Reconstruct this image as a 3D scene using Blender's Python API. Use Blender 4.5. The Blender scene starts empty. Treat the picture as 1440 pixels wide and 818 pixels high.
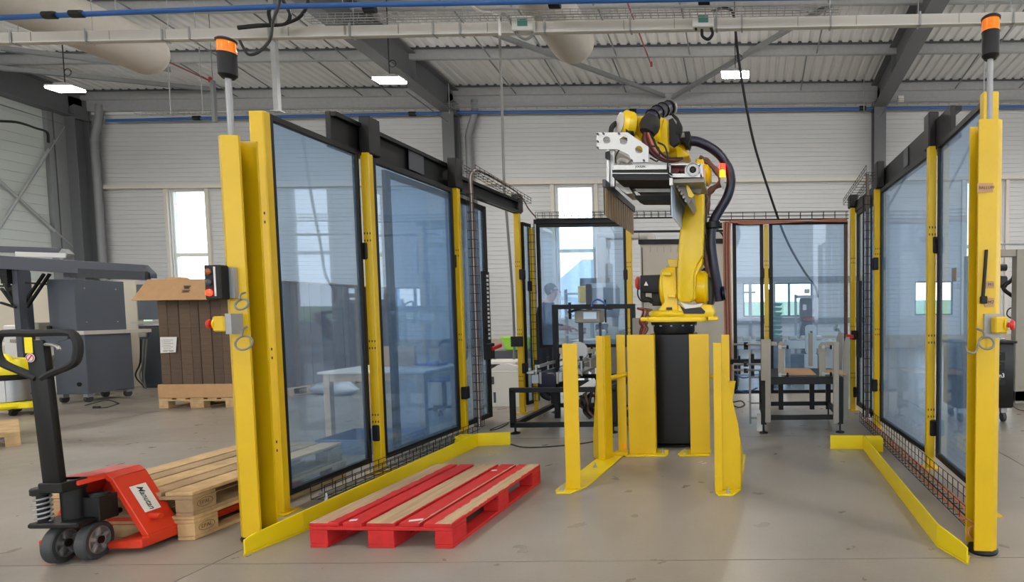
import bpy, bmesh, math, random
from mathutils import Vector, Matrix
random.seed(7)
C = bpy.context.scene.collection
SC = bpy.context.scene
PI = math.pi

# ---------------------------------------------------------------- camera
CAM_F, CAM_CX, CAM_CY, CAM_H = 790.0, 1048.4, 477.3, 1.38
CAM_P, CAM_R, CAM_Y = 0.0517, -0.0101, -0.004


def cam_rows():
    A = Matrix(((1, 0, 0), (0, 0, -1), (0, 1, 0)))
    c, s = math.cos(CAM_Y), math.sin(CAM_Y)
    Yw = Matrix(((c, -s, 0), (s, c, 0), (0, 0, 1)))
    c, s = math.cos(CAM_P), math.sin(CAM_P)
    Pt = Matrix(((1, 0, 0), (0, c, -s), (0, s, c)))
    c, s = math.cos(CAM_R), math.sin(CAM_R)
    Rl = Matrix(((c, -s, 0), (s, c, 0), (0, 0, 1)))
    return Rl @ Pt @ A @ Yw


CM = cam_rows()
cd = bpy.data.cameras.new('camera')
cam = bpy.data.objects.new('camera', cd)
C.objects.link(cam)
mw = Matrix((CM[0], -CM[1], -CM[2])).transposed().to_4x4()
mw.translation = (0, 0, CAM_H)
cam.matrix_world = mw
cd.sensor_fit = 'HORIZONTAL'
cd.sensor_width = 36.0
cd.lens = CAM_F * 36.0 / 1440
cd.shift_x = -(CAM_CX - 720) / 1440
cd.shift_y = (CAM_CY - 409) / 1440
cd.clip_end = 500
SC.camera = cam

# ---------------------------------------------------------------- sky, exposure
w = bpy.data.worlds.new('sky')
SC.world = w
w.use_nodes = True
nt = w.node_tree
bg = nt.nodes['Background']
bg.inputs[0].default_value = (0.86, 0.92, 1.0, 1)
bg.inputs[1].default_value = 5.0
SC.view_settings.view_transform = 'Standard'
SC.view_settings.look = 'None'
SC.view_settings.gamma = 1
SC.view_settings.use_curve_mapping = False
SC.view_settings.exposure = 0.0
LAMP = 200.0          # emission of the hall lamps' diffusers
SC.cycles.max_bounces = 12
SC.cycles.transparent_max_bounces = 24
SC.cycles.diffuse_bounces = 5
SC.cycles.glossy_bounces = 4
SC.cycles.transmission_bounces = 6
SC.cycles.caustics_reflective = False
SC.cycles.caustics_refractive = False
SC.cycles.sample_clamp_indirect = 4


# ---------------------------------------------------------------- survey helpers: a pixel of the photo and a known depth give a place
def ray(x, y):
    d = Vector(((x - CAM_CX) / CAM_F, (y - CAM_CY) / CAM_F, 1))
    return CM.transposed() @ d


def at(x, y, Y):
    d = ray(x, y)
    return Vector((0, 0, CAM_H)) + d * (Y / d.y)


def gp(x, y, z=0.0):
    d = ray(x, y)
    return Vector((0, 0, CAM_H)) + d * ((z - CAM_H) / d.z)


def ax(x, y, X):
    d = ray(x, y)
    return Vector((0, 0, CAM_H)) + d * (X / d.x)


# ---------------------------------------------------------------- materials
MATS = {}


def lin(c):
    return tuple((v / 255 / 12.92 if v <= 10 else ((v / 255 + .055) / 1.055) ** 2.4) for v in c)


def mat(name, col, rough=.5, metal=0., var=.0, scale=6., bump=0., emit=0., rvar=0., stretch=None, spec=.5):
    """col in display 0-255; var = noise variation of value."""
    m = bpy.data.materials.new(name)
    m.use_nodes = True
    n = m.node_tree.nodes
    l = m.node_tree.links
    b = n['Principled BSDF']
    c = lin(col)
    b.inputs['Base Color'].default_value = (*c, 1)
    b.inputs['Roughness'].default_value = rough
    b.inputs['Metallic'].default_value = metal
    b.inputs['Specular IOR Level'].default_value = spec
    if var or bump or rvar:
        tc = n.new('ShaderNodeTexCoord')
        mp = n.new('ShaderNodeMapping')
        l.new(tc.outputs['Object'], mp.inputs[0])
        if stretch:
            mp.inputs['Scale'].default_value = stretch
        t = n.new('ShaderNodeTexNoise')
        t.inputs['Scale'].default_value = scale
        t.inputs['Detail'].default_value = 6
        t.inputs['Roughness'].default_value = .6
        l.new(mp.outputs[0], t.inputs['Vector'])
        if var:
            r = n.new('ShaderNodeValToRGB')
            r.color_ramp.elements[0].position = .3
            r.color_ramp.elements[1].position = .7
            r.color_ramp.elements[0].color = (*[x * (1 - var) for x in c], 1)
            r.color_ramp.elements[1].color = (*[min(1, x * (1 + var * .7)) for x in c], 1)
            l.new(t.outputs['Fac'], r.inputs[0])
            l.new(r.outputs[0], b.inputs['Base Color'])
        if rvar:
            mr = n.new('ShaderNodeMapRange')
            mr.inputs[3].default_value = max(.02, rough - rvar)
            mr.inputs[4].default_value = min(1, rough + rvar)
            l.new(t.outputs['Fac'], mr.inputs[0])
            l.new(mr.outputs[0], b.inputs['Roughness'])
        if bump:
            bp = n.new('ShaderNodeBump')
            bp.inputs['Strength'].default_value = bump
            bp.inputs['Distance'].default_value = .01
            l.new(t.outputs['Fac'], bp.inputs['Height'])
            l.new(bp.outputs[0], b.inputs['Normal'])
    if emit:
        b.inputs['Emission Color'].default_value = (*c, 1)
        b.inputs['Emission Strength'].default_value = emit
    MATS[name] = m
    return m


def glass(name, tint, haze=.06, hazecol=(.35, .5, .75), rough=.02, alpha=1.):
    """thin clear sheet: tinted see-through, a little milky scatter, mirror gloss by fresnel"""
    m = bpy.data.materials.new(name)
    m.use_nodes = True
    n = m.node_tree.nodes
    l = m.node_tree.links
    n.remove(n['Principled BSDF'])
    o = n['Material Output']
    tr = n.new('ShaderNodeBsdfTransparent')
    tr.inputs[0].default_value = (*tint, 1)
    df = n.new('ShaderNodeBsdfTranslucent')
    df.inputs[0].default_value = (*hazecol, 1)
    d2 = n.new('ShaderNodeBsdfDiffuse')
    d2.inputs[0].default_value = (*hazecol, 1)
    mh = n.new('ShaderNodeMixShader')
    mh.inputs[0].default_value = .5
    l.new(df.outputs[0], mh.inputs[1])
    l.new(d2.outputs[0], mh.inputs[2])
    m1 = n.new('ShaderNodeMixShader')
    m1.inputs[0].default_value = haze
    l.new(tr.outputs[0], m1.inputs[1])
    l.new(mh.outputs[0], m1.inputs[2])
    gl = n.new('ShaderNodeBsdfGlossy')
    gl.inputs['Roughness'].default_value = rough
    fr = n.new('ShaderNodeFresnel')
    ge = n.new('ShaderNodeNewGeometry')      # same mirror strength on both faces of the sheet
    io = n.new('ShaderNodeMapRange')
    io.inputs[3].default_value = 1.5
    io.inputs[4].default_value = 1 / 1.5
    l.new(ge.outputs['Backfacing'], io.inputs[0])
    l.new(io.outputs[0], fr.inputs[0])
    m2 = n.new('ShaderNodeMixShader')
    l.new(fr.outputs[0], m2.inputs[0])
    l.new(m1.outputs[0], m2.inputs[1])
    l.new(gl.outputs[0], m2.inputs[2])
    l.new(m2.outputs[0], o.inputs[0])
    MATS[name] = m
    return m


M = MATS
mat('yellow', (215, 177, 8), .38, var=.06, scale=3)
mat('yellow_rail', (228, 202, 6), .4, var=.05, scale=3)
mat('robot_yellow', (238, 200, 8), .3, var=.04, scale=4)
mat('black_metal', (14, 14, 15), .5, spec=.35)
mat('rafter_paint', (96, 98, 101), .5, var=.05)
mat('lens_off', (150, 84, 40), .3)
mat('black_gloss', (9, 9, 10), .3, spec=.35)
mat('black_rubber', (15, 15, 16), .65, var=.15, scale=20)
mat('navy_hose', (18, 16, 44), .3)
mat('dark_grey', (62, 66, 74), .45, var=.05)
mat('cabinet_grey', (84, 90, 100), .5, var=.04)
mat('aluminium', (190, 190, 188), .38, .75, var=.05)
mat('brushed_steel', (170, 166, 158), .35, .9, var=.08, scale=12)
mat('warm_grey', (150, 144, 132), .5, .2, var=.06)
mat('galv_steel', (158, 160, 162), .5, .2, var=.08, scale=8)
mat('steel_paint', (124, 127, 129), .5, var=.05)
mat('white_paint', (225, 224, 220), .5)
mat('off_white', (205, 200, 190), .55, var=.03)
mat('duct_cloth', (186, 181, 173), .8, var=.05, scale=10)
mat('trunk_grey', (203, 200, 194), .5)
mat('beige_panel', (206, 196, 180), .55, var=.02)
mat('cardboard', (186, 146, 104), .85, var=.08, scale=9)
mat('cardboard_dark', (120, 95, 74), .9, var=.12, scale=9, stretch=(1, 1, 14))
mat('wood', (196, 164, 118), .8, var=.25, scale=5, stretch=(2, 2, 2), bump=.15)
mat('wood_grey', (168, 140, 104), .85, var=.28, scale=6, bump=.15)
mat('red_jack', (206, 54, 26), .38, var=.06)
mat('red_plastic', (200, 34, 26), .35)
mat('red_dark', (120, 34, 28), .5)
mat('rubber_grey', (58, 60, 62), .6)
mat('cast_alu', (170, 170, 168), .35, .8, var=.1)
mat('orange_lens', (235, 120, 20), .2, emit=.35)
mat('copper_cable', (178, 112, 84), .5, var=.1, scale=20)
mat('brown_cable', (104, 72, 62), .5, var=.3, scale=25)
mat('grey_cable', (120, 120, 118), .5)
mat('tray_wire', (160, 162, 163), .5, .2)
mat('blue_pipe', (40, 92, 160), .4)
mat('red_pipe', (150, 40, 36), .4)
mat('white_label', (222, 220, 216), .6)
mat('ink', (40, 38, 40), .6)
mat('blue_plastic', (46, 72, 140), .45)
mat('green_plastic', (150, 214, 40), .45)
mat('teal_plastic', (44, 130, 110), .45)
mat('navy_cloth', (24, 28, 44), .85, var=.15, scale=14)
mat('skin', (196, 148, 128), .5)
mat('hair', (88, 74, 66), .8)
mat('table_top', (214, 204, 190), .45)
mat('table_wood', (190, 160, 126), .5)
mat('screen', (60, 110, 100), .2, emit=.25)
mat('screen_light', (170, 190, 205), .2, emit=.4)
mat('led_red', (255, 40, 20), .3, emit=6)
mat('led_orange', (255, 140, 20), .3, emit=5)
mat('vac_yellow', (240, 220, 10), .35)
mat('clear_plastic', (205, 205, 205), .25)
mat('tan_tape', (178, 140, 100), .6)
mat('grass', (82, 108, 56), .9, var=.2, scale=.5)
mat('far_wall', (150, 160, 172), .8)
mat('far_roof', (120, 130, 142), .8)
mat('tree_far', (86, 92, 70), .9, var=.3)
glass('fence_glass', (.81, .91, 1.), .12, (.46, .68, 1.))
glass('window_glass', (.95, .98, 1.), .02, (.8, .9, 1.))
glass('film', (.85, .87, .9), .35, (.8, .85, .9), .15)


# ---------------------------------------------------------------- mesh builder
EACH = {'lifting_lug', 'flange_bracket', 'hose_clamp', 'clamp', 'rod', 'clamp_knob', 'bearing_block', 'side_profile', 'bracket', 'cylinders', 'rung', 'drum_rib', 'fixing_screw', 'hose', 'leg', 'comb_tine', 'carriage_bolt', 'motor_cable', 'arm', 'side_rail', 'column'}
class MB:
    def __init__(s):
        s.v = []
        s.f = []
        s.mi = []
        s.cur = 0

    def _add(s, vs, fs):
        o = len(s.v)
        s.v += [Vector(p) for p in vs]
        s.f += [tuple(i + o for i in f) for f in fs]
        s.mi += [s.cur] * len(fs)
        return s

    def m(s, i):
        s.cur = i
        return s

    def obox(s, c, ux, uy, uz):
        c = Vector(c); ux = Vector(ux); uy = Vector(uy); uz = Vector(uz)
        if ux.cross(uy).dot(uz) < 0:
            ux = -ux
        vs = [c + ux * a + uy * b + uz * d for d in (-1, 1) for b in (-1, 1) for a in (-1, 1)]
        return s._add(vs, [(0, 2, 3, 1), (4, 5, 7, 6), (0, 1, 5, 4), (2, 6, 7, 3), (0, 4, 6, 2), (1, 3, 7, 5)])

    def box(s, x0, x1, y0, y1, z0, z1):
        x0, x1 = min(x0, x1), max(x0, x1); y0, y1 = min(y0, y1), max(y0, y1); z0, z1 = min(z0, z1), max(z0, z1)
        return s.obox(((x0 + x1) / 2, (y0 + y1) / 2, (z0 + z1) / 2), ((x1 - x0) / 2, 0, 0), (0, (y1 - y0) / 2, 0), (0, 0, (z1 - z0) / 2))

    def bar(s, p, q, w, h=None, up=(0, 0, 1)):
        p = Vector(p); q = Vector(q); d = q - p; h = w if h is None else h
        u = Vector(up)
        if abs(d.normalized().dot(u)) > .98:
            u = Vector((0, 1, 0))
        sd = d.cross(u).normalized(); u = sd.cross(d).normalized()
        return s.obox((p + q) / 2, d / 2, sd * (w / 2), u * (h / 2))

    def tube(s, pts, r, n=8, closed=False):
        pts = [Vector(p) for p in pts]
        k = len(pts)
        rs = r if isinstance(r, (list, tuple)) else [r] * k
        vs = []
        nr = None
        for i, p in enumerate(pts):
            if closed:
                t = (pts[(i + 1) % k] - pts[i - 1]).normalized()
            else:
                t = (pts[min(i + 1, k - 1)] - pts[max(i - 1, 0)]).normalized()
            if nr is None:
                a = Vector((0, 0, 1)) if abs(t.z) < .9 else Vector((1, 0, 0))
                nr = (a - t * a.dot(t)).normalized()
            else:
                nr = (nr - t * nr.dot(t)).normalized()
            b = t.cross(nr)
            for j in range(n):
                a = 2 * PI * j / n
                vs.append(p + (nr * math.cos(a) + b * math.sin(a)) * rs[i])
        fs = []
        for i in range(k if closed else k - 1):
            i2 = (i + 1) % k
            for j in range(n):
                j2 = (j + 1) % n
                fs.append((i * n + j, i * n + j2, i2 * n + j2, i2 * n + j))
        if not closed:
            fs.append(tuple(reversed(range(n))))
            fs.append(tuple((k - 1) * n + j for j in range(n)))
        return s._add(vs, fs)

    def cyl(s, p, q, r, n=16, r2=None):
        return s.tube([p, q], [r, r if r2 is None else r2], n)

    def prism(s, poly, o, u, v, t):
        """polygon (a,b) in plane o+u*a+v*b, extruded by vector t"""
        o = Vector(o); u = Vector(u); v = Vector(v); t = Vector(t)
        a = sum(poly[i][0] * poly[(i + 1) % len(poly)][1] - poly[(i + 1) % len(poly)][0] * poly[i][1] for i in range(len(poly)))
        if (a > 0) != (u.cross(v).dot(t) > 0):
            poly = list(reversed(poly))
        k = len(poly)
        vs = [o + u * p[0] + v * p[1] for p in poly]
        vs += [p + t for p in vs]
        fs = [tuple(reversed(range(k))), tuple(range(k, 2 * k))]
        fs += [(i, (i + 1) % k, (i + 1) % k + k, i + k) for i in range(k)]
        return s._add(vs, fs)

    def plate_holes(s, outer, holes, o, u, v, t):
        """flat plate with polygon holes, thickness vector t (bridged through bmesh triangulation)"""
        o = Vector(o); u = Vector(u); v = Vector(v); t = Vector(t)
        bm = bmesh.new()
        es = []
        for poly in [outer] + holes:
            vv = [bm.verts.new(o + u * p[0] + v * p[1]) for p in poly]
            for i in range(len(vv)):
                es.append(bm.edges.new((vv[i], vv[(i + 1) % len(vv)])))
        bmesh.ops.triangle_fill(bm, use_beauty=True, edges=es, normal=t.normalized())
        bm.verts.index_update()
        base = [x.co.copy() for x in bm.verts]
        tri = [tuple(x.index for x in f.verts) for f in bm.faces]
        n = t.normalized()
        tri = [f if (base[f[1]] - base[f[0]]).cross(base[f[2]] - base[f[0]]).dot(n) > 0 else f[::-1] for f in tri]
        bm.free()
        k = len(base)
        vs = base + [p + t for p in base]
        fs = [f[::-1] for f in tri] + [tuple(i + k for i in f) for f in tri]
        off = 0
        for poly in [outer] + holes:
            q = len(poly)
            fs += [(off + i, off + (i + 1) % q, off + (i + 1) % q + k, off + i + k) for i in range(q)]
            off += q
        return s._add(vs, fs)

    def lathe(s, prof, o, axis=(0, 0, 1), n=20):
        o = Vector(o); ax_ = Vector(axis).normalized()
        a = Vector((1, 0, 0)) if abs(ax_.x) < .9 else Vector((0, 1, 0))
        a = (a - ax_ * a.dot(ax_)).normalized(); b = ax_.cross(a)
        vs = []
        for r, z in prof:
            for j in range(n):
                t = 2 * PI * j / n
                vs.append(o + ax_ * z + (a * math.cos(t) + b * math.sin(t)) * max(r, 1e-4))
        k = len(prof)
        fs = [(i * n + j, i * n + (j + 1) % n, (i + 1) * n + (j + 1) % n, (i + 1) * n + j) for i in range(k - 1) for j in range(n)]
        fs.append(tuple(reversed(range(n))))
        fs.append(tuple((k - 1) * n + j for j in range(n)))
        return s._add(vs, fs)

    def loft(s, rings, cap=True):
        n = len(rings[0])
        vs = [p for r in rings for p in r]
        fs = [(i * n + j, i * n + (j + 1) % n, (i + 1) * n + (j + 1) % n, (i + 1) * n + j) for i in range(len(rings) - 1) for j in range(n)]
        if cap:
            fs += [tuple(reversed(range(n))), tuple((len(rings) - 1) * n + j for j in range(n))]
        return s._add(vs, fs)

    def ring(s, prof, o, axis=(0, 0, 1), n=20):
        """closed ring section, open in the middle"""
        k0 = len(s.v); f0 = len(s.f)
        s.lathe(list(prof) + [prof[0]], o, axis, n)
        s.f = s.f[:-2]; s.mi = s.mi[:-2]
        return s

    def islands(s):
        up = list(range(len(s.v)))

        def find(i):
            while up[i] != i:
                up[i] = up[up[i]]; i = up[i]
            return i
        for f in s.f:
            for i in f[1:]:
                up[find(f[0])] = find(i)
        out = {}
        for f, m_ in zip(s.f, s.mi):
            out.setdefault(find(f[0]), []).append((f, m_))
        res = []
        for fs in out.values():
            b = MB(); mp = {}
            for f, m_ in fs:
                for i in f:
                    if i not in mp:
                        mp[i] = len(b.v); b.v.append(s.v[i])
                b.f.append(tuple(mp[i] for i in f)); b.mi.append(m_)
            res.append(b)
        return res

    def build(s, name, m, parent=None, bevel=0, seg=1, ang=35, fix=False, sharp=True):
        if parent is not None and name in EACH:      # countable pieces: one object each
            for b in s.islands():
                o = b.build0(name, m, parent, bevel, seg, ang, fix, sharp)
            return o
        return s.build0(name, m, parent, bevel, seg, ang, fix, sharp)

    def build0(s, name, m, parent=None, bevel=0, seg=1, ang=35, fix=False, sharp=True):
        me = bpy.data.meshes.new(name)
        off = Vector((0, 0, 0))
        inv = None
        if parent is not None:
            inv = wmat(parent).inverted()
            vs = [inv @ p for p in s.v]
        else:
            lo = [min(p[i] for p in s.v) for i in range(3)]; hi = [max(p[i] for p in s.v) for i in range(3)]
            off = Vector(((lo[0] + hi[0]) / 2, (lo[1] + hi[1]) / 2, lo[2]))
            vs = [p - off for p in s.v]
        me.from_pydata(vs, [], s.f)
        mm = m if isinstance(m, (list, tuple)) else [m]
        for x in mm:
            me.materials.append(MATS[x] if isinstance(x, str) else x)
        me.polygons.foreach_set('material_index', s.mi)
        if bevel or fix:
            bm = bmesh.new()
            bm.from_mesh(me)
            if fix:
                bmesh.ops.recalc_face_normals(bm, faces=bm.faces)
            if bevel:
                es = [e for e in bm.edges if len(e.link_faces) == 2 and e.calc_face_angle(0) > math.radians(30)]
                bmesh.ops.bevel(bm, geom=es, offset=bevel, segments=seg, affect='EDGES', profile=.5, clamp_overlap=True)
            bm.to_mesh(me)
            bm.free()
        me.polygons.foreach_set('use_smooth', [True] * len(me.polygons))
        if sharp:
            me.set_sharp_from_angle(angle=math.radians(ang))
        o = bpy.data.objects.new(name, me)
        C.objects.link(o)
        if parent is not None:
            o.parent = parent
        else:
            o.location = off
        return o


def wmat(o):
    m = Matrix.LocRotScale(o.location, o.rotation_euler, o.scale)
    return wmat(o.parent) @ m if o.parent else m


def tag(o, label, cat, group=None, kind=None):
    o['label'] = label
    o['category'] = cat
    if group:
        o['group'] = group
    if kind:
        o['kind'] = kind
    return o


def thing(name, label, cat, loc=(0, 0, 0), rz=0., group=None):
    o = bpy.data.objects.new(name, None)
    C.objects.link(o)
    o.location = loc
    o.rotation_euler = (0, 0, rz)
    o.empty_display_size = .1
    return tag(o, label, cat, group)


def copy_tree(o, parent=None):
    c = o.copy()
    C.objects.link(c)
    if parent is not None:
        c.parent = parent
    for ch in list(o.children):
        copy_tree(ch, c)
    return c


def dup(o, loc, rz=None, label=None, group=None):
    c = copy_tree(o)
    c.location = loc
    if rz is not None:
        c.rotation_euler.z = rz
    if label:
        c['label'] = label
    if group:
        c['group'] = group
    return c


def struct(name, mb, m, parent=None, **k):
    o = mb.build(name, m, parent, **k)
    if parent is None:
        o['kind'] = 'structure'
    return o


def text(s, size, o, u, v, m, parent, depth=.001, shear=0., name='lettering', bold=0.):
    """flat lettering, centred on o, reading along u with v up"""
    cu = bpy.data.curves.new('lettering', 'FONT')
    cu.body = s
    cu.size = size
    cu.shear = shear
    cu.offset = bold
    cu.align_x = 'CENTER'
    cu.align_y = 'CENTER'
    cu.extrude = depth
    cu.resolution_u = 2
    t = bpy.data.objects.new('tmp', cu)
    C.objects.link(t)
    dg = bpy.context.evaluated_depsgraph_get()
    me = bpy.data.meshes.new_from_object(t.evaluated_get(dg))
    bpy.data.objects.remove(t)
    u = Vector(u).normalized(); v = Vector(v).normalized(); n = u.cross(v)
    mx = Matrix((u, v, n)).transposed().to_4x4()
    mx.translation = Vector(o)
    me.transform((wmat(parent).inverted() if parent else Matrix()) @ mx)
    me.materials.clear()
    me.materials.append(MATS[m])
    ob = bpy.data.objects.new(name, me)
    C.objects.link(ob)
    if parent:
        ob.parent = parent
    return ob


def smoothpath(pts, k=6):
    """Catmull-Rom through pts"""
    P = [Vector(p) for p in pts]
    P = [P[0] * 2 - P[1]] + P + [P[-1] * 2 - P[-2]]
    out = []
    for i in range(1, len(P) - 2):
        for j in range(k):
            t = j / k
            a, b, c, d = P[i - 1], P[i], P[i + 1], P[i + 2]
            out.append(.5 * (2 * b + (c - a) * t + (2 * a - 5 * b + 4 * c - d) * t * t + (3 * b - a - 3 * c + d) * t ** 3))
    out.append(P[-2])
    return out


def ngon(r, n, cx=0, cy=0, a0=0):
    return [(cx + r * math.cos(a0 + 2 * PI * i / n), cy + r * math.sin(a0 + 2 * PI * i / n)) for i in range(n)]


def rrect(w, h, r, k=4, cx=0, cy=0):
    out = []
    for sx, sy, a in ((1, 1, 0), (-1, 1, PI / 2), (-1, -1, PI), (1, -1, 1.5 * PI)):
        for i in range(k + 1):
            t = a + PI / 2 * i / k
            out.append((cx + sx * (w / 2 - r) + r * math.cos(t), cy + sy * (h / 2 - r) + r * math.sin(t)))
    return out


def arc_poly(cx, cy, r, a0, a1, n):
    return [(cx + r * math.cos(a0 + (a1 - a0) * i / n), cy + r * math.sin(a0 + (a1 - a0) * i / n)) for i in range(n + 1)]
# ================================================================ THE HALL
WY = 20.0            # back wall
LX, RX, FY = -23.3, 30.0, -14.0


def roofz(y):
    return 9.16 + (20 - y) * .055


# floor ------------------------------------------------------------
fm = bpy.data.materials.new('concrete')
fm.use_nodes = True
n = fm.node_tree.nodes; l = fm.node_tree.links
b = n['Principled BSDF']
tc = n.new('ShaderNodeTexCoord')


def noise(scale, det, src=None, rough=.6):
    t = n.new('ShaderNodeTexNoise')
    t.inputs['Scale'].default_value = scale
    t.inputs['Detail'].default_value = det
    t.inputs['Roughness'].default_value = rough
    l.new(src or tc.outputs['Object'], t.inputs['Vector'])
    return t


def ramp(src, stops):
    r = n.new('ShaderNodeValToRGB')
    while len(r.color_ramp.elements) < len(stops):
        r.color_ramp.elements.new(.5)
    for e, (p, c) in zip(r.color_ramp.elements, stops):
        e.position = p
        e.color = (*c, 1)
    l.new(src, r.inputs[0])
    return r


def mixc(kind, fac, a, b_):
    m = n.new('ShaderNodeMix')
    m.data_type = 'RGBA'
    m.blend_type = kind
    m.inputs[0].default_value = fac
    l.new(a, m.inputs[6])
    l.new(b_, m.inputs[7])
    return m.outputs[2]


n1 = noise(.55, 8)
n2 = noise(5, 4, None, .5)
n3 = noise(60, 3)
c1 = ramp(n1.outputs['Fac'], [(.3, lin((128, 120, 110))), (.48, lin((150, 142, 132))), (.75, lin((162, 154, 144)))])
c2 = ramp(n2.outputs['Fac'], [(.3, (.86, .86, .86)), (.7, (1, 1, 1))])
c3 = ramp(n3.outputs['Fac'], [(.3, (.88, .88, .88)), (.55, (1, 1, 1))])
cc = mixc('MULTIPLY', .4, c1.outputs[0], c2.outputs[0])
cc = mixc('MULTIPLY', .5, cc, c3.outputs[0])
mp = n.new('ShaderNodeMapping')
mp.inputs['Scale'].default_value = (.3, 1.2, 1)
mp.inputs['Rotation'].default_value = (0, 0, .5)
l.new(tc.outputs['Object'], mp.inputs[0])
n4 = noise(1.6, 3, mp.outputs[0], .5)
c4 = ramp(n4.outputs['Fac'], [(.3, (.8, .79, .78)), (.7, (1, 1, 1))])
l.new(cc, b.inputs['Base Color'])
rr = n.new('ShaderNodeMapRange')
rr.inputs[1].default_value = .3
rr.inputs[2].default_value = .7
rr.inputs[3].default_value = .27
rr.inputs[4].default_value = .37
l.new(n2.outputs['Fac'], rr.inputs[0])
l.new(rr.outputs[0], b.inputs['Roughness'])
b.inputs['Specular IOR Level'].default_value = .34
bp = n.new('ShaderNodeBump')
bp.inputs['Strength'].default_value = .012
bp.inputs['Distance'].default_value = .02
l.new(n2.outputs['Fac'], bp.inputs['Height'])
l.new(bp.outputs[0], b.inputs['Normal'])
MATS['concrete'] = fm

# slab laid in bays with recessed saw joints
fl = MB()
xs = [LX, -14.2, -8.6, -3.0, 2.4, 8.0, 14, 20, RX]
ys = [FY, -8, -2.5, 3.05, 6.1, 9.2, 14.6, WY + .3]
g = .004
for i in range(len(xs) - 1):
    for j in range(len(ys) - 1):
        fl.box(xs[i] + g, xs[i + 1] - g, ys[j] + g, ys[j + 1] - g, -.1, 0)
fl.m(1).box(LX - .5, RX + .5, FY - .5, WY + .3, -.2, -.006)
struct('floor', fl, ['concrete', 'dark_grey'])

# walls ------------------------------------------------------------
mat('cladding', (196, 197, 198), .5, var=.02, scale=2)
mat('cladding_side', (190, 196, 192), .5, var=.02, scale=2)
mat('plinth', (176, 164, 148), .8, var=.06)
mat('roof_sheet', (226, 227, 227), .45, var=.03, scale=3)
mat('roof_shade', (196, 194, 188), .5)


def clad(mb, a0, a1, z0, z1, put, per=.155, d=.018):
    """ribbed horizontal cladding between a0..a1, z0..z1; put(a, depth, z) places a profile point"""
    prof = []
    z = z0
    while z < z1 - .02:
        zt = min(z + per, z1)
        prof += [(0, z), (0, max(z, zt - .03))]
        if zt - z > .04:
            prof += [(d, zt - .022), (d, zt - .008)]
        z = zt
    prof.append((0, z1))
    vs = [put(a, q, zz) for a in (a0, a1) for q, zz in prof]
    k = len(prof)
    mb._add(vs, [(i, i + 1, k + i + 1, k + i) for i in range(k - 1)])


wins = [(-20.35, -19.1, 1.15, 5.82), (-22.25, -21.25, 1.15, 2.35), (-6.7, -5.42, 1.15, 5.82), (-.15, 2.3, 1.15, 2.35), (5.95, 7.3, 1.15, 2.35), (7.75, 9.02, 1.15, 5.82),
        (14.0, 15.3, 1.15, 5.82), (21, 22.3, 1.15, 5.82)]
bw = MB()
pb = lambda a, q, z: (a, WY + q, z)
clad(bw, LX, RX, 5.82, 9.3, pb)
for k, (zz0, zz1) in enumerate(((1.15, 2.35), (2.35, 5.82), (.46, 1.15))):
    cuts = sorted([(x0, x1) for x0, x1, z0, z1 in wins if z0 <= zz0 + .01 and z1 >= zz1 - .01])
    x = LX
    for x0, x1 in cuts + [(RX, RX)]:
        clad(bw, x, x0, zz0, zz1, pb)
        x = x1
bw.m(1).box(LX, RX, WY - .06, WY + .1, 0, .46)
for x0, x1, z0, z1 in wins:       # reveals
    bw.m(0)
    bw.box(x0 - .03, x0, WY - .01, WY + .22, z0, z1)
    bw.box(x1, x1 + .03, WY - .01, WY + .22, z0, z1)
    bw.box(x0 - .03, x1 + .03, WY - .01, WY + .22, z1, z1 + .03)
    bw.box(x0 - .03, x1 + .03, WY - .03, WY + .22, z0 - .03, z0)
struct('wall_back', bw, ['cladding', 'plinth'], sharp=True)

lw = MB()
clad(lw, WY, FY, .46, 10.5, lambda a, q, z: (LX - q, a, z), .31)
lw.m(1).box(LX - .1, LX + .06, FY, WY, 0, .46)
struct('wall_left', lw, ['cladding_side', 'plinth'])
rw = MB()
rw.box(RX, RX + .2, FY, WY, 0, 1.2)
rw.box(RX, RX + .2, FY, WY, 6.2, 11.2)
for yy in (-14, -6, 2, 10, 18):
    rw.box(RX, RX + .2, yy, yy + 2.0, 1.2, 6.2)
struct('wall_right', rw, 'cladding')
fw = MB()
fw.box(LX, RX, FY - .2, FY, 0, .8)
fw.box(LX, RX, FY - .2, FY, 6.5, 11.4)
for xx in (-23.3, -15, -7, 1, 9, 17, 26):
    fw.box(xx, xx + 2.5, FY - .2, FY, .8, 6.5)
struct('wall_front', fw, 'cladding')

for i, (x0, x1, z0, z1) in enumerate(wins):
    f_ = MB()
    y0, y1 = WY + .06, WY + .13
    e = .045
    f_.box(x0, x0 + e, y0, y1, z0, z1); f_.box(x1 - e, x1, y0, y1, z0, z1)
    f_.box(x0 + e, x1 - e, y0, y1, z0, z0 + e); f_.box(x0 + e, x1 - e, y0, y1, z1 - e, z1)
    if z1 > 4:
        f_.box(x0 + e, x1 - e, y0, y1, 3.5, 3.62)
    else:
        for q in range(1, int((x1 - x0) / .9) + 1):
            xm = x0 + q * (x1 - x0) / (int((x1 - x0) / .9) + 1)
            f_.box(xm - .04, xm + .04, y0, y1, z0 + e, z1 - e)
    wo = struct('window_%d' % (i + 1), f_, 'white_paint' if z1 > 4 else 'dark_grey')
    p_ = MB(); p_.box(x0 + e, x1 - e, WY + .09, WY + .1, z0 + e, z1 - e)
    p_.build('pane', 'window_glass', wo)

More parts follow.
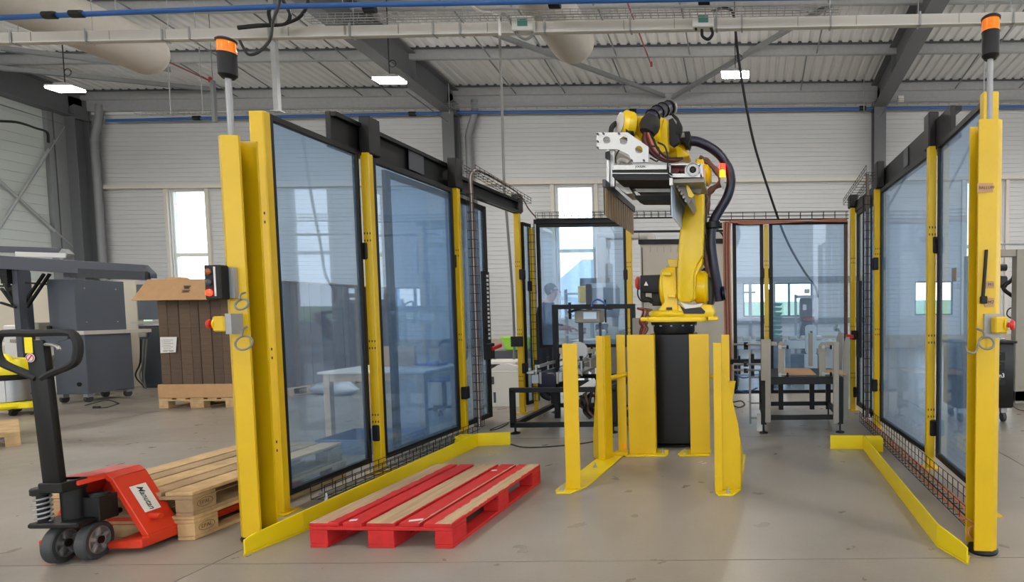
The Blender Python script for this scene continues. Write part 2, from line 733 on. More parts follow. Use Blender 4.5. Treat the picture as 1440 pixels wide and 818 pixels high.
# roof sheeting: trapezoid ribs running up the slope ----------------
ce = MB()
prof = []
x = LX - .2
while x < RX:
    prof += [(x, 0), (x + .17, 0), (x + .205, .055), (x + .265, .055)]
    x += .3
prof.append((RX, 0))
k = len(prof)
ylist = [WY + .3, FY]
vs = [(px, yy, roofz(yy) + pz) for yy in ylist for px, pz in prof]
ce._add(vs, [(i, i + 1, k + i + 1, k + i) for i in range(k - 1)])
struct('ceiling', ce, ['roof_sheet'], sharp=True)

tn = [0]


def trim(mb, m, **k):
    tn[0] += 1
    return struct('trim_%d' % tn[0], mb, m, **k)


# purlins: Z sections under the sheets
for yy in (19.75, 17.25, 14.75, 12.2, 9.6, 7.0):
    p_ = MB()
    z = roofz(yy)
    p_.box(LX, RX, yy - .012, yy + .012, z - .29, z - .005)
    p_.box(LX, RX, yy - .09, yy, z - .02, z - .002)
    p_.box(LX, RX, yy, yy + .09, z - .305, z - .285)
    p_.m(1).box(LX, RX, yy - .095, yy - .085, z - .045, z + .05)      # dark strip standing in for the shadow gap under the ribs
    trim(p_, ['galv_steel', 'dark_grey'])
# rafters (I beams up the slope) and their columns
for k, xc in enumerate((-23.0, -10.1, 4.55, 18.9)):
    r_ = MB()
    b0, b1 = roofz(WY - .2), roofz(FY)
    dy = (0, FY - WY, b1 - b0)
    depth = .95
    y0 = WY - .15
    z1 = b0 - .02
    # web, flanges as extruded sections
    for (xa, xb, za, zb) in ((xc - .012, xc + .012, z1 - depth, z1 - .1), (xc - .22, xc + .22, z1 - depth - .03, z1 - depth), (xc - .22, xc + .22, z1 - .12, z1 - .09)):
        r_.prism([(xa, za), (xb, za), (xb, zb), (xa, zb)], (0, y0, 0), (1, 0, 0), (0, 0, 1), (0, FY - y0, b1 - b0))
    # haunch
    r_.prism([(0, 0), (-2.6, .12), (-2.6, 0 + .16), (0, .0)], (xc - .012, y0 - .2, z1 - depth - .35), (0, 1, 0), (0, 0, 1), (.024, 0, 0))
    for q in range(1, 4):
        yq = y0 - .5 - 2.5 * q + .5
        dz = (yq - y0) / (FY - y0) * (b1 - b0)
        r_.box(xc - .15, xc + .15, yq - .008, yq + .008, z1 - depth + dz, z1 - .2 + dz)
    trim(r_, 'rafter_paint')
    c_ = MB()
    cy = WY - .42
    c_.box(xc - .2, xc + .2, cy - .22, cy - .195, 0, z1 - depth + .05)
    c_.box(xc - .2, xc + .2, cy + .195, cy + .22, 0, z1 - .2)
    c_.box(xc - .012, xc + .012, cy - .2, cy + .2, 0, z1 - .25)
    c_.prism([(-.2, 0), (.2, 0), (.2, .45), (-.2, .25)], (xc, cy - .21, z1 - depth - .05), (1, 0, 0), (0, 0, 1), (0, .4, 0))
    trim(c_, 'rafter_paint')
# rainwater downpipes beside columns
for xc in (-9.35, -22.35):
    d_ = MB()
    d_.tube(smoothpath([(xc, 19.75, 8.7), (xc, 19.7, 8.2), (xc - .25, 19.75, 7.5), (xc - .25, 19.75, 6.9), (xc - .25, 19.75, .1)], 4), .11, 12)
    trim(d_, 'steel_paint')
# girt lines and eaves ledge
for (x0, x1, z0, z1, d) in ((-22.8, 30, 5.86, 5.99, .16), (-22.8, 30, 8.42, 8.5, .12)):
    g_ = MB(); g_.box(x0, x1, WY - d, WY - .001, z0, z1)
    trim(g_, 'off_white' if z0 < 7 else 'white_paint')
for xc in (-19.0, -20.45, -6.82, -5.28, 7.62, 9.15):
    g_ = MB(); g_.box(xc - .06, xc + .06, WY - .08, WY - .001, .46, 5.86)
    trim(g_, 'off_white')
g_ = MB(); g_.box(-.4, 4.3, WY - .1, WY - .001, 2.38, 2.56); trim(g_, 'steel_paint')
g_ = MB(); g_.box(-.4, 4.3, WY - .08, WY - .001, .9, 1.1); trim(g_, 'steel_paint')
g_ = MB(); g_.box(-22.8, 30, WY - .25, WY - .001, 8.5, 8.86); trim(g_, 'galv_steel')
# wind bracing of the left gable
for p, q in (((0, 255), (118, 362)), ((82, 190), (-30, 365))):
    a = ax(*p, LX + .12); c = ax(*q, LX + .12)
    d = (c - a) * .05
    g_ = MB(); g_.tube([a - d * 8, c + d], .045, 8); trim(g_, 'galv_steel')
# posts of the left gable, near the corner
for xx, wd in ((77, .14), (90, .3)):
    a = ax(xx, 300, LX + .1)
    g_ = MB(); g_.box(LX, LX + .16, a.y - wd / 2, a.y + wd / 2, 0, 10); trim(g_, 'steel_paint')
# roof bracing angles
for (p, q, ya, yb) in (((690, 48), (935, 137), 14.8, 19.5), ((945, 139), (1190, -4), 19.5, 14.8), ((0, 98), (300, 128), 16.5, 19.4), ((0, 70), (240, 100), 15.5, 17.3)):
    a = at(*p, ya); c = at(*q, yb)
    g_ = MB(); g_.bar(a, c, .13, .02); g_.bar(a + Vector((0, 0, .06)), c + Vector((0, 0, .06)), .02, .13)
    trim(g_, 'steel_paint')

# outdoors seen through the windows
o_ = MB(); o_.prism([(0, -.6), (0, -.3), (20, -.3), (75, 2.9), (130, 3.2), (130, -.6)], (-120, WY + 6, 0), (0, 1, 0), (0, 0, 1), (240, 0, 0))
struct('ground', o_, 'grass')
mat('bounce_yard', (190, 186, 178), .9, var=.1)
y_ = MB(); y_.box(-90, 90, WY + .5, WY + 6, -.6, -.3); y_.box(RX + .4, 90, -80, WY + .5, -.6, -.3); y_.box(-90, RX + .4, -80, FY - .6, -.6, -.3)  # unseen pale ground added to bounce daylight up onto the roof
struct('ground', y_, 'bounce_yard')
h = MB()
hp = at(800, 380, 42)
h.prism([(-9, 0), (1.2, 0), (1.2, 5.6), (-1.2, 5.6), (-6.5, 1.2), (-9, 1.2)], (hp.x + 2.2, 42, -.3), (1, 0, 0), (0, 0, 1), (0, 12, 0))
tag(h.build('shed', 'far_wall'), 'pale grey gabled shed outside, seen through the tall middle window', 'building')
for k, (px, yy, hh) in enumerate(((252, 48, 2.9), (287, 60, 3.2), (272, 54, 2.8))):
    p = at(px, 400, yy)
    t = thing('bare_tree', '%s bare winter tree outside the tall left window' % ('left', 'right', 'middle')[k], 'tree', (p.x, yy, -.3), 0, 'bare trees outside the left window')
    t_ = MB()
    rnd = random.Random(k)
    t_.tube([(p.x, yy, -.3), (p.x + .1, yy, hh * .6), (p.x, yy, hh + 1.2)], [.14, .09, .02], 6)
    for q in range(46):
        z = rnd.uniform(.6, hh + .6)
        a = rnd.uniform(0, 2 * PI); L = rnd.uniform(.5, 1.5)
        s0 = Vector((p.x + .06, yy, z))
        e0 = s0 + Vector((math.cos(a) * L, math.sin(a) * L, L * .8))
        t_.tube([s0, (s0 + e0) / 2 + Vector((0, 0, .08)), e0], [.035, .025, .01], 4)
    t_.build('branches', 'tree_far', t)

# hall lamps ---------------------------------------------------------
lm = bpy.data.materials.new('lamp_light')
lm.use_nodes = True
lm.node_tree.nodes.remove(lm.node_tree.nodes['Principled BSDF'])
em = lm.node_tree.nodes.new('ShaderNodeEmission')
em.inputs[0].default_value = (1, .95, .88, 1)
em.inputs[1].default_value = LAMP
lm.node_tree.links.new(em.outputs[0], lm.node_tree.nodes['Material Output'].inputs[0])
MATS['lamp_light'] = lm
lu = lm.copy(); lu.name = 'roof_fill_light'; lu.node_tree.nodes['Emission'].inputs[1].default_value = LAMP * 1.6
MATS['roof_fill_light'] = lu  # emission of the uplights added for the roof


def hall_lamp(x, y, z, label, group=None, up=False):
    t = thing('hall_lamp', label, 'lamp', (x, y, z), 0, group)
    b_ = MB(); b_.box(x - .36, x + .36, y - .17, y + .17, z + .02, z + .07); b_.box(x - .2, x + .2, y - .1, y + .1, z + .07, z + .13)
    b_.build('housing', 'galv_steel', t, bevel=.01)
    b_ = MB(); b_.box(x - .34, x + .34, y - .155, y + .155, z - .03, z + .019)
    b_.build('diffuser', 'lamp_light', t)
    if up:      # uplight added to the unseen lamps to brighten the roof
        b_ = MB(); b_.box(x - .34, x + .34, y - .155, y + .155, z + .071, z + .085)
        b_.build('added_uplight', 'roof_fill_light', t)
    c_ = MB(); zt = roofz(y) - .02
    c_.tube([(x, y, z + .13), (x, y, zt)], .012, 5)
    rp = [(x + .09 + .09 * math.cos(a), y, z + .42 + .09 * math.sin(a)) for a in [PI + 2 * PI * i / 10 for i in range(11)]]
    c_.tube(rp, .01, 5)
    c_.build('hanger', 'black_metal', t)


for px, lab in ((92, 'lit flat lamp hanging at far left by the left gable'), (548, 'lit flat lamp hanging beside the big grey rafter'), (1034, 'lit flat lamp hanging above and right of the robot')):
    p = at(px, {92: 125, 548: 113, 1034: 105}[px], 14.7)
    hall_lamp(p.x, p.y, p.z, lab)
for yy in (9.8, 1, -7):  # rows out of view, the foremost placed to light the visible roof
    for xx in (-22, -13.5, -5, 4, 13, 22):
        hall_lamp(xx, yy, 7.35 if yy > 5 else 6.6, 'unseen flat hall lamp with an uplight added to brighten the roof', 'unseen hall lamps with added uplights', True)
for xx in (9.2, 18.5):
    hall_lamp(xx, 14.7, 7.3, 'lit flat hall lamp hanging from the roof beyond the right edge', 'hall lamps beyond the right edge')
# ================================================================ SAFETY FENCE
FH = 2.75


def fx(side, y):
    """plan line of the fence posts"""
    if side < 0:
        return -3.28 + (y - 3.8) * .043
    return 1.58 - max(0, y - 4.8) * .05


def fence_post(x, y, h, label, wx=.09, wy=.06, clamps=(), slots=True, group='yellow fence posts'):
    t = thing('fence_post', label, 'post', (x, y, 0), 0, group)
    b_ = MB(); b_.box(x - wx / 2, x + wx / 2, y - wy / 2, y + wy / 2, .008, h)
    b_.build('tube', 'yellow', t, bevel=.006)
    b_ = MB(); b_.box(x - wx * .9, x + wx * .9, y - .08, y + .08, 0, .0085)
    b_.build('base_plate', 'yellow', t)
    if slots:
        s_ = MB()
        for z in (2.06, 2.0, 1.14, 1.08, .5, .44):
            for dx in (-.024, 0, .024):
                s_.box(x + dx - .004, x + dx + .004, y - wy / 2 - .0015, y - wy / 2 + .001, z, z + .018)
        o = s_.build('slot_holes', 'black_metal', t); o['kind'] = 'stuff'
    for (dx, z) in clamps:
        s_ = MB(); s_.box(x + dx - .03, x + dx + .03, y - .045, y + .045, z - .07, z + .07)
        s_.build('clamp', 'black_metal', t, bevel=.008)
    return t


def glazed_panel(a, b_, z0, z1, label, stile=.045, rail=.045, th=.04, name='safety_fence', group='glazed fence panels', glassm='fence_glass'):
    a = Vector((*a, 0)); b2 = Vector((*b_, 0))
    d = (b2 - a); L = d.length; u = d.normalized(); nn = Vector((-u.y, u.x, 0))
    t = thing(name, label, 'fence', a + d / 2, 0, group)
    f_ = MB()
    up = Vector((0, 0, 1))

    def bx(s0, s1, za, zb):
        f_.obox(a + u * ((s0 + s1) / 2) + up * ((za + zb) / 2), u * ((s1 - s0) / 2), nn * (th / 2), up * ((zb - za) / 2))
    bx(0, stile, z0, z1); bx(L - stile, L, z0, z1)
    bx(stile, L - stile, z0, z0 + rail); bx(stile, L - stile, z1 - rail, z1)
    f_.build('frame', 'black_metal', t, bevel=.003)
    g_ = MB(); g_.obox(a + u * (L / 2) + up * ((z0 + z1) / 2), u * (L / 2 - stile * .8), nn * .0025, up * ((z1 - z0) / 2 - rail * .8))
    g_.build('pane', glassm, t)
    return t


# ---- left run
for (y, lab, cl) in ((3.85, 'nearest tall yellow fence post on the left, beside the beacon column', ()),
                     (4.85, 'second yellow fence post of the left run, between the two large panes', ((-.035, 1.92), (.0, .35))),
                     (6.2, 'third yellow fence post of the left run, at the open sliding door', ((-.03, 1.95), (.03, .5))),
                     (7.68, 'fourth yellow fence post of the left run, beyond the door opening', ((.05, 1.9), (.05, .62)))):
    fence_post(fx(-1, y), y, FH, lab, .1 if y < 4 else .075, .06, cl)
O = -.07
glazed_panel((fx(-1, 3.9) - .0, 3.9), (fx(-1, 4.85) - .05, 4.8), .1, FH + .01, 'large clear fence pane nearest on the left, pallet stack behind it', .035)
glazed_panel((fx(-1, 4.9), 4.9), (fx(-1, 6.2) - .02, 6.14), .1, FH - .02, 'second large clear fence pane on the left, wooden table behind it', .035)
# sliding door, partly open, running outside the second pane
dx = -3.37
t = glazed_panel((dx, 5.28), (dx + .06, 7.16), .05, FH - .03, 'sliding glazed door of the left fence, half open, with red handle', .07, .06, .04, 'sliding_door', None)
t['category'] = 'door'
x = dx + .06 + .03
d_ = MB(); d_.box(x - .02, x + .01, 6.98, 7.14, .9, 1.9); h_ = d_.build('guard_strip', 'black_metal', t)
d_ = MB()
for i in range(16):
    z = 1.05 + i * .052
    d_.box(x + .011, x + .014, 7.06, 7.11, z, z + .03)
o = d_.build('slot', 'white_paint', h_); o['kind'] = 'stuff'
d_ = MB(); d_.box(x - .01, x + .05, 6.95, 7.15, .8, 1.0); d_.build('lock_box', 'black_metal', t, bevel=.01)
d_ = MB(); d_.bar((x + .05, 7.05, .93), (x + .06, 7.3, .96), .04, .05); d_.build('handle', 'red_plastic', t, bevel=.01)


def header(x0, x1, y0, y1, z0, z1, label, group='black door headers'):
    t = thing('door_header', label, 'beam', ((x0 + x1) / 2, (y0 + y1) / 2, z0), 0, group)
    b_ = MB()
    w_ = .045
    b_.bar((x0, y0, (z0 + z1) / 2), (x1, y1, (z0 + z1) / 2), w_, z1 - z0)
    b_.build('beam', 'black_metal', t, bevel=.004)
    b_ = MB()
    b_.bar((x0 + w_, y0, z0 + .02), (x1 + w_, y1, z0 + .02), w_, .035)
    b_.bar((x0 + w_, y0, z1 - .02), (x1 + w_, y1, z1 - .02), w_, .035)
    b_.build('guide_rail', 'black_gloss', t)
    return t


hd = header(-3.33, -3.29, 4.55, 6.25, 2.72, 3.0, 'black sliding door header along the top of the left fence')
for yy, nm in ((4.92, 'bracket'), (6.22, 'bracket')):
    b_ = MB(); b_.box(fx(-1, yy) - .05, fx(-1, yy) + .05, yy - .09, yy + .05, 2.74, 3.06); b_.build('bracket', 'black_metal', hd, bevel=.01)
b_ = MB(); b_.box(-3.262, -3.256, 5.5, 5.75, 2.78, 2.97); b_.build('cover_plate', 'dark_grey', hd)
hd = header(-3.21, -3.13, 6.28, 7.72, 2.72, 2.9, 'black tube header over the left door opening, carrying a wire tray')
b_ = MB(); b_.box(fx(-1, 7.7) - .05, fx(-1, 7.7) + .05, 7.62, 7.78, 2.75, 2.98); b_.build('bracket', 'black_metal', hd, bevel=.01)

# ---- right run
for (y, lab, cl) in ((3.72, 'nearest tall yellow fence post on the right, behind the beacon column', ()),
                     (4.85, 'second yellow fence post of the right run, between the two large panes', ((.035, 1.92), (.02, .35))),
                     (6.5, 'third yellow fence post of the right run, with wire ladder beside it', ((-.02, 1.9), (-.03, .5))),
                     (7.68, 'yellow corner post of the right run, beside the carton table', ((.03, .25),))):
    fence_post(fx(1, y), y, FH + (.02 if y < 4 else 0), lab, .1 if y < 4 else .07, .06, cl)
glazed_panel((fx(1, 3.8) + .01, 3.8), (fx(1, 4.8) + .05, 4.8), .1, FH + .01, 'large clear fence pane nearest on the right, beside the beacon column', .035)
glazed_panel((fx(1, 4.9) + .01, 4.9), (fx(1, 6.45) + .03, 6.42), .1, FH - .02, 'second large clear fence pane on the right', .035)
t = glazed_panel((fx(1, 6.6) + .05, 6.6), (fx(1, 7.6) + .05, 7.6), .08, FH - .06, 'closed glazed door at the far end of the right fence, with red latch', .07, .06, .04, 'sliding_door', None)
t['category'] = 'door'
xx = fx(1, 7.3) + .02
d_ = MB(); d_.box(xx - .03, xx + .01, 7.3, 7.5, .75, 1.75); d_.build('guard_strip', 'black_metal', t, bevel=.006)
d_ = MB(); d_.box(xx - .1, xx - .03, 7.42, 7.5, .98, 1.1); d_.build('lock_box', 'black_metal', t, bevel=.008)
d_ = MB(); d_.bar((xx - .17, 7.44, 1.02), (xx - .07, 7.44, 1.02), .05, .06); d_.build('handle', 'red_plastic', t, bevel=.01)
hd = header(1.63, 1.58, 4.5, 6.5, 2.72, 2.97, 'black sliding door header along the top of the right fence', 'black door headers')
for yy in (4.92, 6.48):
    b_ = MB(); b_.box(fx(1, yy) - .03, fx(1, yy) + .06, yy - .09, yy + .05, 2.74, 3.04); b_.build('bracket', 'black_metal', hd, bevel=.01)
b_ = MB(); b_.box(1.572, 1.578, 5.55, 5.7, 2.78, 2.95); b_.build('cover_plate', 'dark_grey', hd)
hd = header(1.53, 1.48, 6.56, 7.75, 2.69, 2.83, 'black header at the far end of the right fence, under a wire tray')
b_ = MB(); b_.box(fx(1, 7.7) - .05, fx(1, 7.7) + .06, 7.62, 7.78, 2.75, 2.92); b_.build('bracket', 'black_metal', hd, bevel=.01)

# ---- back run
by = 7.95
BH = 2.62


def bx_(px, y=None):
    return at(px, 420, y or by).x


fence_post(bx_(752), by - .06, BH - .06, 'slim yellow post at the back left corner behind the sliding door', .05, .05, ((-.03, 1.75),), False)
fence_post(bx_(886), by, BH - .08, 'yellow fence post left of the robot, end of the rear pane', .075, .06, ((-.05, 1.9),))
fence_post(bx_(1024), by, BH, 'yellow fence post right of the robot, half hidden by brown cables', .05, .05)
fence_post(bx_(1078), by, BH - .05, 'yellow fence post between the narrow and the wide rear pane', .06, .06, ((-.06, 1.9), (.06, 1.9)))
glazed_panel((bx_(757), by), (bx_(883), by), .88, BH, 'rear clear fence pane left of the robot, bending man behind it', .045)
glazed_panel((bx_(1031), by), (bx_(1074), by), .2, BH + .0, 'narrow rear clear fence pane right of the robot', .05)
glazed_panel((bx_(1082), by), (bx_(1192), by), .2, BH + .0, 'wide rear clear fence pane behind the carton table', .05)
glazed_panel((fx(-1, 7.74) + .03, 7.74), (bx_(748), by), .1, BH, 'very narrow side pane between the two back left posts', .03)
b_ = MB(); b_.bar((bx_(755), by - .02, BH + .03), (bx_(890), by - .02, BH + .03), .05, .06)
tag(b_.build('fence_rail', 'black_metal'), 'black top rail over the rear pane left of the robot', 'rail')
b_ = MB(); b_.bar((bx_(890), by, BH - .12), (bx_(1020), by, BH - .12), .025, .03)
tag(b_.build('fence_rail', 'black_metal'), 'thin black rail crossing behind the robot arm', 'rail')

# ---- beacon columns with the light curtains
def column(x, y, h, s, label):
    """s = +1 opening towards +X"""
    t = thing('light_curtain_column', label, 'column', (x, y, 0), 0, 'yellow light curtain columns')
    P_ = [(.0, -.075), (.0, -.06), (-.115, -.06), (-.115, .06), (.0, .06), (.0, .075), (-.05, .082), (-.1, .085), (-.135, .06), (-.15, .02),
          (-.138, .008), (-.138, -.008), (-.15, -.02), (-.135, -.06), (-.1, -.085), (-.05, -.082)]
    b_ = MB()
    b_.prism([(a * s * .96, c * .9) for a, c in P_], (x + .072 * s, y, .03), (1, 0, 0), (0, 1, 0), (0, 0, h - .03))
    b_.build('housing', 'yellow', t)
    b_ = MB(); b_.box(x + .066 * s - s * .1, x + .066 * s - s * .075, y - .03, y + .03, .1, h - .12); b_.build('light_curtain', 'black_gloss', t)
    b_ = MB(); b_.lathe([(.08, 0), (.085, .012), (.075, .03)], (x, y, 0)); b_.build('foot', 'black_metal', t)
    for q in (-1, 1):
        b_ = MB(); b_.cyl((x - .02 * s, y + q * .06, .028), (x - .02 * s, y + q * .06, .05), .014, 8); b_.build('foot_bolt', 'galv_steel', t)
    return t


def beacon(x, y, z0, z1, label, lean=0):
    t = thing('signal_beacon', label, 'beacon', (x, y, z0), 0, 'signal beacons on poles')
    b_ = MB(); b_.cyl((x, y, z0), (x + lean, y, z1), .016, 10); b_.build('pole', 'galv_steel', t)
    b_ = MB(); b_.lathe([(.03, z1 - .02), (.046, z1), (.046, z1 + .118), (.049, z1 + .125)], (x + lean, y, 0)); b_.build('base', 'black_metal', t)
    b_ = MB(); b_.lathe([(.045, z1 + .125), (.047, z1 + .14), (.045, z1 + .155), (.047, z1 + .17), (.045, z1 + .19)], (x + lean, y, 0)); b_.build('lens', 'orange_lens', t)
    b_ = MB(); b_.lathe([(.05, z1 + .19), (.052, z1 + .2), (.04, z1 + .21), (.01, z1 + .214)], (x + lean, y, 0)); b_.build('cap', 'black_metal', t)
    return t


CL = (-3.06, 3.42); CR = (1.325, 3.14)
column(*CL, 2.44, 1, 'yellow light curtain column on the left, with control box and emergency stop')
column(*CR, 2.39, -1, 'yellow light curtain column on the right, with tape labels')
beacon(CL[0] + .0, CL[1] - .03, 2.3, 2.8, 'amber beacon on a pole above the left column')
beacon(CR[0] + .02, CR[1] + .02, 2.3, 2.76, 'amber beacon on a pole above the right column')

# wire from left beacon up to the trunking
b_ = MB()
pts = [at(337, 57, 3.42), at(345, 72, 3.42), at(352, 77, 3.43), at(365, 72, 3.44), at(380, 55, 3.5), at(384, 30, 3.6), at(392, 8, 3.7), at(398, -20, 3.8)]
b_.tube(smoothpath(pts), .008, 6)
tag(b_.build('beacon_cable', 'black_rubber'), 'black cable looping from the left beacon up to the ceiling', 'cable')

# control box, stops
t = thing('control_box', 'black control box with three lights, red one lit, on the left column', 'control box', (-3.13, 3.29, 1.5))
zc = at(322, 397, 3.3).z
b_ = MB(); b_.box(-3.115, -3.03, 3.32, 3.348, zc - .09, zc + .09); b_.build('back_plate', 'galv_steel', t)
b_ = MB(); b_.box(-3.15, -3.055, 3.26, 3.32, zc - .1, zc + .1); hb = b_.build('case', 'black_metal', t, bevel=.006)
for dz, m_ in ((.06, 'lens_off'), (.0, 'dark_grey'), (-.06, 'led_red')):
    b_ = MB(); b_.lathe([(.019, 0), (.019, .008), (.012, .014), (.001, .016)], (-3.12, 3.26, zc + dz), (0, -1, 0), 12)
    b_.build('indicator', m_, t)
b_ = MB(); b_.box(-3.09, -3.08, 3.257, 3.26, zc - .08, zc + .09); b_.build('strip', 'white_label', t)

def estop(x, y, z, dirx, label, plate):
    t = thing('emergency_stop', label, 'emergency stop', (x, y, z), 0, 'emergency stops on the columns')
    b_ = MB(); b_.box(*plate); b_.build('mounting_plate', 'galv_steel', t)
    b_ = MB(); b_.box(x - .035, x + .035, y - .035, y + .03, z - .045, z + .045); b_.build('box', 'yellow', t, bevel=.008)
    d = Vector(dirx).normalized()
    o = Vector((x, y, z)) + d * .034
    b_ = MB(); b_.lathe([(.034, 0), (.034, .006)], o, d); b_.build('collar', 'yellow_rail', t)
    b_ = MB(); b_.lathe([(.014, .006), (.014, .02), (.027, .024), (.029, .034), (.022, .042), (.001, .045)], o, d); b_.build('button', 'red_plastic', t)


z = at(328, 455, 3.3).z
estop(-3.085, 3.295, z, (-1, -.25, 0), 'yellow emergency stop with red button on the left column', (-3.05, -3.015, 3.27, 3.348, z - .06, z + .06))
z = at(1385, 457, 3.02).z
estop(1.35, 3.02, z, (.8, -.6, 0), 'yellow emergency stop with red button on the right column', (1.285, 1.385, 3.052, 3.07, z - .07, z + .06))
for (cx, cy_, y, r, lab) in ((340, 428, 3.27, .038, 'small coil of grey cable under the control box'), (343, 482, 3.27, .05, 'grey cable loop hanging under the left emergency stop'), (1387, 482, 3.01, .04, 'grey cable loop hanging under the right emergency stop')):
    p = at(cx, cy_, y)
    b_ = MB()
    b_.tube([(p.x + r * math.cos(a), y + .012 * math.sin(a * 1.0), p.z + r * .8 * math.sin(a)) for a in [2 * PI * i / 24 for i in range(24)]], .006, 6, True)
    b_.tube(smoothpath([(p.x - .01, y, p.z + r * .8), (p.x - .014, y + .01, p.z + r * 1.5), (p.x - .03, y + .06, p.z + r * 1.9)]), .006, 6)
    if cx > 1000:
        b_.tube(smoothpath([(p.x - r, y, p.z), (p.x - r * 1.6, y - .01, p.z - .05), (p.x - r * 2.6, y - .01, p.z - .045), (p.x - r * 2.9, y - .01, p.z - .015)]), .006, 6)
    tag(b_.build('cable_loop', 'grey_cable'), lab, 'cable')
# handheld key tool hanging on the right column, tape labels
p = at(1384, 385, 3.06)
t = thing('hanging_strap', 'black strap with buckle hanging down the right column', 'strap', (p.x, 3.06, p.z - .2))
b_ = MB(); b_.bar((p.x + .01, 3.06, p.z + .13), (p.x - .005, 3.06, p.z - .12), .012, .02); b_.build('band', 'black_rubber', t)
b_ = MB(); b_.box(p.x - .02, p.x + .015, 3.045, 3.068, p.z - .16, p.z - .12); b_.build('buckle', 'black_metal', t, bevel=.004)
for (cx, cy_, w_, h_, tx, lab) in ((1387, 263, .085, .05, 'BALLUFF', 'tan tape label on the upper right column'), (1393, 400, .05, .04, 'M1', 'small tan tape label above the right emergency stop'), (1393, 425, .05, .05, 'M7', 'lower small tan tape label above the right emergency stop')):
    p = at(cx, cy_, 3.05)
    yy = 3.066
    t = thing('tape_label', lab, 'label', (p.x, yy, p.z), 0, 'tape labels on the right column')
    b_ = MB(); b_.box(p.x - w_ / 2, p.x + w_ / 2, yy - .002, yy, p.z - h_ / 2, p.z + h_ / 2); b_.build('tape', 'tan_tape', t)
    text(tx, .022 if len(tx) > 3 else .026, (p.x + .008, yy - .0025, p.z), (1, 0, 0), (0, 0, 1), 'ink', t, .0003)

# small grey plate on right pane
p = ax(1343, 386, 1.575)
b_ = MB(); b_.box(1.566, 1.574, p.y - .045, p.y + .045, p.z - .05, p.z + .05)
tag(b_.build('sticker_plate', 'warm_grey'), 'small grey square plate stuck on the nearest right pane', 'plate')

# ---- yellow floor guide rails
def guide_rail(pts, foot, label):
    t = thing('guide_rail', label, 'guide rail', (*pts[0], 0), 0, 'yellow floor guide rails')
    H = .135
    b_ = MB(); f_ = MB()
    n_ = len(pts)
    for i in range(n_ - 1):
        a = Vector((*pts[i], 0)); c = Vector((*pts[i + 1], 0))
        d = (c - a); u = d.normalized(); nn = Vector((-u.y, u.x, 0)) * foot[i]
        if i == 0:     # flared, chamfered near end
            b_.prism([(0, .012), (d.length, .012), (d.length, H), (.05, H - .03), (0, H - .045)], a, u, (0, 0, 1), nn * .01)
            f_.prism([(-.01, .0), (d.length, .0), (d.length, .075), (.06, .075)], a, u, nn, (0, 0, .011))
        else:
            b_.obox((a + c) / 2 + nn * .005 + Vector((0, 0, H / 2 + .006)), u * (d.length / 2), nn * .005, Vector((0, 0, H / 2 - .006)))
            f_.obox((a + c) / 2 + nn * .035 + Vector((0, 0, .0055)), u * (d.length / 2), nn * .035, Vector((0, 0, .0055)))
    b_.build('upright_plate', 'yellow_rail', t, bevel=.002)
    f_.build('foot_flange', 'yellow_rail', t)
    return t


guide_rail([(-2.91, 3.16), (-2.84, 3.5), (-2.82, 5.77), (-2.5, 5.82)], (1, 1, 1), 'yellow floor guide rail on the left, beside the red pallet')
guide_rail([(1.17, 2.97), (1.085, 3.2), (1.13, 5.5), (.81, 5.52)], (-1, -1, -1), 'yellow floor guide rail on the right, before the carton table')
for x0, y0 in ((-2.93, 5.62), (1.2, 5.38)):
    b_ = MB(); b_.box(x0 - .05, x0 + .1, y0, y0 + .13, .122, .134); b_.box(x0 - .05, x0 + .1, y0, y0 + .012, .0, .122)
    tag(b_.build('rail_bracket', 'yellow_rail', bevel=.002), 'yellow corner bracket at the far end of the %s guide rail' % ('left' if x0 < 0 else 'right'), 'bracket', 'guide rail brackets')

# ---- wire cable trays
def wire_tray(path, w_, h_, label, side=(1, 0, 0), up=(0, 0, 1), step=.1, r=.0035, m_='black_metal', name='cable_tray'):
    b_ = MB()
    S = Vector(side); U = Vector(up)
    a = Vector(path[0]); c = Vector(path[1]); d = c - a; L = d.length; u = d.normalized()
    for (p_, q_) in ((0, 0), (w_, 0), (0, h_), (w_, h_), (w_ / 2, 0), (0, h_ / 2), (w_, h_ / 2)):
        b_.tube([a + S * p_ + U * q_, c + S * p_ + U * q_], r, 4)
    k = int(L / step)
    for i in range(k + 1):
        o = a + u * (i * step)
        b_.tube([o + U * h_, o, o + S * w_, o + S * w_ + U * h_], r, 4)
    o = b_.build(name, m_)
    o['kind'] = 'stuff'
    return tag(o, label, 'cable tray', 'wire cable trays')


wire_tray([(-3.14, 3.95, .06), (-3.05, 6.1, .06)], .1, .1, 'black wire cable tray at floor level behind the left guide rail')
wire_tray([(1.31, 3.25, .06), (1.31, 6.6, .06)], .14, .12, 'black wire cable tray at floor level behind the right guide rail')
wire_tray([(-3.12, 6.3, 2.95), (-3.04, 7.7, 2.86)], .12, .07, 'wire tray on top of the left door header')
wire_tray([(1.38, 6.55, 2.95), (1.32, 7.75, 2.8)], .15, .08, 'wire tray on top of the right far header')
wire_tray([(-3.1, 6.28, .1), (-3.1, 6.28, 2.7)], .09, .06, 'upright wire tray beside the third post of the left run', (1, 0, 0), (0, 1, 0))
wire_tray([(1.37, 6.62, .1), (1.37, 6.62, 2.7)], .09, .06, 'upright wire tray beside the third post of the right run', (1, 0, 0), (0, 1, 0))
wire_tray([(-3.02, 7.78, .15), (-3.02, 7.78, 2.6)], .09, .05, 'upright wire tray beside the fourth post of the left run', (1, 0, 0), (0, 1, 0))
wire_tray([(bx_(760), by - .1, BH + .06), (bx_(1012), by - .1, BH + .06)], .08, .09, 'wire tray along the top of the rear fence behind the robot', (0, 1, 0))
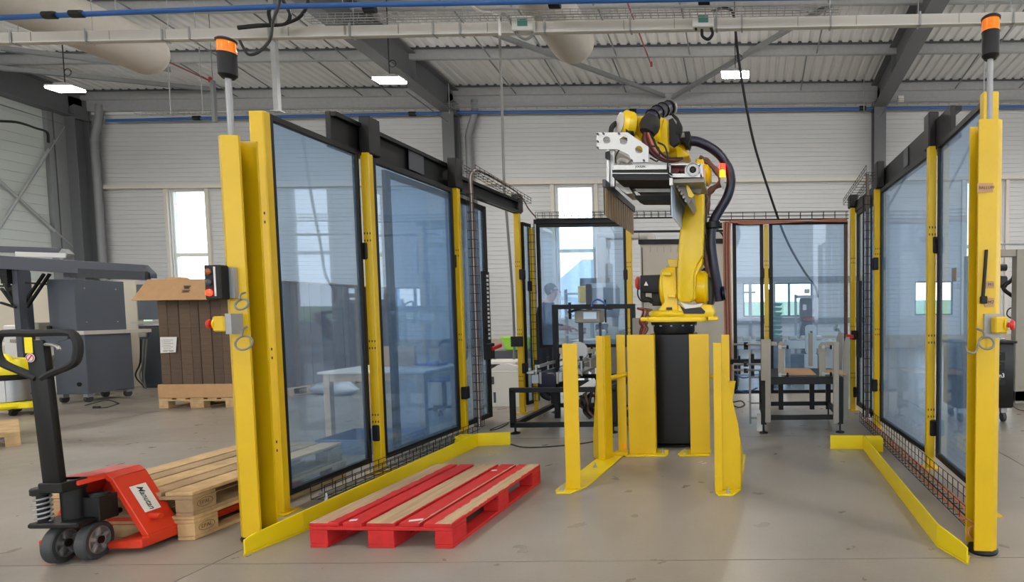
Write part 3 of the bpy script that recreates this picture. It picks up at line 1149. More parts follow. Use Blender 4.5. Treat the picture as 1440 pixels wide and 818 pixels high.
wire_tray([(bx_(1014), by - .1, BH + .02), (bx_(1192), by - .1, BH + .02)], .08, .1, 'wire tray along the top of the rear right fence', (0, 1, 0), step=.16)

# cables lying in the trays
def cable(pts, r, m_, label, name='cable', k=6, n_=6):
    b_ = MB(); b_.tube(smoothpath(pts, k), r, n_)
    return tag(b_.build(name, m_), label, 'cable')


def bundle(label, loc, strands, group=None, name='cable_bundle'):
    """cables tied together: one thing, each strand a part"""
    t = thing(name, label, 'cables', loc, 0, group)
    for pts, r, m_, k in strands:
        b_ = MB(); b_.tube(smoothpath(pts, k), r, 6); b_.build('cable', m_, t)
    return t


rnd = random.Random(3)
bundle('orange cables lying in the right floor tray', (1.37, 3.3, .07), [([(1.335 + .035 * i + rnd.uniform(-.012, .012), 3.3 + j * .3, .078 + .018 * (i % 2) + rnd.uniform(0, .012)) for j in range(12)], .009, 'copper_cable', 3) for i in range(3)])
bundle('grey cables lying in the left floor tray', (-3.1, 3.98, .07), [([(-3.1 + .03 * i + rnd.uniform(-.01, .01), 3.98 + j * .3, .08 + rnd.uniform(0, .012)) for j in range(8)], .008, 'grey_cable', 3) for i in range(2)])
cable([(-3.2, 3.5, .12), (-3.14, 3.55, .06), (-3.05, 3.6, .02), (-2.98, 3.75, .03), (-3.0, 3.9, .06), (-3.07, 4.0, .08)], .011, 'clear_plastic', 'translucent hose curving from the left column into the floor tray', 'hose')
p = gp(1354, 752)
b_ = MB(); q = Vector((1.26, 3.12, .14))
b_.tube([(q.x + .03 * math.cos(a), q.y - .01, q.z - .02 + .035 * math.sin(a)) for a in [2 * PI * i / 20 for i in range(20)]], .006, 6, True)
b_.tube(smoothpath([(q.x + .02, q.y, q.z + .01), (q.x - .03, q.y, q.z + .05), (q.x - .035, q.y + .1, q.z + .02), (1.3, 3.3, .09)]), .006, 6)
tag(b_.build('cable_loop', 'copper_cable'), 'orange cable coil at the foot of the right column', 'cable')
x = bx_(1024) - .045
bundle('brown cables tied to the post right of the robot, running on along the rear tray', (x, by - .1, .1),
       [([(x + .02 * i, by - .1 - .012 * (i % 2), .12 + .02 * i), (x + .02 * i + .004, by - .1, .8), (x + .02 * i - .004, by - .1, 1.6), (x + .02 * i, by - .1, 2.5), (x + .04 + .03 * i, by - .1, 2.6), (x + .4, by - .08, 2.62 - .01 * i), (bx_(1190), by - .08, 2.6 + .008 * i)], .012, 'brown_cable' if i % 2 else 'copper_cable', 6) for i in range(5)])
x = bx_(1190)
bundle('brown cables running up beside the back right corner post', (x, by - .13, .2), [([(x - .01 - .014 * i, by - .13, .0), (x - .01 - .014 * i, by - .13, 1.3), (x - .01 - .014 * i, by - .13, 2.55)], .008, 'brown_cable', 6) for i in range(3)])
bundle('cables running up the wire tray of the right run', (1.41, 6.65, .1), [([(1.4 + .014 * i, 6.65, .1), (1.4 + .014 * i, 6.65, 1.3), (1.4 + .014 * i, 6.64, 2.6), (1.39 + .014 * i, 6.6, 2.95)], .007, 'grey_cable' if i else 'brown_cable', 6) for i in range(3)])
bundle('pale and brown cables up the left wire tray and over the door', (-3.06, 6.31, .1),
       [([(-3.07 + .014 * i, 6.31, .1), (-3.07 + .014 * i, 6.31, 1.3), (-3.07 + .014 * i, 6.31, 2.6), (-3.07 + .014 * i, 6.33, 2.93), (-3.05 + .014 * i, 6.6, 3.0), (-3.02, 7.5, 2.96), (-2.98, 7.75, 2.8), (bx_(760), 7.87, 2.7)], .009, 'clear_plastic' if i == 1 else 'brown_cable', 6) for i in range(3)])
t = thing('junction_box', 'small black box on the fourth left post', 'box', (-3.16, 7.6, .98))
b_ = MB(); b_.box(-3.22, -3.06, 7.6, 7.64, .92, 1.06); b_.build('case', 'black_metal', t, bevel=.006)
# ================================================================ PALLETS
def worn(name, paint, wood, lo, hi, wob=.12):
    """painted board whose paint survives only where Generated x lies outside lo..hi (bare wood between)"""
    m = bpy.data.materials.new(name)
    m.use_nodes = True
    n = m.node_tree.nodes; l = m.node_tree.links
    b = n['Principled BSDF']
    tc = n.new('ShaderNodeTexCoord')
    sx = n.new('ShaderNodeSeparateXYZ'); l.new(tc.outputs['Generated'], sx.inputs[0])
    no = n.new('ShaderNodeTexNoise'); no.inputs['Scale'].default_value = 18; no.inputs['Detail'].default_value = 8
    l.new(tc.outputs['Object'], no.inputs['Vector'])
    ad = n.new('ShaderNodeMath'); ad.operation = 'MULTIPLY_ADD'
    l.new(no.outputs['Fac'], ad.inputs[0]); ad.inputs[1].default_value = wob * 2; ad.inputs[2].default_value = -wob
    su = n.new('ShaderNodeMath'); su.operation = 'ADD'; l.new(sx.outputs[0], su.inputs[0]); l.new(ad.outputs[0], su.inputs[1])
    g1 = n.new('ShaderNodeMath'); g1.operation = 'GREATER_THAN'; l.new(su.outputs[0], g1.inputs[0]); g1.inputs[1].default_value = lo
    g2 = n.new('ShaderNodeMath'); g2.operation = 'LESS_THAN'; l.new(su.outputs[0], g2.inputs[0]); g2.inputs[1].default_value = hi
    # worn only on the upper face
    ge = n.new('ShaderNodeNewGeometry'); sn = n.new('ShaderNodeSeparateXYZ'); l.new(ge.outputs['Normal'], sn.inputs[0])
    g3 = n.new('ShaderNodeMath'); g3.operation = 'GREATER_THAN'; l.new(sn.outputs[2], g3.inputs[0]); g3.inputs[1].default_value = .7
    m1 = n.new('ShaderNodeMath'); m1.operation = 'MULTIPLY'; l.new(g1.outputs[0], m1.inputs[0]); l.new(g2.outputs[0], m1.inputs[1])
    m2 = n.new('ShaderNodeMath'); m2.operation = 'MULTIPLY'; l.new(m1.outputs[0], m2.inputs[0]); l.new(g3.outputs[0], m2.inputs[1])
    mp = n.new('ShaderNodeMapping'); mp.inputs['Scale'].default_value = (30, 2, 1); l.new(tc.outputs['Object'], mp.inputs[0])
    n2 = n.new('ShaderNodeTexNoise'); n2.inputs['Scale'].default_value = 1.5; n2.inputs['Detail'].default_value = 6; l.new(mp.outputs[0], n2.inputs['Vector'])
    rw_ = n.new('ShaderNodeValToRGB')
    rw_.color_ramp.elements[0].position = .3; rw_.color_ramp.elements[1].position = .7
    wc = lin(wood)
    rw_.color_ramp.elements[0].color = (*[c * .7 for c in wc], 1); rw_.color_ramp.elements[1].color = (*wc, 1)
    l.new(n2.outputs['Fac'], rw_.inputs[0])
    pc = lin(paint)
    rp = n.new('ShaderNodeValToRGB')
    rp.color_ramp.elements[0].position = .3; rp.color_ramp.elements[1].position = .75
    rp.color_ramp.elements[0].color = (*[c * .75 for c in pc], 1); rp.color_ramp.elements[1].color = (*pc, 1)
    l.new(no.outputs['Fac'], rp.inputs[0])
    mx = n.new('ShaderNodeMix'); mx.data_type = 'RGBA'
    l.new(m2.outputs[0], mx.inputs[0]); l.new(rp.outputs[0], mx.inputs[6]); l.new(rw_.outputs[0], mx.inputs[7])
    l.new(mx.outputs[2], b.inputs['Base Color'])
    b.inputs['Roughness'].default_value = .7
    MATS[name] = m


RED = (206, 34, 34); BARE = (196, 166, 130)
worn('red_solid', RED, BARE, 2, 3)
worn('red_board_a', RED, BARE, -1, .68)
worn('red_board_c', RED, BARE, .04, .95, .08)
worn('red_board_e', RED, BARE, .42, .97)
worn('red_board_b', RED, BARE, .93, 2, .1)


def pallet(x, y, z, rz, label, W=.8, L=1.2, H=.144, mats=None, group=None, wood='wood', cols=(.145, .1, .145, .1, .145)):
    """four-way pallet; x,y = near left corner, boards run away along local y"""
    t = thing('pallet', label, 'pallet', (x, y, z), rz, group)
    k = W / .8
    th = .022 * H / .144
    R3 = Matrix.Rotation(rz, 3, 'Z')

    def place(name, x0, x1, y0, y1, z0, z1, m, bev=.003):
        b_ = MB()
        b_.box(x0, x1, y0, y1, z0, z1)
        b_.v = [R3 @ p + Vector((x, y, z)) for p in b_.v]
        return b_.build(name, m, t, bevel=bev)
    mats = mats or [wood] * 5
    wd = [c * k for c in cols]
    gap = (W - sum(wd)) / (len(wd) - 1)
    a = 0
    rnd = random.Random(int(abs(x) * 100))
    for w_, m_ in zip(wd, mats):
        e = rnd.uniform(-.003, .003)
        place('top_board', a, a + w_, e, L + e, H - th + rnd.uniform(-.001, .001), H, m_)
        a += w_ + gap
    base = mats[1] if mats[1] != 'red_board_b' else 'red_solid'
    bw_ = .145 * L / 1.2
    for yy in (0, L / 2 - bw_ / 2, L - bw_):
        place('stringer_board', 0, W, yy, yy + bw_, H - 2 * th, H - th - .001, base)
        for q, xx in enumerate((0, W / 2 - .0725 * k, W - .145 * k if True else 0)):
            ww = .1 * k if q != 1 else .145 * k
            x0 = 0 if q == 0 else (W / 2 - ww / 2 if q == 1 else W - ww)
            place('block', x0, x0 + ww, yy, yy + bw_, th, H - 2 * th - .001, base)
    for x0, ww in ((0, .1 * k), (W / 2 - .0725 * k, .145 * k), (W - .1 * k, .1 * k)):
        place('bottom_board', x0, x0 + ww, 0, L, 0, th - .001, base)
    return t


rp_ = pallet(-2.612, 3.26, 0, math.radians(-2.2), 'red painted wooden pallet with worn boards on the concrete floor', .87, 1.27, .152,
             ['red_board_a', 'red_solid', 'red_board_c', 'red_board_b', 'red_board_e'], cols=(.165, .105, .16, .11, .16))
for (px, py, w_, rz) in ((497, 731, .04, .3), (585, 731, .075, .35), (695, 661, .04, .2)):
    p = gp(px, py, .153)
    b_ = MB()
    b_.obox((p.x, p.y, .1535), (w_ / 2 * math.cos(rz), w_ / 2 * math.sin(rz), 0), (-.014 * math.sin(rz), .014 * math.cos(rz), 0), (0, 0, .0006))
    b_.build('paper_scrap', 'white_label', rp_)
mkp = (.155, .12, .155, .12, .155)
pw = pallet(-4.27, 3.36, .15, math.radians(1.5), 'upper raw wooden pallet of the stack beside the red pallet jack', .85, 1.32, .15, ['wood', 'wood_grey', 'wood', 'wood_grey', 'wood'], 'raw pallets on the jack', cols=mkp)
pw2 = pallet(-4.27, 3.38, 0, math.radians(.2), 'lower raw wooden pallet of the stack, on the forks of the red jack', .85, 1.32, .15, ['wood_grey', 'wood', 'wood', 'wood_grey', 'wood'], 'raw pallets on the jack', cols=mkp)
# burnt-in oval stamp on the corner blocks' faces towards the aisle
mat('burn', (112, 84, 58), .9)
for t, z in ((pw, .15), (pw2, 0)):
    a = t.rotation_euler.z
    u = Vector((-math.sin(a), math.cos(a), 0)); nn = Vector((math.cos(a), math.sin(a), 0))
    o = Vector(t.location) + nn * (.85 + .0015) + u * .08 + Vector((0, 0, .068))
    b_ = MB()
    b_.tube([o + u * .052 * math.cos(q) + Vector((0, 0, .026 * math.sin(q))) for q in [2 * PI * i / 20 for i in range(20)]], .0016, 4, True)
    b_.build('oval_stamp', 'burn', t)
    text('EPAL', .034, o, u, (0, 0, 1), 'burn', t, .0005)
q = math.radians(53)
pallet(-7.88 - .84 * math.cos(q), 5.99 - .84 * math.sin(q), 0, q, 'wooden pallet lying on the floor at the far left edge', .84, 1.2, .16)

# ================================================================ PALLET JACK
JX, JY = -3.83, 3.12
t = thing('pallet_jack', 'red hand pallet jack with black handle, forks under the raw pallets', 'pallet jack', (JX, JY, 0))
J = lambda x, y, z: Vector((JX + x, JY + y, z))
b_ = MB()
for s in (-1, 1):
    b_ = MB()
    x0, x1 = sorted((s * .11, s * .27))
    # box section fork with turned down lips, tapering to the tip
    b_.prism([(.12, .075), (1.25, .075), (1.3, .05), (1.3, .03), (1.2, .03), (.3, .028), (.12, .05)], J(x0, 0, 0), (0, 1, 0), (0, 0, 1), (x1 - x0, 0, 0))
    b_.build('fork', 'red_jack', t, bevel=.006)
b_ = MB()
o_ = [(-.3, .035), (-.3, .1), (-.11, .44), (-.075, .47), (.075, .47), (.11, .44), (.3, .1), (.3, .035)]
i_ = [(.262, .035), (.262, .095), (.092, .415), (.065, .435), (-.065, .435), (-.092, .415), (-.262, .095), (-.262, .035)]
for q in range(7):
    a, c, d, e = o_[q], o_[q + 1], i_[6 - q], i_[7 - q]
    b_.prism([a, c, d, e], J(0, .1, 0), (1, 0, 0), (0, 0, 1), (0, .19, 0))
b_.prism([(-.085, .44), (.085, .44), (.065, .475), (-.065, .475)], J(0, -.04, 0), (1, 0, 0), (0, 0, 1), (0, .15, 0))
b_.prism([(-.26, .09), (.26, .09), (.092, .42), (-.092, .42)], J(0, .262, 0), (1, 0, 0), (0, 0, 1), (0, .012, 0))
bd = b_.build('body', 'red_jack', t, bevel=.004)
# foot plates either side
for s in (-1, 1):
    b_ = MB(); b_.prism([(s * .1, .035), (s * .3, .035), (s * .3, .09), (s * .1, .075)], J(0, .06, 0), (1, 0, 0), (0, 0, 1), (0, .05, 0))
    b_.build('toe_plate', 'red_jack', t, bevel=.006)
b_ = MB(); b_.cyl(J(.225, .17, .19), J(.31, .17, .19), .017, 12); b_.build('roller_pin', 'red_jack', t)
# label on the sloping side plate
sl = Vector((.19, 0, -.34)).normalized()
nn = Vector((.34, 0, .19)).normalized()
lo = J(.192, .195, .293) + nn * .0035
b_ = MB(); b_.obox(lo, sl * .088, Vector((0, .045, 0)), nn * .001); lb = b_.build('maker_label', 'white_label', bd)
text('Manutan', .045, lo + nn * .0015, sl, Vector((0, 1, 0)), 'ink', bd, .0003, .35, bold=.0006)
# pump and steering
b_ = MB()
b_.prism([(-.15, -.1), (.13, -.1), (.1, .16), (-.11, .16)], J(0, 0, .218), (1, 0, 0), (0, 1, 0), (0, 0, .03)); b_.build('steer_plate', 'black_metal', t, bevel=.008)
b_ = MB(); b_.cyl(J(0, 0, .22), J(0, 0, .45), .05, 16); b_.cyl(J(.1, .04, .23), J(.1, .04, .38), .04, 14); b_.box(JX - .05, JX + .14, JY, JY + .1, .22, .36)
b_.build('pump', 'black_metal', t, bevel=.004)
b_ = MB(); hel = [J(-.1 + .032 * math.cos(q), -.06 + .032 * math.sin(q), .25 + q * .0042) for q in [i * .5 for i in range(70)]]
b_.tube(hel, .006, 5); b_.build('spring', 'galv_steel', t)
b_ = MB(); b_.cyl(J(-.1, -.06, .23), J(-.1, -.06, .42), .024, 12); b_.cyl(J(-.1, -.06, .4), J(-.1, -.06, .44), .045, 12); b_.box(JX - .06, JX + .07, JY - .11, JY + .02, .42, .475); b_.build('linkage', 'black_metal', t, bevel=.005)
# wheels, steered a little to the left
wa = Vector((math.cos(.28), math.sin(.28), 0))
wp = Vector((-wa.y, wa.x, 0))
for s in (-1, 1):
    wc = Vector((JX + .01, JY, .106)) + wa * (s * .072)
    b_ = MB(); b_.ring([(.078, -.026), (.1, -.026), (.106, -.02), (.106, .02), (.1, .026), (.078, .026)], wc, wa, 28); wl = b_.build('steer_wheel', 'rubber_grey', t)
    b_ = MB(); b_.lathe([(.079, -.024), (.079, .024), (.071, .026), (.068, .008), (.03, .006), (.028, .026), (.001, .027)], wc, wa, 28); b_.build('hub', 'cast_alu', wl)
    for q in range(5):
        b_ = MB()
        a = q * 2 * PI / 5 + .3
        d = wp * math.cos(a) + Vector((0, 0, math.sin(a)))
        b_.obox(wc + wa * .016 + d * .048, d * .023, wa * .006, d.cross(wa) * .009)
        b_.build('spoke', 'galv_steel', wl)
    b_ = MB(); b_.cyl(wc, wc + wa * .034, .022, 12); b_.build('axle_cap', 'black_metal', wl)
for s in (-1, 1):
    b_ = MB(); b_.lathe([(.02, -.03), (.037, -.03), (.037, .03), (.02, .03)], J(s * .19, 1.15, .037), (1, 0, 0), 14); b_.build('load_roller', 'off_white', t)
# drawbar and handle loop
HX = -.01
b_ = MB()
b_.bar(J(HX, -.07, .42), J(HX, -.1, 1.26), .1, .04, (0, 1, 0)); b_.build('drawbar', 'black_metal', t, bevel=.012, seg=2)
b_ = MB()
lp = [(-.015, 1.05), (-.09, 1.085), (-.19, 1.13), (-.222, 1.17), (-.228, 1.23), (-.215, 1.275), (-.18, 1.297), (0, 1.297), (.17, 1.297), (.205, 1.275), (.218, 1.235), (.21, 1.17), (.18, 1.125), (.08, 1.085), (.015, 1.05)]
b_.tube([J(HX + a, -.1, z) for a, z in smoothpath([(a, 0, z) for a, z in lp], 3) and [(q.x, q.z) for q in smoothpath([(a, 0, z) for a, z in lp], 3)]], .02, 8)
b_.build('handle_loop', 'black_rubber', t)
b_ = MB(); b_.box(JX + HX - .045, JX + HX - .003, JY - .122, JY - .12, 1.19, 1.275); b_.build('warning_label', 'vac_yellow', t)
b_ = MB(); b_.lathe([(.024, 0), (.024, .002)], J(HX - .02, -.12, 1.165), (0, -1, 0)); wl = b_.build('round_label', 'white_label', t)
b_ = MB(); b_.bar(J(HX - .032, -.123, 1.15), J(HX - .008, -.123, 1.18), .006, .001, (0, -1, 0)); b_.tube([J(HX - .02 + .019 * math.cos(q), -.1225, 1.165 + .019 * math.sin(q)) for q in [2 * PI * i / 16 for i in range(16)]], .002, 4, True); b_.build('red_mark', 'red_plastic', wl)
b_ = MB(); b_.tube(smoothpath([J(HX + .01, -.1, 1.235), J(HX + .08, -.11, 1.235), J(HX + .13, -.12, 1.222), J(HX + .15, -.13, 1.205)]), [.01] * 18 + [.006], 8) if False else b_.tube(smoothpath([J(HX + .01, -.1, 1.235), J(HX + .08, -.11, 1.235), J(HX + .13, -.12, 1.222), J(HX + .15, -.13, 1.205)]), .009, 8)
b_.build('release_lever', 'cast_alu', t)
b_ = MB(); b_.prism([(.02, 1.225), (.17, 1.265), (.17, 1.285), (.02, 1.285)], J(HX, -.105, 0), (1, 0, 0), (0, 0, 1), (0, .012, 0)); b_.build('lever_bracket', 'dark_grey', t)

# ================================================================ ROBOT GUARDS
GH = 1.16
def gpost(t, poly, h, m_='yellow'):
    b_ = MB(); b_.prism(poly, (0, 0, .012), (1, 0, 0), (0, 1, 0), (0, 0, h - .012)); return b_.build('upright', m_, t, bevel=.004)


def gusset(t, p, q, h, top, thick):
    """triangular web standing on segment p->q (wide at the foot), tapering upwards"""
    a = Vector((*p, .012)); c = Vector((*q, .012)); u = (c - a); nn = Vector((-u.y, u.x, 0)).normalized()
    b_ = MB(); b_.prism([(0, 0), (1, 0), (1, h * .25), (.15, h), (0, top)], a, u, (0, 0, 1), nn * thick); return b_.build('gusset', 'yellow', t, bevel=.003)


def bolts(t, pts):
    for x, y in pts:
        b_ = MB(); b_.cyl((x, y, .012), (x, y, .03), .012, 6); b_.cyl((x, y, .012), (x, y, .016), .02, 10); b_.cyl((x, y, .03), (x, y, .05), .006, 6)
        b_.build('anchor_bolt', 'galv_steel', t)


# left guard: plate on the floor with a near flat post and a far angle post
t = thing('robot_guard', 'left yellow robot guard with two uprights on one floor plate', 'guard', (-1.42, 4.8, 0), 0, 'yellow robot guards')
b_ = MB(); b_.prism([(-1.5, 4.27), (-1.47, 4.2), (-1.36, 4.2), (-1.28, 4.35), (-1.2, 5.3), (-1.42, 5.3)], (0, 0, 0), (1, 0, 0), (0, 1, 0), (0, 0, .012)); b_.build('floor_plate', 'yellow_rail', t, bevel=.003)
gpost(t, [(-1.42, 4.28), (-1.305, 4.28), (-1.305, 4.29), (-1.41, 4.29), (-1.41, 4.36), (-1.42, 4.36)], GH - .02)
gusset(t, (-1.415, 4.36), (-1.455, 4.55), .75, .95, .01)
gpost(t, [(-1.395, 5.14), (-1.33, 5.14), (-1.33, 5.15), (-1.385, 5.15), (-1.385, 5.24), (-1.395, 5.24)], GH)
gpost(t, [(-1.33, 5.14), (-1.32, 5.14), (-1.285, 5.26), (-1.295, 5.26)], GH)
gusset(t, (-1.39, 5.16), (-1.46, 5.24), .75, .9, .01)
bolts(t, [(-1.45, 4.27), (-1.36, 4.9)])
# tie bars to the rear guard
b_ = MB(); b_.cyl((-1.3, 5.24, .76), (-1.16, 5.4, .78), .022, 10); b_.build('tie_bar', 'yellow', t)
b_ = MB(); b_.box(-1.3, -1.16, 5.3, 5.33, .0, .04); b_.build('tie_bar', 'yellow', t)
# middle guards
t = thing('robot_guard', 'narrow yellow guard upright just left of the wide plate', 'guard', (-1.2, 5.4, 0), 0, 'yellow robot guards')
x0 = at(868, 560, 5.36).x; x1 = at(880.5, 560, 5.36).x
gpost(t, [(x0, 5.36), (x1, 5.36), (x1, 5.37), (x0 + .01, 5.37), (x0 + .01, 5.46), (x0, 5.46)], GH)
b_ = MB(); b_.box(x0 - .05, x1 - .01, 5.3, 5.5, 0, .012); b_.build('floor_plate', 'yellow_rail', t)
b_ = MB(); b_.box(x1 - .035, x1 - .015, 5.356, 5.36, .06, .11); b_.build('orange_tag', 'orange_lens', t)
t = thing('robot_guard', 'wide yellow guard plate standing in front of the black pedestal', 'guard', (-1.0, 5.36, 0), 0, 'yellow robot guards')
x0 = at(883, 560, 5.34).x; x1 = at(921, 560, 5.34).x
gpost(t, [(x0, 5.34), (x1, 5.34), (x1, 5.42), (x1 - .01, 5.42), (x1 - .01, 5.35), (x0, 5.35)], GH)
b_ = MB(); b_.prism([(x0 - .02, 5.28), (x1 + .1, 5.28), (x1 + .12, 5.33), (x1 + .1, 5.5), (x0 - .02, 5.5)], (0, 0, 0), (1, 0, 0), (0, 1, 0), (0, 0, .012)); b_.build('floor_plate', 'yellow_rail', t, bevel=.003)
bolts(t, [(x1 + .06, 5.38)])
t = thing('robot_guard', 'yellow guard plate right of the black pedestal opening', 'guard', (-.5, 5.36, 0), 0, 'yellow robot guards')
x0 = at(970, 560, 5.34).x; x1 = at(998, 560, 5.34).x
gpost(t, [(x0, 5.34), (x1, 5.34), (x1, 5.35), (x0 + .01, 5.35), (x0 + .01, 5.42), (x0, 5.42)], GH)
b_ = MB(); b_.prism([(x0 - .1, 5.28), (x1, 5.28), (x1, 5.5), (x0 - .1, 5.5), (x0 - .12, 5.33)], (0, 0, 0), (1, 0, 0), (0, 1, 0), (0, 0, .012)); b_.build('floor_plate', 'yellow_rail', t, bevel=.003)
bolts(t, [(x0 - .06, 5.38)])
b_ = MB(); b_.cyl((x1, 5.4, .75), (x1 + .12, 5.3, .75), .018, 10); b_.build('tie_bar', 'yellow', t)
# right guard
t = thing('robot_guard', 'right yellow robot guard with curved gusset, nearest the carton table', 'guard', (-.2, 4.6, 0), 0, 'yellow robot guards')
b_ = MB(); b_.prism([(-.26, 4.2), (-.23, 4.12), (-.12, 4.12), (-.065, 4.24), (-.03, 5.3), (-.22, 5.3), (-.24, 4.3)], (0, 0, 0), (1, 0, 0), (0, 1, 0), (0, 0, .012)); b_.build('floor_plate', 'yellow_rail', t, bevel=.003)
gpost(t, [(-.262, 4.2), (-.2, 4.2), (-.2, 4.21), (-.252, 4.21), (-.252, 4.3), (-.262, 4.3)], GH - .02)
b_ = MB(); b_.prism([(0, 0), (.15, 0), (.15, .3), (.13, .5), (.06, .82), (.02, .92), (0, 1.0)], (-.21, 4.215, .012), (1, .35, 0), (0, 0, 1), (0, .01, 0)); b_.build('gusset', 'yellow', t, bevel=.003)
b_ = MB(); b_.prism([(0, 0), (.2, 0), (.2, .18), (.14, .3), (0, .4)], (-.075, 4.26, .012), (.08, 1, 0), (0, 0, 1), (.01, 0, 0)); b_.build('side_web', 'yellow', t, bevel=.003)
gpost(t, [(-.245, 5.16), (-.17, 5.16), (-.17, 5.17), (-.235, 5.17), (-.235, 5.26), (-.245, 5.26)], GH)
b_ = MB(); b_.prism([(0, 0), (.07, .03), (.1, .2), (.03, .2), (.0, .14)], (-.215, 5.1, .53), (1, 0, 0), (0, 0, 1), (0, .08, 0)); b_.build('bracket', 'yellow', t, bevel=.003)
bolts(t, [(-.16, 4.17), (-.12, 4.8)])

# ================================================================ ROBOT
RY = 5.9


def pw_(pts, Y):
    out = []
    for x, y in pts:
        p = at(x, y, Y); out.append((p.x, p.z))
    return out


def slab(mb, pts, Y, th):
    return mb.prism(pw_(pts, Y), (0, Y, 0), (1, 0, 0), (0, 0, 1), (0, th, 0))


bc = at(948, 452, RY)
rob = thing('palletizing_robot', 'yellow palletizing robot arm on a black pedestal, holding a clamp gripper', 'robot', (bc.x, RY, 0))
pc_ = Vector((bc.x, RY, 0))
zt = bc.z
b_ = MB(); b_.box(pc_.x - .225, pc_.x + .225, RY - .22, RY + .22, .02, zt - .12); b_.box(pc_.x - .28, pc_.x + .28, RY - .28, RY + .28, 0, .02)
b_.build('pedestal', 'black_gloss', rob, bevel=.01)
b_ = MB(); b_.lathe([(.2, zt - .13), (.215, zt - .1), (.215, zt - .035), (.24, zt - .03), (.24, zt)], (pc_.x, RY, 0), n=32); b_.build('pedestal_flange', 'black_metal', rob)
b_ = MB()
for q in range(12):
    a = 2 * PI * q / 12
    b_.cyl((pc_.x + .225 * math.cos(a), RY + .225 * math.sin(a), zt - .045), (pc_.x + .225 * math.cos(a), RY + .225 * math.sin(a), zt - .028), .012, 6)
o = b_.build('flange_bolts', 'galv_steel', rob); o['kind'] = 'stuff'
# base casting
b_ = MB()
sh = rrect(.62, .5, .08)
b_.prism(sh, (pc_.x + .05, RY, zt), (1, 0, 0), (0, 1, 0), (0, 0, .055))
b_.lathe([(.25, zt + .055), (.26, zt + .07), (.26, zt + .1), (.22, zt + .12)], (pc_.x, RY, 0), n=32)
for (x0, y0) in ((909, 446), (1003, 444)):
    p = at(x0, y0, RY - .15); b_.box(p.x - .05, p.x + .05, RY - .22, RY - .08, zt + .01, zt + .05)
b_.build('base', 'robot_yellow', rob, bevel=.012, seg=2)
# turret: two webs, gearbox between
tz = zt + .1
b_ = MB()
slab(b_, [(918, 446), (934, 424), (931, 408), (930, 384), (936, 375), (950, 375), (953, 430), (955, 446)], RY - .18, .1)
slab(b_, [(918, 446), (934, 424), (934, 410), (950, 410), (952, 446)], RY + .14, .08)
slab(b_, [(953, 446), (953, 428), (1000, 428), (1004, 436), (1004, 446)], RY - .22, .42)
b_.build('turret', 'robot_yellow', rob, bevel=.012, seg=2)
b_ = MB(); slab(b_, [(937, 432), (945, 432), (946, 442), (937, 442)], RY - .186, .012); b_.build('turret_pocket', 'black_gloss', rob)
j2 = at(962, 404, RY)
b_ = MB()
gx0 = at(929, 404, RY).x; gx1 = at(951, 404, RY).x
b_.lathe([(.15, 0), (.19, .015), (.2, .04), (.2, gx1 - gx0 - .02), (.185, gx1 - gx0)], (gx0, RY + .03, j2.z), (1, 0, 0), 32)
b_.build('shoulder_gearbox', 'robot_yellow', rob)
b_ = MB()
for q in ((945, 416), (939, 385)):
    p = at(*q, RY - .2); b_.obox(p, (.04, 0, 0), (0, .03, 0), (0, 0, .018))
slab(b_, [(939, 364), (953, 364), (953, 376), (943, 376), (939, 371)], RY - .12, .12)
b_.build('lifting_lug', 'robot_yellow', rob, bevel=.006)
b_ = MB()
slab(b_, [(900, 387), (929, 386), (929, 412), (900, 411)], RY - .1, .2)
slab(b_, [(916, 411), (930, 411), (928, 430), (917, 430)], RY - .05, .12)
mt = b_.build('shoulder_motor', 'black_metal', rob, bevel=.01, seg=2)
b_ = MB(); p = at(899, 398, RY); b_.lathe([(.07, 0), (.07, .02), (.05, .035)], (p.x, RY, p.z), (-1, 0, 0)); b_.build('motor_cap', 'red_plastic', mt)
b_ = MB(); q = pw_([(908, 402), (914, 402), (911, 396)], RY); b_.prism(q, (0, RY - .104, 0), (1, 0, 0), (0, 0, 1), (0, .003, 0)); b_.build('warning_triangle', 'white_label', mt)
b_ = MB()
b_.tube(smoothpath([at(904, 411, RY - .05), at(905, 420, RY - .06), at(912, 421, RY - .06), at(918, 424, RY)]), .028, 8)
b_.tube(smoothpath([at(897, 404, RY), at(897, 415, RY - .03), at(902, 423, RY - .04), at(910, 424, RY - .03), at(916, 422, RY)]), .007, 6)
b_.build('motor_cable', 'black_rubber', rob)
# lower arm: a tapering blade, broad foot at the shoulder
b_ = MB()
arm = [(952, 385), (953, 360), (955, 330), (959, 306), (966, 280), (972, 262), (978, 250), (990, 250), (990, 300), (989, 340), (988, 360), (980, 372), (976, 384), (975, 420), (970, 425), (956, 425), (952, 418)]
slab(b_, arm, RY - .24, .17)
b_.build('lower_arm', 'robot_yellow', rob, bevel=.018, seg=3)
b_ = MB(); slab(b_, [(972, 384), (985, 365), (988, 362), (987, 372), (979, 388), (978, 420), (973, 424)], RY - .2, .2); b_.build('arm_rib', 'robot_yellow', rob, bevel=.01, seg=2)
b_ = MB()
x0 = at(978, 404, RY).x; x1 = at(996, 404, RY).x
b_.lathe([(.16, 0), (.17, .01), (.17, x1 - x0 - .03), (.14, x1 - x0)], (x0, RY + .02, j2.z), (1, 0, 0), 28); b_.build('shoulder_disc', 'robot_yellow', rob)
b_ = MB(); slab(b_, [(983, 380), (992, 374), (1000, 378), (1006, 400), (1003, 428), (994, 432), (993, 400)], RY + .05, .26); b_.build('counterbalance', 'dark_grey', rob, bevel=.03, seg=3)
b_ = MB(); slab(b_, [(956, 424), (962, 427), (975, 429), (988, 426), (985, 431), (964, 434)], RY - .235, .02); b_.build('shelf_plate', 'white_paint', rob)
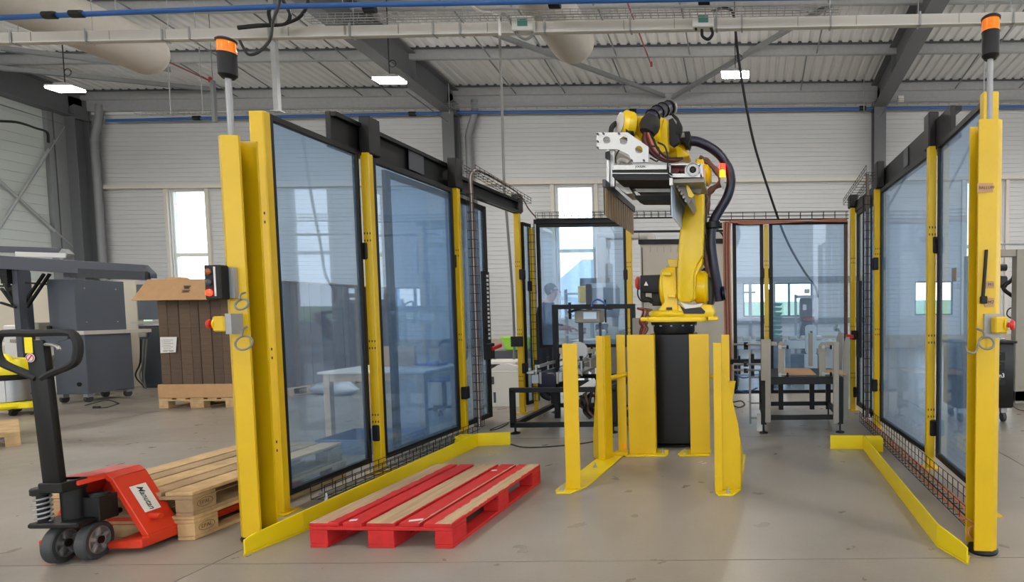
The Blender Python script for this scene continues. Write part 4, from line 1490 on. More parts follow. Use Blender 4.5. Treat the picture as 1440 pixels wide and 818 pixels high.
b_ = MB(); slab(b_, [(955, 428), (963, 434), (986, 432), (992, 438), (990, 441), (962, 441)], RY - .228, .05); b_.build('turret_shadow', 'black_gloss', rob)  # black slab standing in for the shadow below the white plate
# elbow and upper arm, towards the viewer and left
el = at(962, 214, RY + .05)
wr = at(905, 182, RY - .55)
b_ = MB()
slab(b_, [(968, 262), (974, 250), (990, 250), (990, 268), (980, 275)], RY - .28, .3)
slab(b_, [(978, 222), (990, 222), (990, 254), (978, 256)], RY - .16, .22)
b_.build('arm_head', 'robot_yellow', rob, bevel=.012)
b_ = MB(); p = at(984, 239, RY - .1); b_.lathe([(.12, 0), (.14, .015), (.14, .06), (.1, .09)], (at(988, 239, RY).x, RY, p.z), (1, 0, 0), 24); b_.build('elbow_cap', 'robot_yellow', rob)
b_ = MB()
slab(b_, [(945, 198), (953, 200), (962, 203), (970, 218), (966, 221), (952, 219), (944, 226), (938, 222)], RY - .1, .25)
b_.build('elbow', 'robot_yellow', rob, bevel=.015, seg=2)
b_ = MB()
sec = [rrect(.2, .2, .05), rrect(.24, .26, .06), rrect(.24, .28, .06), rrect(.2, .22, .05)]
cs = [at(897, 180, RY - .62), at(918, 184, RY - .42), at(940, 196, RY - .05), at(955, 208, RY + .15)]
dirv = (cs[3] - cs[0]).normalized(); sd = dirv.cross(Vector((0, 0, 1))).normalized(); uu = sd.cross(dirv)
b_.loft([[c + sd * a + uu * d for a, d in s] for c, s in zip(cs, sec)])
b_.build('upper_arm', 'robot_yellow', rob, fix=True, bevel=.008)
b_ = MB(); slab(b_, [(926, 192), (934, 165), (938, 172), (940, 212), (930, 216), (922, 208), (917, 200)], RY - .5, .08); b_.build('arm_side_plate', 'robot_yellow', rob, bevel=.008)
b_ = MB(); wc = at(897, 178, RY - .62)
b_.lathe([(.1, -.02), (.13, 0), (.13, .07), (.1, .1), (.06, .12)], wc + Vector((-.06, 0, .0)), Vector((-.8, -.55, .1)), 28); b_.build('wrist', 'robot_yellow', rob)
b_ = MB(); b_.lathe([(.09, .1), (.1, .115), (.07, .13)], wc + Vector((-.06, 0, .0)), Vector((-.8, -.55, .1)), 24); b_.build('wrist_cover', 'off_white', rob)
b_ = MB(); p = at(888, 186, RY - .68); b_.cyl(p, p + Vector((-.05, -.03, -.02)), .05, 16); b_.build('wrist_motor', 'black_metal', rob)
b_ = MB(); slab(b_, [(893, 188), (906, 200), (903, 212), (890, 206)], RY - .66, .12); slab(b_, [(950, 205), (958, 208), (962, 220), (952, 222)], RY - .25, .1); b_.build('flange_bracket', 'robot_yellow', rob, bevel=.006)
# hose package over the upper arm with rings
b_ = MB(); hp_ = smoothpath([at(943, 151, RY - .1), at(935, 153, RY - .2), at(925, 158, RY - .38), at(916, 166, RY - .58), at(911, 176, RY - .7)], 4)
b_.tube(hp_, .062, 14); hs = b_.build('dress_hose', 'navy_hose', rob)
b_ = MB()
for i in (1, 5, 8, 11):
    a, c = hp_[i], hp_[i + 1]
    d = (c - a).normalized()
    b_.cyl(a - d * .014, a + d * .014, .073, 14)
b_.build('hose_clamp', 'black_gloss', hs)
b_ = MB(); p = at(914, 176, RY - .72); b_.lathe([(.02, -.1), (.075, -.07), (.09, -.02), (.09, .03), (.07, .08), (.03, .1)], p, (-.3, -.3, -1), 18); b_.build('hose_boot', 'black_rubber', rob)
b_ = MB(); b_.lathe([(.05, -.02), (.068, 0), (.05, .02)], at(948, 152, RY - .05), (1, .4, 0), 16); b_.build('hose_end', 'cast_alu', rob)
for i, (m_, off) in enumerate((('red_dark', 0), ('black_rubber', 3), ('red_dark', 6), ('black_rubber', -3), ('copper_cable', 8), ('black_rubber', 12))):
    b_ = MB()
    b_.tube(smoothpath([at(908 + off * .3, 184, RY - .76), at(907 + off, 196, RY - .8), at(912 + off, 208, RY - .82), at(922 + off, 219, RY - .8), at(938 + off * .5, 226 - off * .3, RY - .76), at(955 + off * .4, 225 - off * .2, RY - .7)]), .012, 6)
    b_.build('gripper_cable', m_, rob)
# clamp box of the big hose
b_ = MB(); slab(b_, [(943, 186), (970, 184), (971, 196), (968, 206), (960, 198), (945, 198)], RY - .2, .18); b_.build('hose_bracket', 'black_metal', rob, bevel=.006)
b_ = MB(); slab(b_, [(950, 187), (962, 186), (963, 193), (952, 194)], RY - .21, .012); b_.build('bracket_plate', 'brushed_steel', rob)
b_ = MB(); slab(b_, [(940, 168), (946, 165), (952, 176), (956, 200), (947, 206), (941, 202)], RY - .5, .06); b_.build('arm_cover', 'black_metal', rob, bevel=.006)
for i in range(4):
    b_ = MB(); b_.tube(smoothpath([at(944 + i, 160 + i, RY - .3), at(953 + i, 168 + 2 * i, RY - .45), at(952 + 2 * i, 184, RY - .5), at(950 + i, 200, RY - .45)]), .013, 6); b_.build('arm_cable', 'black_rubber', rob)
b_ = MB()
bh = smoothpath([at(962, 199, RY - .1), at(980, 199, RY - .08), at(1000, 208, RY - .05), at(1015, 221, RY - .02), at(1025, 238, RY), at(1028, 255, RY), at(1023, 276, RY), at(1012, 295, RY), at(1003, 312, RY - .02), at(1000, 330, RY - .03), at(1001, 352, RY - .03), at(1005, 380, RY - .02), at(1009, 402, RY), at(1012, 423, RY + .02)], 5)
b_.tube(bh, .05, 14); bhh = b_.build('main_hose', 'navy_hose', rob)
b_ = MB()
for q, r in ((962, .075), ):
    b_.cyl(at(963, 199, RY - .1), at(969, 199, RY - .09), .085, 16)
p = at(1002, 317, RY - .02); b_.lathe([(.055, -.04), (.085, -.03), (.085, .03), (.055, .04)], p, (.12, 0, -1), 18); b_.cyl(p + Vector((-.1, 0, 0)), p + Vector((.1, 0, .0)), .03, 10)
p = at(1018, 412, RY); b_.lathe([(.02, -.02), (.075, -.012), (.075, .012), (.02, .02)], p, (1, 0, .1), 18)
b_.build('hose_clamp', 'black_gloss', bhh)
b_ = MB()
b_.tube(smoothpath([at(984, 221, RY - .15), at(993, 226, RY - .12), at(1003, 235, RY - .1), at(1012, 247, RY - .08), at(1013, 258, RY - .06), at(1004, 264, RY - .04), at(997, 272, RY - .02), at(994, 290, RY), at(991, 310, RY), at(990, 340, RY), at(993, 365, RY), at(998, 390, RY)], 4), [.035 if (i // 3) % 2 else .026 for i in range(45)], 8)
b_.build('brown_conduit', 'brown_cable', rob)
for i in range(5):
    b_ = MB(); b_.tube(smoothpath([at(990, 262 + i * 2, RY - .1), at(993 + i * .6, 280, RY - .1), at(992 - i * .5, 300, RY - .08), at(993, 330, RY - .05), at(996 + i * .7, 380, RY + .02)]), .009, 5); b_.build('arm_cable', ('black_rubber', 'grey_cable', 'brown_cable')[i % 3], rob)
# status lamp on the arm
b_ = MB(); p = at(1016, 249, RY - .15); slab(b_, [(1013, 242), (1018, 242), (1019, 262), (1016, 266), (1013, 258)], RY - .12, .02); b_.build('lamp_bracket', 'galv_steel', rob)
for y0, m_ in ((231, 'led_red'), (240, 'led_orange')):
    b_ = MB(); p = at(1016, y0 + 4, RY - .12); b_.cyl(p - Vector((0, 0, .032)), p + Vector((0, 0, .032)), .03, 14); b_.build('status_lamp', m_, rob)
# ---------------- gripper
GY0, GY1 = 4.9, 6.15
gr = MB()
xl = at(862, 235, GY0).x; xr = at(939, 235, GY0).x
z0 = at(900, 238.5, GY0).z; z1 = at(900, 231, GY0).z
gr.box(xl, xr, GY0, GY0 + .02, z0, z1); gr.box(xl, xr, GY0, GY1 - .1, z1 - .012, z1)
gb = gr.build('gripper', 'aluminium', rob, bevel=.002)
text('JOULIN', .026, ((xl + xr) / 2, GY0 - .001, (z0 + z1) / 2 + .003), (1, 0, 0), (0, 0, 1), 'ink', gb, .0004, bold=.0008)
def gpart(name, m_, fn, **k):
    b_ = MB(); fn(b_); return b_.build(name, m_, gb, **k)
gpart('valve_box', 'black_rubber', lambda b: (slab(b, [(861, 239), (939, 239), (939, 243), (861, 243)], GY0 + .01, .35), slab(b, [(861, 244.2), (939, 244.2), (944, 249), (943, 253), (868, 253), (861, 248)], GY0 + .015, .35)))
gpart('box_edge', 'aluminium', lambda b: slab(b, [(861, 243), (939, 243), (939, 244.2), (861, 244.2)], GY0 + .005, .3))
gpart('slide_rail', 'brushed_steel', lambda b: (slab(b, [(880, 258), (943, 258), (943, 263), (884, 263)], GY0 + .38, .2), slab(b, [(893, 265), (943, 265), (943, 270), (897, 270)], GY0 + .33, .2), slab(b, [(861, 257), (882, 259), (890, 272), (880, 272)], GY0 + .3, .3)))
gpart('lower_valve_box', 'black_rubber', lambda b: slab(b, [(893, 274.5), (945, 274.5), (945, 281), (899, 281), (893, 278)], GY0 + .35, .25))


def big_plate(b):
    outer = [(839, 186), (882.5, 186), (912, 206.5), (912, 228), (889, 228), (885, 218), (868, 209.5), (839, 210)]
    Yp = GY0 + .12
    def cir(cx, cy, r, n): return [(cx + r * math.cos(2 * PI * i / n + .4), cy + r * math.sin(2 * PI * i / n + .4)) for i in range(n)]
    b.plate_holes(pw_(outer, Yp), [pw_(cir(853, 197, 5.2, 12), Yp), pw_(cir(877, 197.5, 6, 6), Yp), pw_(cir(898.5, 210.5, 5.6, 8), Yp)], (0, Yp, 0), (1, 0, 0), (0, 0, 1), (0, .014, 0))


gpart('holed_plate', 'aluminium', big_plate, fix=True)
b_ = MB(); Yp = GY0 + .1
for q in ((840, 188), (840, 198), (840, 207), (848, 187), (870, 187), (888, 225), (905, 225)):
    p = at(*q, Yp); b_.cyl(p, p + Vector((0, .02, 0)), .009, 8)
o = b_.build('screws', 'dark_grey', gb); o['kind'] = 'stuff'
gpart('back_plate', 'warm_grey', lambda b: slab(b, [(858, 208), (885, 222), (890, 231), (866, 231)], GY0 + .5, .015))
gpart('hanger_post', 'aluminium', lambda b: (slab(b, [(853, 210), (856.5, 210), (856.5, 262), (853, 258)], GY0 + .13, .05), slab(b, [(858, 210), (864, 210), (864, 262), (858, 262)], GY0 + .16, .05)))
gpart('sensor', 'black_metal', lambda b: slab(b, [(851, 214), (856, 212), (856, 223), (851, 222)], GY0 + .08, .05))
gpart('arch_hose', 'black_rubber', lambda b: b.tube(smoothpath([at(859, 190, GY0 + .25), at(860, 180, GY0 + .28), at(865, 174, GY0 + .35), at(871, 173, GY0 + .42), at(877, 177, GY0 + .5), at(881, 186, GY0 + .55)]), .022, 10))
gpart('loop_cable', 'black_rubber', lambda b: (b.tube(smoothpath([at(866, 229, GY0 + .1), at(866, 220, GY0 + .1), at(870, 212, GY0 + .12), at(873, 210, GY0 + .2)]), .007, 6), b.tube(smoothpath([at(912, 205, GY0), at(926, 208, GY0 - .02), at(925, 226, GY0 - .02), at(914, 222, GY0)]), .007, 6),
     b.tube(smoothpath([at(925, 200, GY0), at(935, 206, GY0 - .02), at(939, 222, GY0 - .02), at(939, 240, GY0 - .02), at(945, 246, GY0)]), .008, 6)))
gpart('white_hose', 'white_paint', lambda b: b.tube(smoothpath([at(869, 229, GY0 + .3), at(873, 225, GY0 + .3), at(880, 226, GY0 + .3), at(884, 229, GY0 + .3)]), .022, 8))
# drive box on the right
def dbox(b):
    Yp = GY0 + .02
    slab(b, [(941, 230), (985, 230), (986, 232), (941, 232)], Yp, .3); slab(b, [(941, 244), (986, 244), (988, 249), (944, 249)], Yp, .3); slab(b, [(984, 230), (988, 230), (989, 249), (985, 249)], Yp, .3); slab(b, [(941, 230), (943, 230), (943, 249), (941, 249)], Yp, .3)
    slab(b, [(963, 232), (985, 232), (985, 244), (963, 244)], Yp + .05, .02)
gpart('drive_frame', 'aluminium', dbox)
gpart('drive_motor', 'red_dark', lambda b: (b.cyl(at(950, 238, GY0 + .1), at(950, 238, GY0 + .1) + Vector((0, .2, 0)), .035, 14), b.cyl(at(959, 238, GY0 + .1), at(959, 238, GY0 + .1) + Vector((0, .2, 0)), .022, 12)))
p = at(974.5, 239, GY0 + .03)
gpart('bearing_flange', 'cast_alu', lambda b: (b.lathe([(.025, -.01), (.03, .012), (.05, .012), (.055, .02), (.06, .02), (.06, -.01)], p, (0, -1, 0), 24), [b.obox(p + Vector((.04 * math.cos(a), -.012, .04 * math.sin(a))), (.012 * math.cos(a), 0, .012 * math.sin(a)), (0, .004, 0), (-.004 * math.sin(a), 0, .004 * math.cos(a))) for a in (.5, 2.07, 3.64, 5.2)]))
gpart('bearing_core', 'black_metal', lambda b: b.cyl(p + Vector((0, -.012, 0)), p + Vector((0, .02, 0)), .02, 14))
gpart('lower_plate', 'warm_grey', lambda b: (slab(b, [(944, 252), (989, 250), (990, 256), (946, 257)], GY0 + .05, .5), slab(b, [(966, 256), (988, 256), (984, 272), (970, 268)], GY0 + .3, .05)))
# the two combs
def comb(x, ya, yb, zt_, zb, side, m_, rail_m):
    o = MB(); o.box(x - .015, x + .015, ya - .02, yb + .02, zt_ - .045, zt_ + .02)
    rl = o.build('comb_rail', rail_m, gb, bevel=.003)
    o = MB(); o.box(x + side * .008, x + side * .012, ya, yb, zb + .012, zt_ - .03); o.build('comb_gap_shade', 'black_rubber', rl)  # black sheet added to darken the gaps between the tines
    k = 12
    for i in range(k):
        y0 = ya + (yb - ya) * i / k
        o = MB(); wd = (yb - ya) / k - .026
        o.prism([(-.006, 0), (.0, .0), (.004, wd * .2), (.005, wd * .5), (.004, wd * .8), (.0, wd), (-.006, wd)], (x, y0 + .013, zb), (-side, 0, 0), (0, 1, 0), (0, 0, zt_ - .03 - zb))
        o.build('comb_tine', m_, rl)


mat('comb_tan', (172, 146, 116), .4, .3)
mat('comb_blue', (190, 208, 224), .3, .2)
comb(-1.225, 4.92, 6.15, at(852, 256, 4.92).z, at(854, 303, 4.92).z, -1, 'comb_tan', 'dark_grey')
comb(-.648, 4.92, 6.2, at(943, 254, 4.92).z, at(942, 304, 4.92).z, -1, 'comb_blue', 'aluminium')
gpart('comb_carriage', 'warm_grey', lambda b: (slab(b, [(948, 254), (968, 256), (972, 280), (968, 288), (960, 276)], GY0 + .2, .9),))
gpart('carriage_arm', 'robot_yellow', lambda b: slab(b, [(964, 258), (966, 258), (976, 274), (973, 278), (968, 276)], GY0 + .15, .03))
gpart('carriage_bolts', 'galv_steel', lambda b: [b.cyl(at(950 + i * 3, 258 + i * 5, GY0 + .18), at(950 + i * 3, 258 + i * 5, GY0 + .18) + Vector((0, -.03, 0)), .012, 8) for i in range(6)])
# ================================================================ LEFT: PALLETS OF FLAT CARTONS
mat('carton_edge', (96, 78, 63), .9, var=.22, scale=4, stretch=(1, 1, 26), bump=.3)
mat('carton_edge_b', (89, 72, 59), .9, var=.22, scale=4, stretch=(1, 1, 30), bump=.3)
LOADS = ('front load under the tan lid', 'second load', 'third load', 'rearmost load')
yl = [8.36, 9.36, 10.36, 11.5]
for k in range(4):
    x0, y0 = -8.87 + (.06 if k > 1 else 0), yl[k]
    W_, L_ = 1.15, .88
    pallet(x0, y0, 0, 0, 'wooden pallet under the cartons, ' + LOADS[k], W_, L_, .15, None, 'pallets under the carton loads')
    if k == 0:
        t_ = MB()
        for (a, b2, c, d) in ((0, W_, 0, .012), (0, W_, L_ - .012, L_), (0, .012, .012, L_ - .012), (W_ - .012, W_, .012, L_ - .012)):
            t_.box(x0 + a, x0 + b2, y0 + c, y0 + d, .15, .36)
        t_.box(x0, x0 + W_, y0, y0 + L_, .15, .156)
        tag(t_.build('carton_tray', 'cardboard'), 'low open cardboard tray holding the front carton load', 'tray')
    cuts = [0, .13, .29, .45, .57, .73, .87, 1.0] if k == 0 else [0, .18, .34, .52, .68, .85, 1.0]
    rnd = random.Random(k + 5)
    for i in range(len(cuts) - 1):
        a, b2, c, d = x0 + .03, x0 + W_ - .03, y0 + .03, y0 + L_ - .03
        if k == 0:      # slices across the front
            a, b2 = x0 + .03 + cuts[i] * (W_ - .06) + .005, x0 + .03 + cuts[i + 1] * (W_ - .06) - .005
        else:           # slices along the visible long side
            c, d = y0 + .03 + cuts[i] * (L_ - .06) + .003, y0 + .03 + cuts[i + 1] * (L_ - .06) - .003
        c += rnd.uniform(0, .012) if k == 0 else 0
        b2 -= rnd.uniform(0, .015) if k else 0
        top = (1.93 if k else 1.9) + rnd.uniform(-.02, .01)
        g_ = MB()
        nz = 5
        zs = [.157 + (top - .157) * q / nz for q in range(nz + 1)]
        for q in range(nz):       # strapped packs of flat cartons, slightly out of line
            e = rnd.uniform(-.002, .002)
            g_.box(a + e, b2 + e, c, d, zs[q] + (.0 if q == 0 else .002), zs[q + 1])
        o = g_.build('carton_bundle', ['carton_edge', 'carton_edge_b'][(i + k) % 2])
        tag(o, '%s upright bundle from the %s, flat brown cartons, %s' % (('first', 'second', 'third', 'fourth', 'fifth', 'sixth', 'seventh')[i], 'left' if k == 0 else 'near end', LOADS[k]), 'carton bundle', 'flat carton bundles')
    if k == 0:
        # lid: top sheet with a flap hanging over the front
        l_ = MB()
        zt = 1.915
        l_.box(x0 - .02, x0 + W_ + .02, y0 - .02, y0 + L_, zt, zt + .012)
        l_.prism([(.0, 0), (W_ + .04, 0), (W_ + .1, -.33), (-.13, -.33)], (x0 - .02, y0 - .025, zt + .01), (1, 0, 0), (0, .35, .94), (0, -.008, .003))
        l_.prism([(.0, 0), (.5, 0), (.42, .12), (.1, .1)], (x0 - .02, y0 + .2, zt + .01), (0, 1, 0), (-.5, 0, .6), (.006, 0, 0))
        lid = tag(l_.build('cardboard_sheet', 'cardboard'), 'tan folded cardboard cover with flap over the front carton load', 'cardboard')
        c_ = Vector((x0 + .62, y0 - .088, zt - .14))
        p_ = MB()
        uu = Vector((0, .35, .94)).normalized(); fn = Vector((0, -.94, .35)).normalized()
        for q, (w_, h_, dz) in enumerate(((.05, .012, .045), (.036, .02, .02), (.06, .006, -.02), (.05, .005, -.035), (.055, .005, -.05))):
            p_.obox(c_ + fn * .012 + uu * dz, Vector((w_, 0, .0)), uu * h_ * .7, fn * .001)
        p_.build('print_mark', 'ink', lid)
    else:
        l_ = MB(); l_.box(x0 - .01, x0 + W_ + .01, y0 - .01, y0 + L_, 1.945, 1.958)
        tag(l_.build('carton_sheet', 'cardboard'), 'flat cardboard sheet on top of the ' + LOADS[k], 'sheet', 'top sheets of the carton loads')
# delivery label on the front load
z0 = at(236, 485, 8.36)
t = thing('delivery_label', 'white printed delivery label on the front carton load', 'label', (z0.x, 8.36, z0.z))
b_ = MB(); b_.prism([(-.13, -.12), (.1, -.11), (.13, .12), (-.12, .12)], (z0.x, 8.375, z0.z), (1, 0, 0), (0, 0, 1), (0, -.004, 0)); b_.build('paper', 'white_label', t)
b_ = MB()
for i in range(7):
    b_.box(z0.x - .08, z0.x + (.03 if i % 2 else .07), 8.369, 8.3705, z0.z + .075 - .026 * i - .004, z0.z + .075 - .026 * i + .004)
for i in range(10):
    b_.box(z0.x - .1, z0.x - .09, 8.369, 8.3705, z0.z + .08 - .012 * i, z0.z + .085 - .012 * i)
b_.box(z0.x - .09, z0.x - .02, 8.369, 8.3705, z0.z - .1, z0.z - .088); b_.box(z0.x + .0, z0.x + .07, 8.369, 8.3705, z0.z - .1, z0.z - .088)
b_.build('print', 'warm_grey', t)
p = at(497, 462, 10.3)
b_ = MB(); b_.box(-7.715, -7.71, 10.75, 10.95, 1.0, 1.28); tag(b_.build('delivery_label', 'white_label'), 'white label on the side of the third carton load', 'label')

# ================================================================ LEFT: MACHINE CABINETS
th_ = .08
Bc = Vector((-10.66, 8.98, 0)); lx = Vector((math.cos(th_), math.sin(th_), 0)); ly = Vector((-math.sin(th_) - .02, math.cos(th_), 0)).normalized()


def rbox(mb, o, x0, x1, y0, y1, z0, z1):
    c = o + lx * ((x0 + x1) / 2) + ly * ((y0 + y1) / 2) + Vector((0, 0, (z0 + z1) / 2))
    return mb.obox(c, lx * ((x1 - x0) / 2), ly * ((y1 - y0) / 2), Vector((0, 0, (z1 - z0) / 2)))


t = thing('machine_cabinet', 'big dark grey machine cabinet on castors, upper and lower box', 'cabinet', Bc)
b_ = MB(); rbox(b_, Bc, -.47, 0, 0, .76, .14, 1.1); b_.build('lower_box', 'cabinet_grey', t, bevel=.006)
b_ = MB(); rbox(b_, Bc, -.5, -.1, .0, .8, 1.16, 1.99); b_.build('upper_box', 'cabinet_grey', t, bevel=.006)
b_ = MB(); rbox(b_, Bc, -.47, .03, -.03, 1.1, 1.1, 1.16); b_.build('worktop_edge', 'off_white', t)
b_ = MB(); rbox(b_, Bc, -.55, -.12, -.12, -.02, 1.16, 1.19); rbox(b_, Bc, -.45, -.4, -.1, -.05, 1.19, 1.25); b_.build('tools', 'black_metal', t, bevel=.01)
b_ = MB(); c = Bc - lx * .12 - ly * .003 + Vector((0, 0, .3)); b_.cyl(c, c - ly * .004, .035, 16); b_.build('socket', 'black_gloss', t)
for (a, c) in ((-.42, .06), (-.06, .06), (-.06, .7), (-.42, .7)):
    o = Bc + lx * a + ly * c
    w_ = MB(); w_.lathe([(.02, -.02), (.058, -.02), (.058, .02), (.02, .02)], o + Vector((0, 0, .058)), lx, 14); ww = w_.build('castor', 'rubber_grey', t)
    w_ = MB(); w_.obox(o + Vector((0, 0, .11)), lx * .03, ly * .045, (0, 0, .028)); w_.build('castor_fork', 'galv_steel', ww)
b_ = MB()
for q in ((.0, .15), (.0, .65)):
    for z in (1.3, 1.85):
        c = Bc + lx * -.098 + ly * q[1] + Vector((0, 0, z)); b_.cyl(c, c + lx * .004, .012, 8)
b_.build('fixing_screw', 'aluminium', t)
# second unit behind
t = thing('machine_cabinet', 'second dark machine cabinet, half hidden behind the carton load', 'cabinet', (-11.0, 10.9, 0))
b_ = MB(); b_.box(at(197, 500, 10.8).x, -10.6, 10.8, 11.5, 0, 1.2); b_.build('lower_box', 'dark_grey', t, bevel=.01)
b_ = MB(); b_.box(at(193, 430, 10.8).x, -10.6, 10.8, 11.5, 1.32, 2.0); b_.build('upper_box', 'cabinet_grey', t, bevel=.006)
b_ = MB(); b_.box(-11.8, -10.6, 10.7, 11.5, 1.24, 1.29); b_.build('worktop', 'aluminium', t)
b_ = MB(); b_.box(at(197, 475, 10.8).x, at(209, 475, 10.8).x, 10.76, 10.8, .98, 1.08); b_.build('handle_plate', 'brushed_steel', t, bevel=.01)
bundle('cables hanging between the two machine cabinets', (-11.6, 10.7, 0), [([(-11.6 + .06 * i, 10.68, .95), (-11.62 + .05 * i, 10.66, .5), (-11.7 + .08 * i, 10.64, .25), (-11.5, 10.62, .012)], .012, 'grey_cable' if i else 'black_rubber', 6) for i in range(3)])
cable([gp(137, 574), gp(150, 573), gp(163, 569), gp(166, 567), gp(150, 563), gp(120, 570)], .012, 'black_rubber', 'black cable on the floor before the big cabinet')
b_ = MB(); o = gp(136, 574); b_.box(o.x - .05, o.x + .05, o.y - .02, o.y + .02, 0, .035); tag(b_.build('cable_plug', 'black_rubber', bevel=.008), 'black plug lying on the floor before the big cabinet', 'plug')

# ---- dark machine gantry
t = thing('machine_gantry', 'dark steel machine gantry with two long beams at the far left', 'machine', (-10.4, 8.0, 0))
mat('gantry_paint', (70, 74, 84), .5)
b_ = MB()
p0 = at(-40, 367, 8.4); p1 = at(200, 382, 8.8)
b_.prism([(0, .11), (1.0, .11), (1.05, -.02), (1.05, -.09), (0, -.09)], p0, p1 - p0, (0, 0, 1), (0, .1, 0)); b_.build('lower_beam', 'gantry_paint', t, bevel=.005)
b_ = MB(); b_.bar(at(-40, 349, 9.2), at(88, 353, 9.6), .1, .1); b_.build('upper_beam', 'gantry_paint', t, bevel=.005)
b_ = MB(); b_.bar(at(22, 357, 9.1), at(92, 359, 9.3), .02, .075); b_.build('light_bar', 'white_paint', t)
b_ = MB(); b_.bar(at(115, 384, 8.5), at(208, 388, 8.78), .16, .13); b_.build('belt_unit', 'black_gloss', t)
b_ = MB(); b_.bar(at(88, 355, 9.5), at(96, 362, 9.5), .1, .16); b_.build('end_plate', 'galv_steel', t)
b_ = MB(); q = at(24, 380, 8.6); b_.box(q.x - .045, q.x + .045, 8.56, 8.65, 0, q.z); b_.build('post', 'gantry_paint', t)
b_ = MB(); q = at(98, 372, 8.75); b_.box(q.x - .05, q.x + .05, 8.7, 8.8, 2.0, q.z); b_.build('post', 'gantry_paint', t)
b_ = MB(); q = at(34, 380, 9.15); b_.box(q.x - .04, q.x + .04, 9.1, 9.2, 0, q.z); b_.build('post', 'gantry_paint', t)
b_ = MB()
for (a, c, y0) in (((0, 385), (22, 430), 8.1), ((2, 405), (22, 432), 8.1), ((30, 432), (62, 385), 8.3), ((38, 432), (70, 385), 8.4), ((0, 402), (24, 402), 8.2), ((30, 397), (72, 400), 8.6), ((0, 425), (22, 432), 8.0), ((0, 380), (30, 430), 8.3)):
    b_ = MB(); b_.bar(at(*a, y0 + .5), at(*c, y0 + .5), .03, .03); b_.build('brace', 'black_metal', t)
b_ = MB(); b_.box(-11.4, -11.2, 8.5, 8.65, 2.0, 2.14); b_.box(-11.3, -11.2, 8.5, 8.6, 1.9, 2.01); b_.cyl((-11.27, 8.55, 1.84), (-11.27, 8.55, 2.0), .03, 8); b_.build('valve_block', 'black_metal', t)
b_ = MB(); q = at(70, 381, 9.0); b_.bar(q + Vector((-.3, 0, .0)), q + Vector((.05, 0, 0)), .03, .03); b_.build('lit_strip', 'white_paint', t)
# beige partition behind, work table and clutter
b_ = MB(); b_.box(-15.5, -12.2, 11.2, 11.3, 0, 2.1); tag(b_.build('partition', 'beige_panel'), 'beige partition behind the machine gantry at the far left', 'partition')
t = thing('work_table', 'white work table behind the pallet jack handle', 'table', (-12.05, 9.65, 0))
b_ = MB(); b_.box(-12.85, -11.65, 9.30, 10.05, .92, .96); b_.build('table_top', 'white_paint', t)
for q in ((-12.75, 9.35), (-11.75, 9.35), (-12.75, 9.95), (-11.75, 9.95)):
    b_ = MB(); b_.box(q[0] - .03, q[0] + .03, q[1] - .03, q[1] + .03, 0, .92); b_.build('leg', 'off_white', t)
b_ = MB(); b_.box(-12.75, -11.75, 9.40, 9.95, .5, .53); b_.build('shelf', 'off_white', t)
b_ = MB(); b_.box(-12.50, -11.95, 9.45, 9.85, .962, 1.02); b_.box(-12.45, -12.05, 9.50, 9.75, 1.02, 1.3); tag(b_.build('grey_instrument', 'warm_grey', bevel=.01), 'grey instrument standing on the white work table', 'instrument')
b_ = MB(); b_.box(-12.30, -11.95, 9.45, 9.85, .533, .72); tag(b_.build('storage_box', 'off_white', bevel=.01), 'pale box on the lower shelf of the work table', 'box')
b_ = MB(); b_.box(-12.70, -12.40, 9.45, 9.85, .533, .68); tag(b_.build('storage_box', 'cardboard', bevel=.01), 'brown box on the lower shelf of the work table', 'box')
b_ = MB(); b_.box(-12.1, -11.9, 10.3, 10.8, 0, .55); tag(b_.build('floor_machine', 'dark_grey', bevel=.02), 'low dark machine on the floor behind the work table', 'machine')
t = thing('low_machine', 'white and blue machine part at the far left edge behind the gantry', 'machine', (-13.0, 10.5, 0))
b_ = MB(); b_.box(-13.6, -12.4, 10.2, 10.8, 0, 1.25); b_.build('body', 'white_paint', t, bevel=.02)
b_ = MB(); b_.box(-13.6, -12.42, 10.19, 10.2, 1.1, 1.16); b_.build('blue_stripe', 'blue_plastic', t)

# ---- vacuum cleaner
vx, vy = -10.6, 7.98
t = thing('vacuum_cleaner', 'yellow and grey workshop vacuum cleaner on the floor', 'vacuum cleaner', (vx, vy, 0))
b_ = MB()
prof = [(.3, .09), (.34, .12), (.34, .16), (.3, .19)]
b_.lathe(prof, (vx, vy, 0), n=28)
b_.prism(rrect(.5, .3, .08), (vx + .18, vy, .1), (1, 0, 0), (0, 1, 0), (0, 0, .09)); b_.build('base', 'vac_yellow', t, bevel=.01)
b_ = MB(); b_.lathe([(.24, .19), (.25, .2), (.235, .5), (.25, .52)], (vx, vy, 0), n=28); b_.build('drum', 'cast_alu', t)
b_ = MB()
for q in (-.9, -1.7, -2.4):
    d = Vector((math.cos(q), math.sin(q), 0)); s_ = Vector((-d.y, d.x, 0)); b_.obox(Vector((vx, vy, .35)) + d * .245, d * .02, s_ * .025, (0, 0, .15))
b_.build('drum_rib', 'clear_plastic', t)
b_ = MB(); b_.lathe([(.255, .5), (.265, .52), (.265, .57), (.25, .58)], (vx, vy, 0), n=28); b_.box(vx - .1, vx + .08, vy - .3, vy - .2, .48, .6); b_.build('latch_ring', 'black_metal', t)
b_ = MB(); b_.lathe([(.27, .58), (.28, .62), (.265, .72), (.22, .79), (.12, .81), (.01, .815)], (vx, vy, 0), n=28); b_.build('motor_head', 'vac_yellow', t)
b_ = MB(); b_.tube(smoothpath([(vx - .17, vy - .1, .77), (vx - .12, vy - .1, .84), (vx + .12, vy - .1, .84), (vx + .18, vy - .1, .77)]), .03, 8); b_.build('carry_handle', 'vac_yellow', t)
b_ = MB(); b_.box(vx - .13, vx + .13, vy - .205, vy - .1, .76, .79); b_.build('vent', 'black_metal', t)
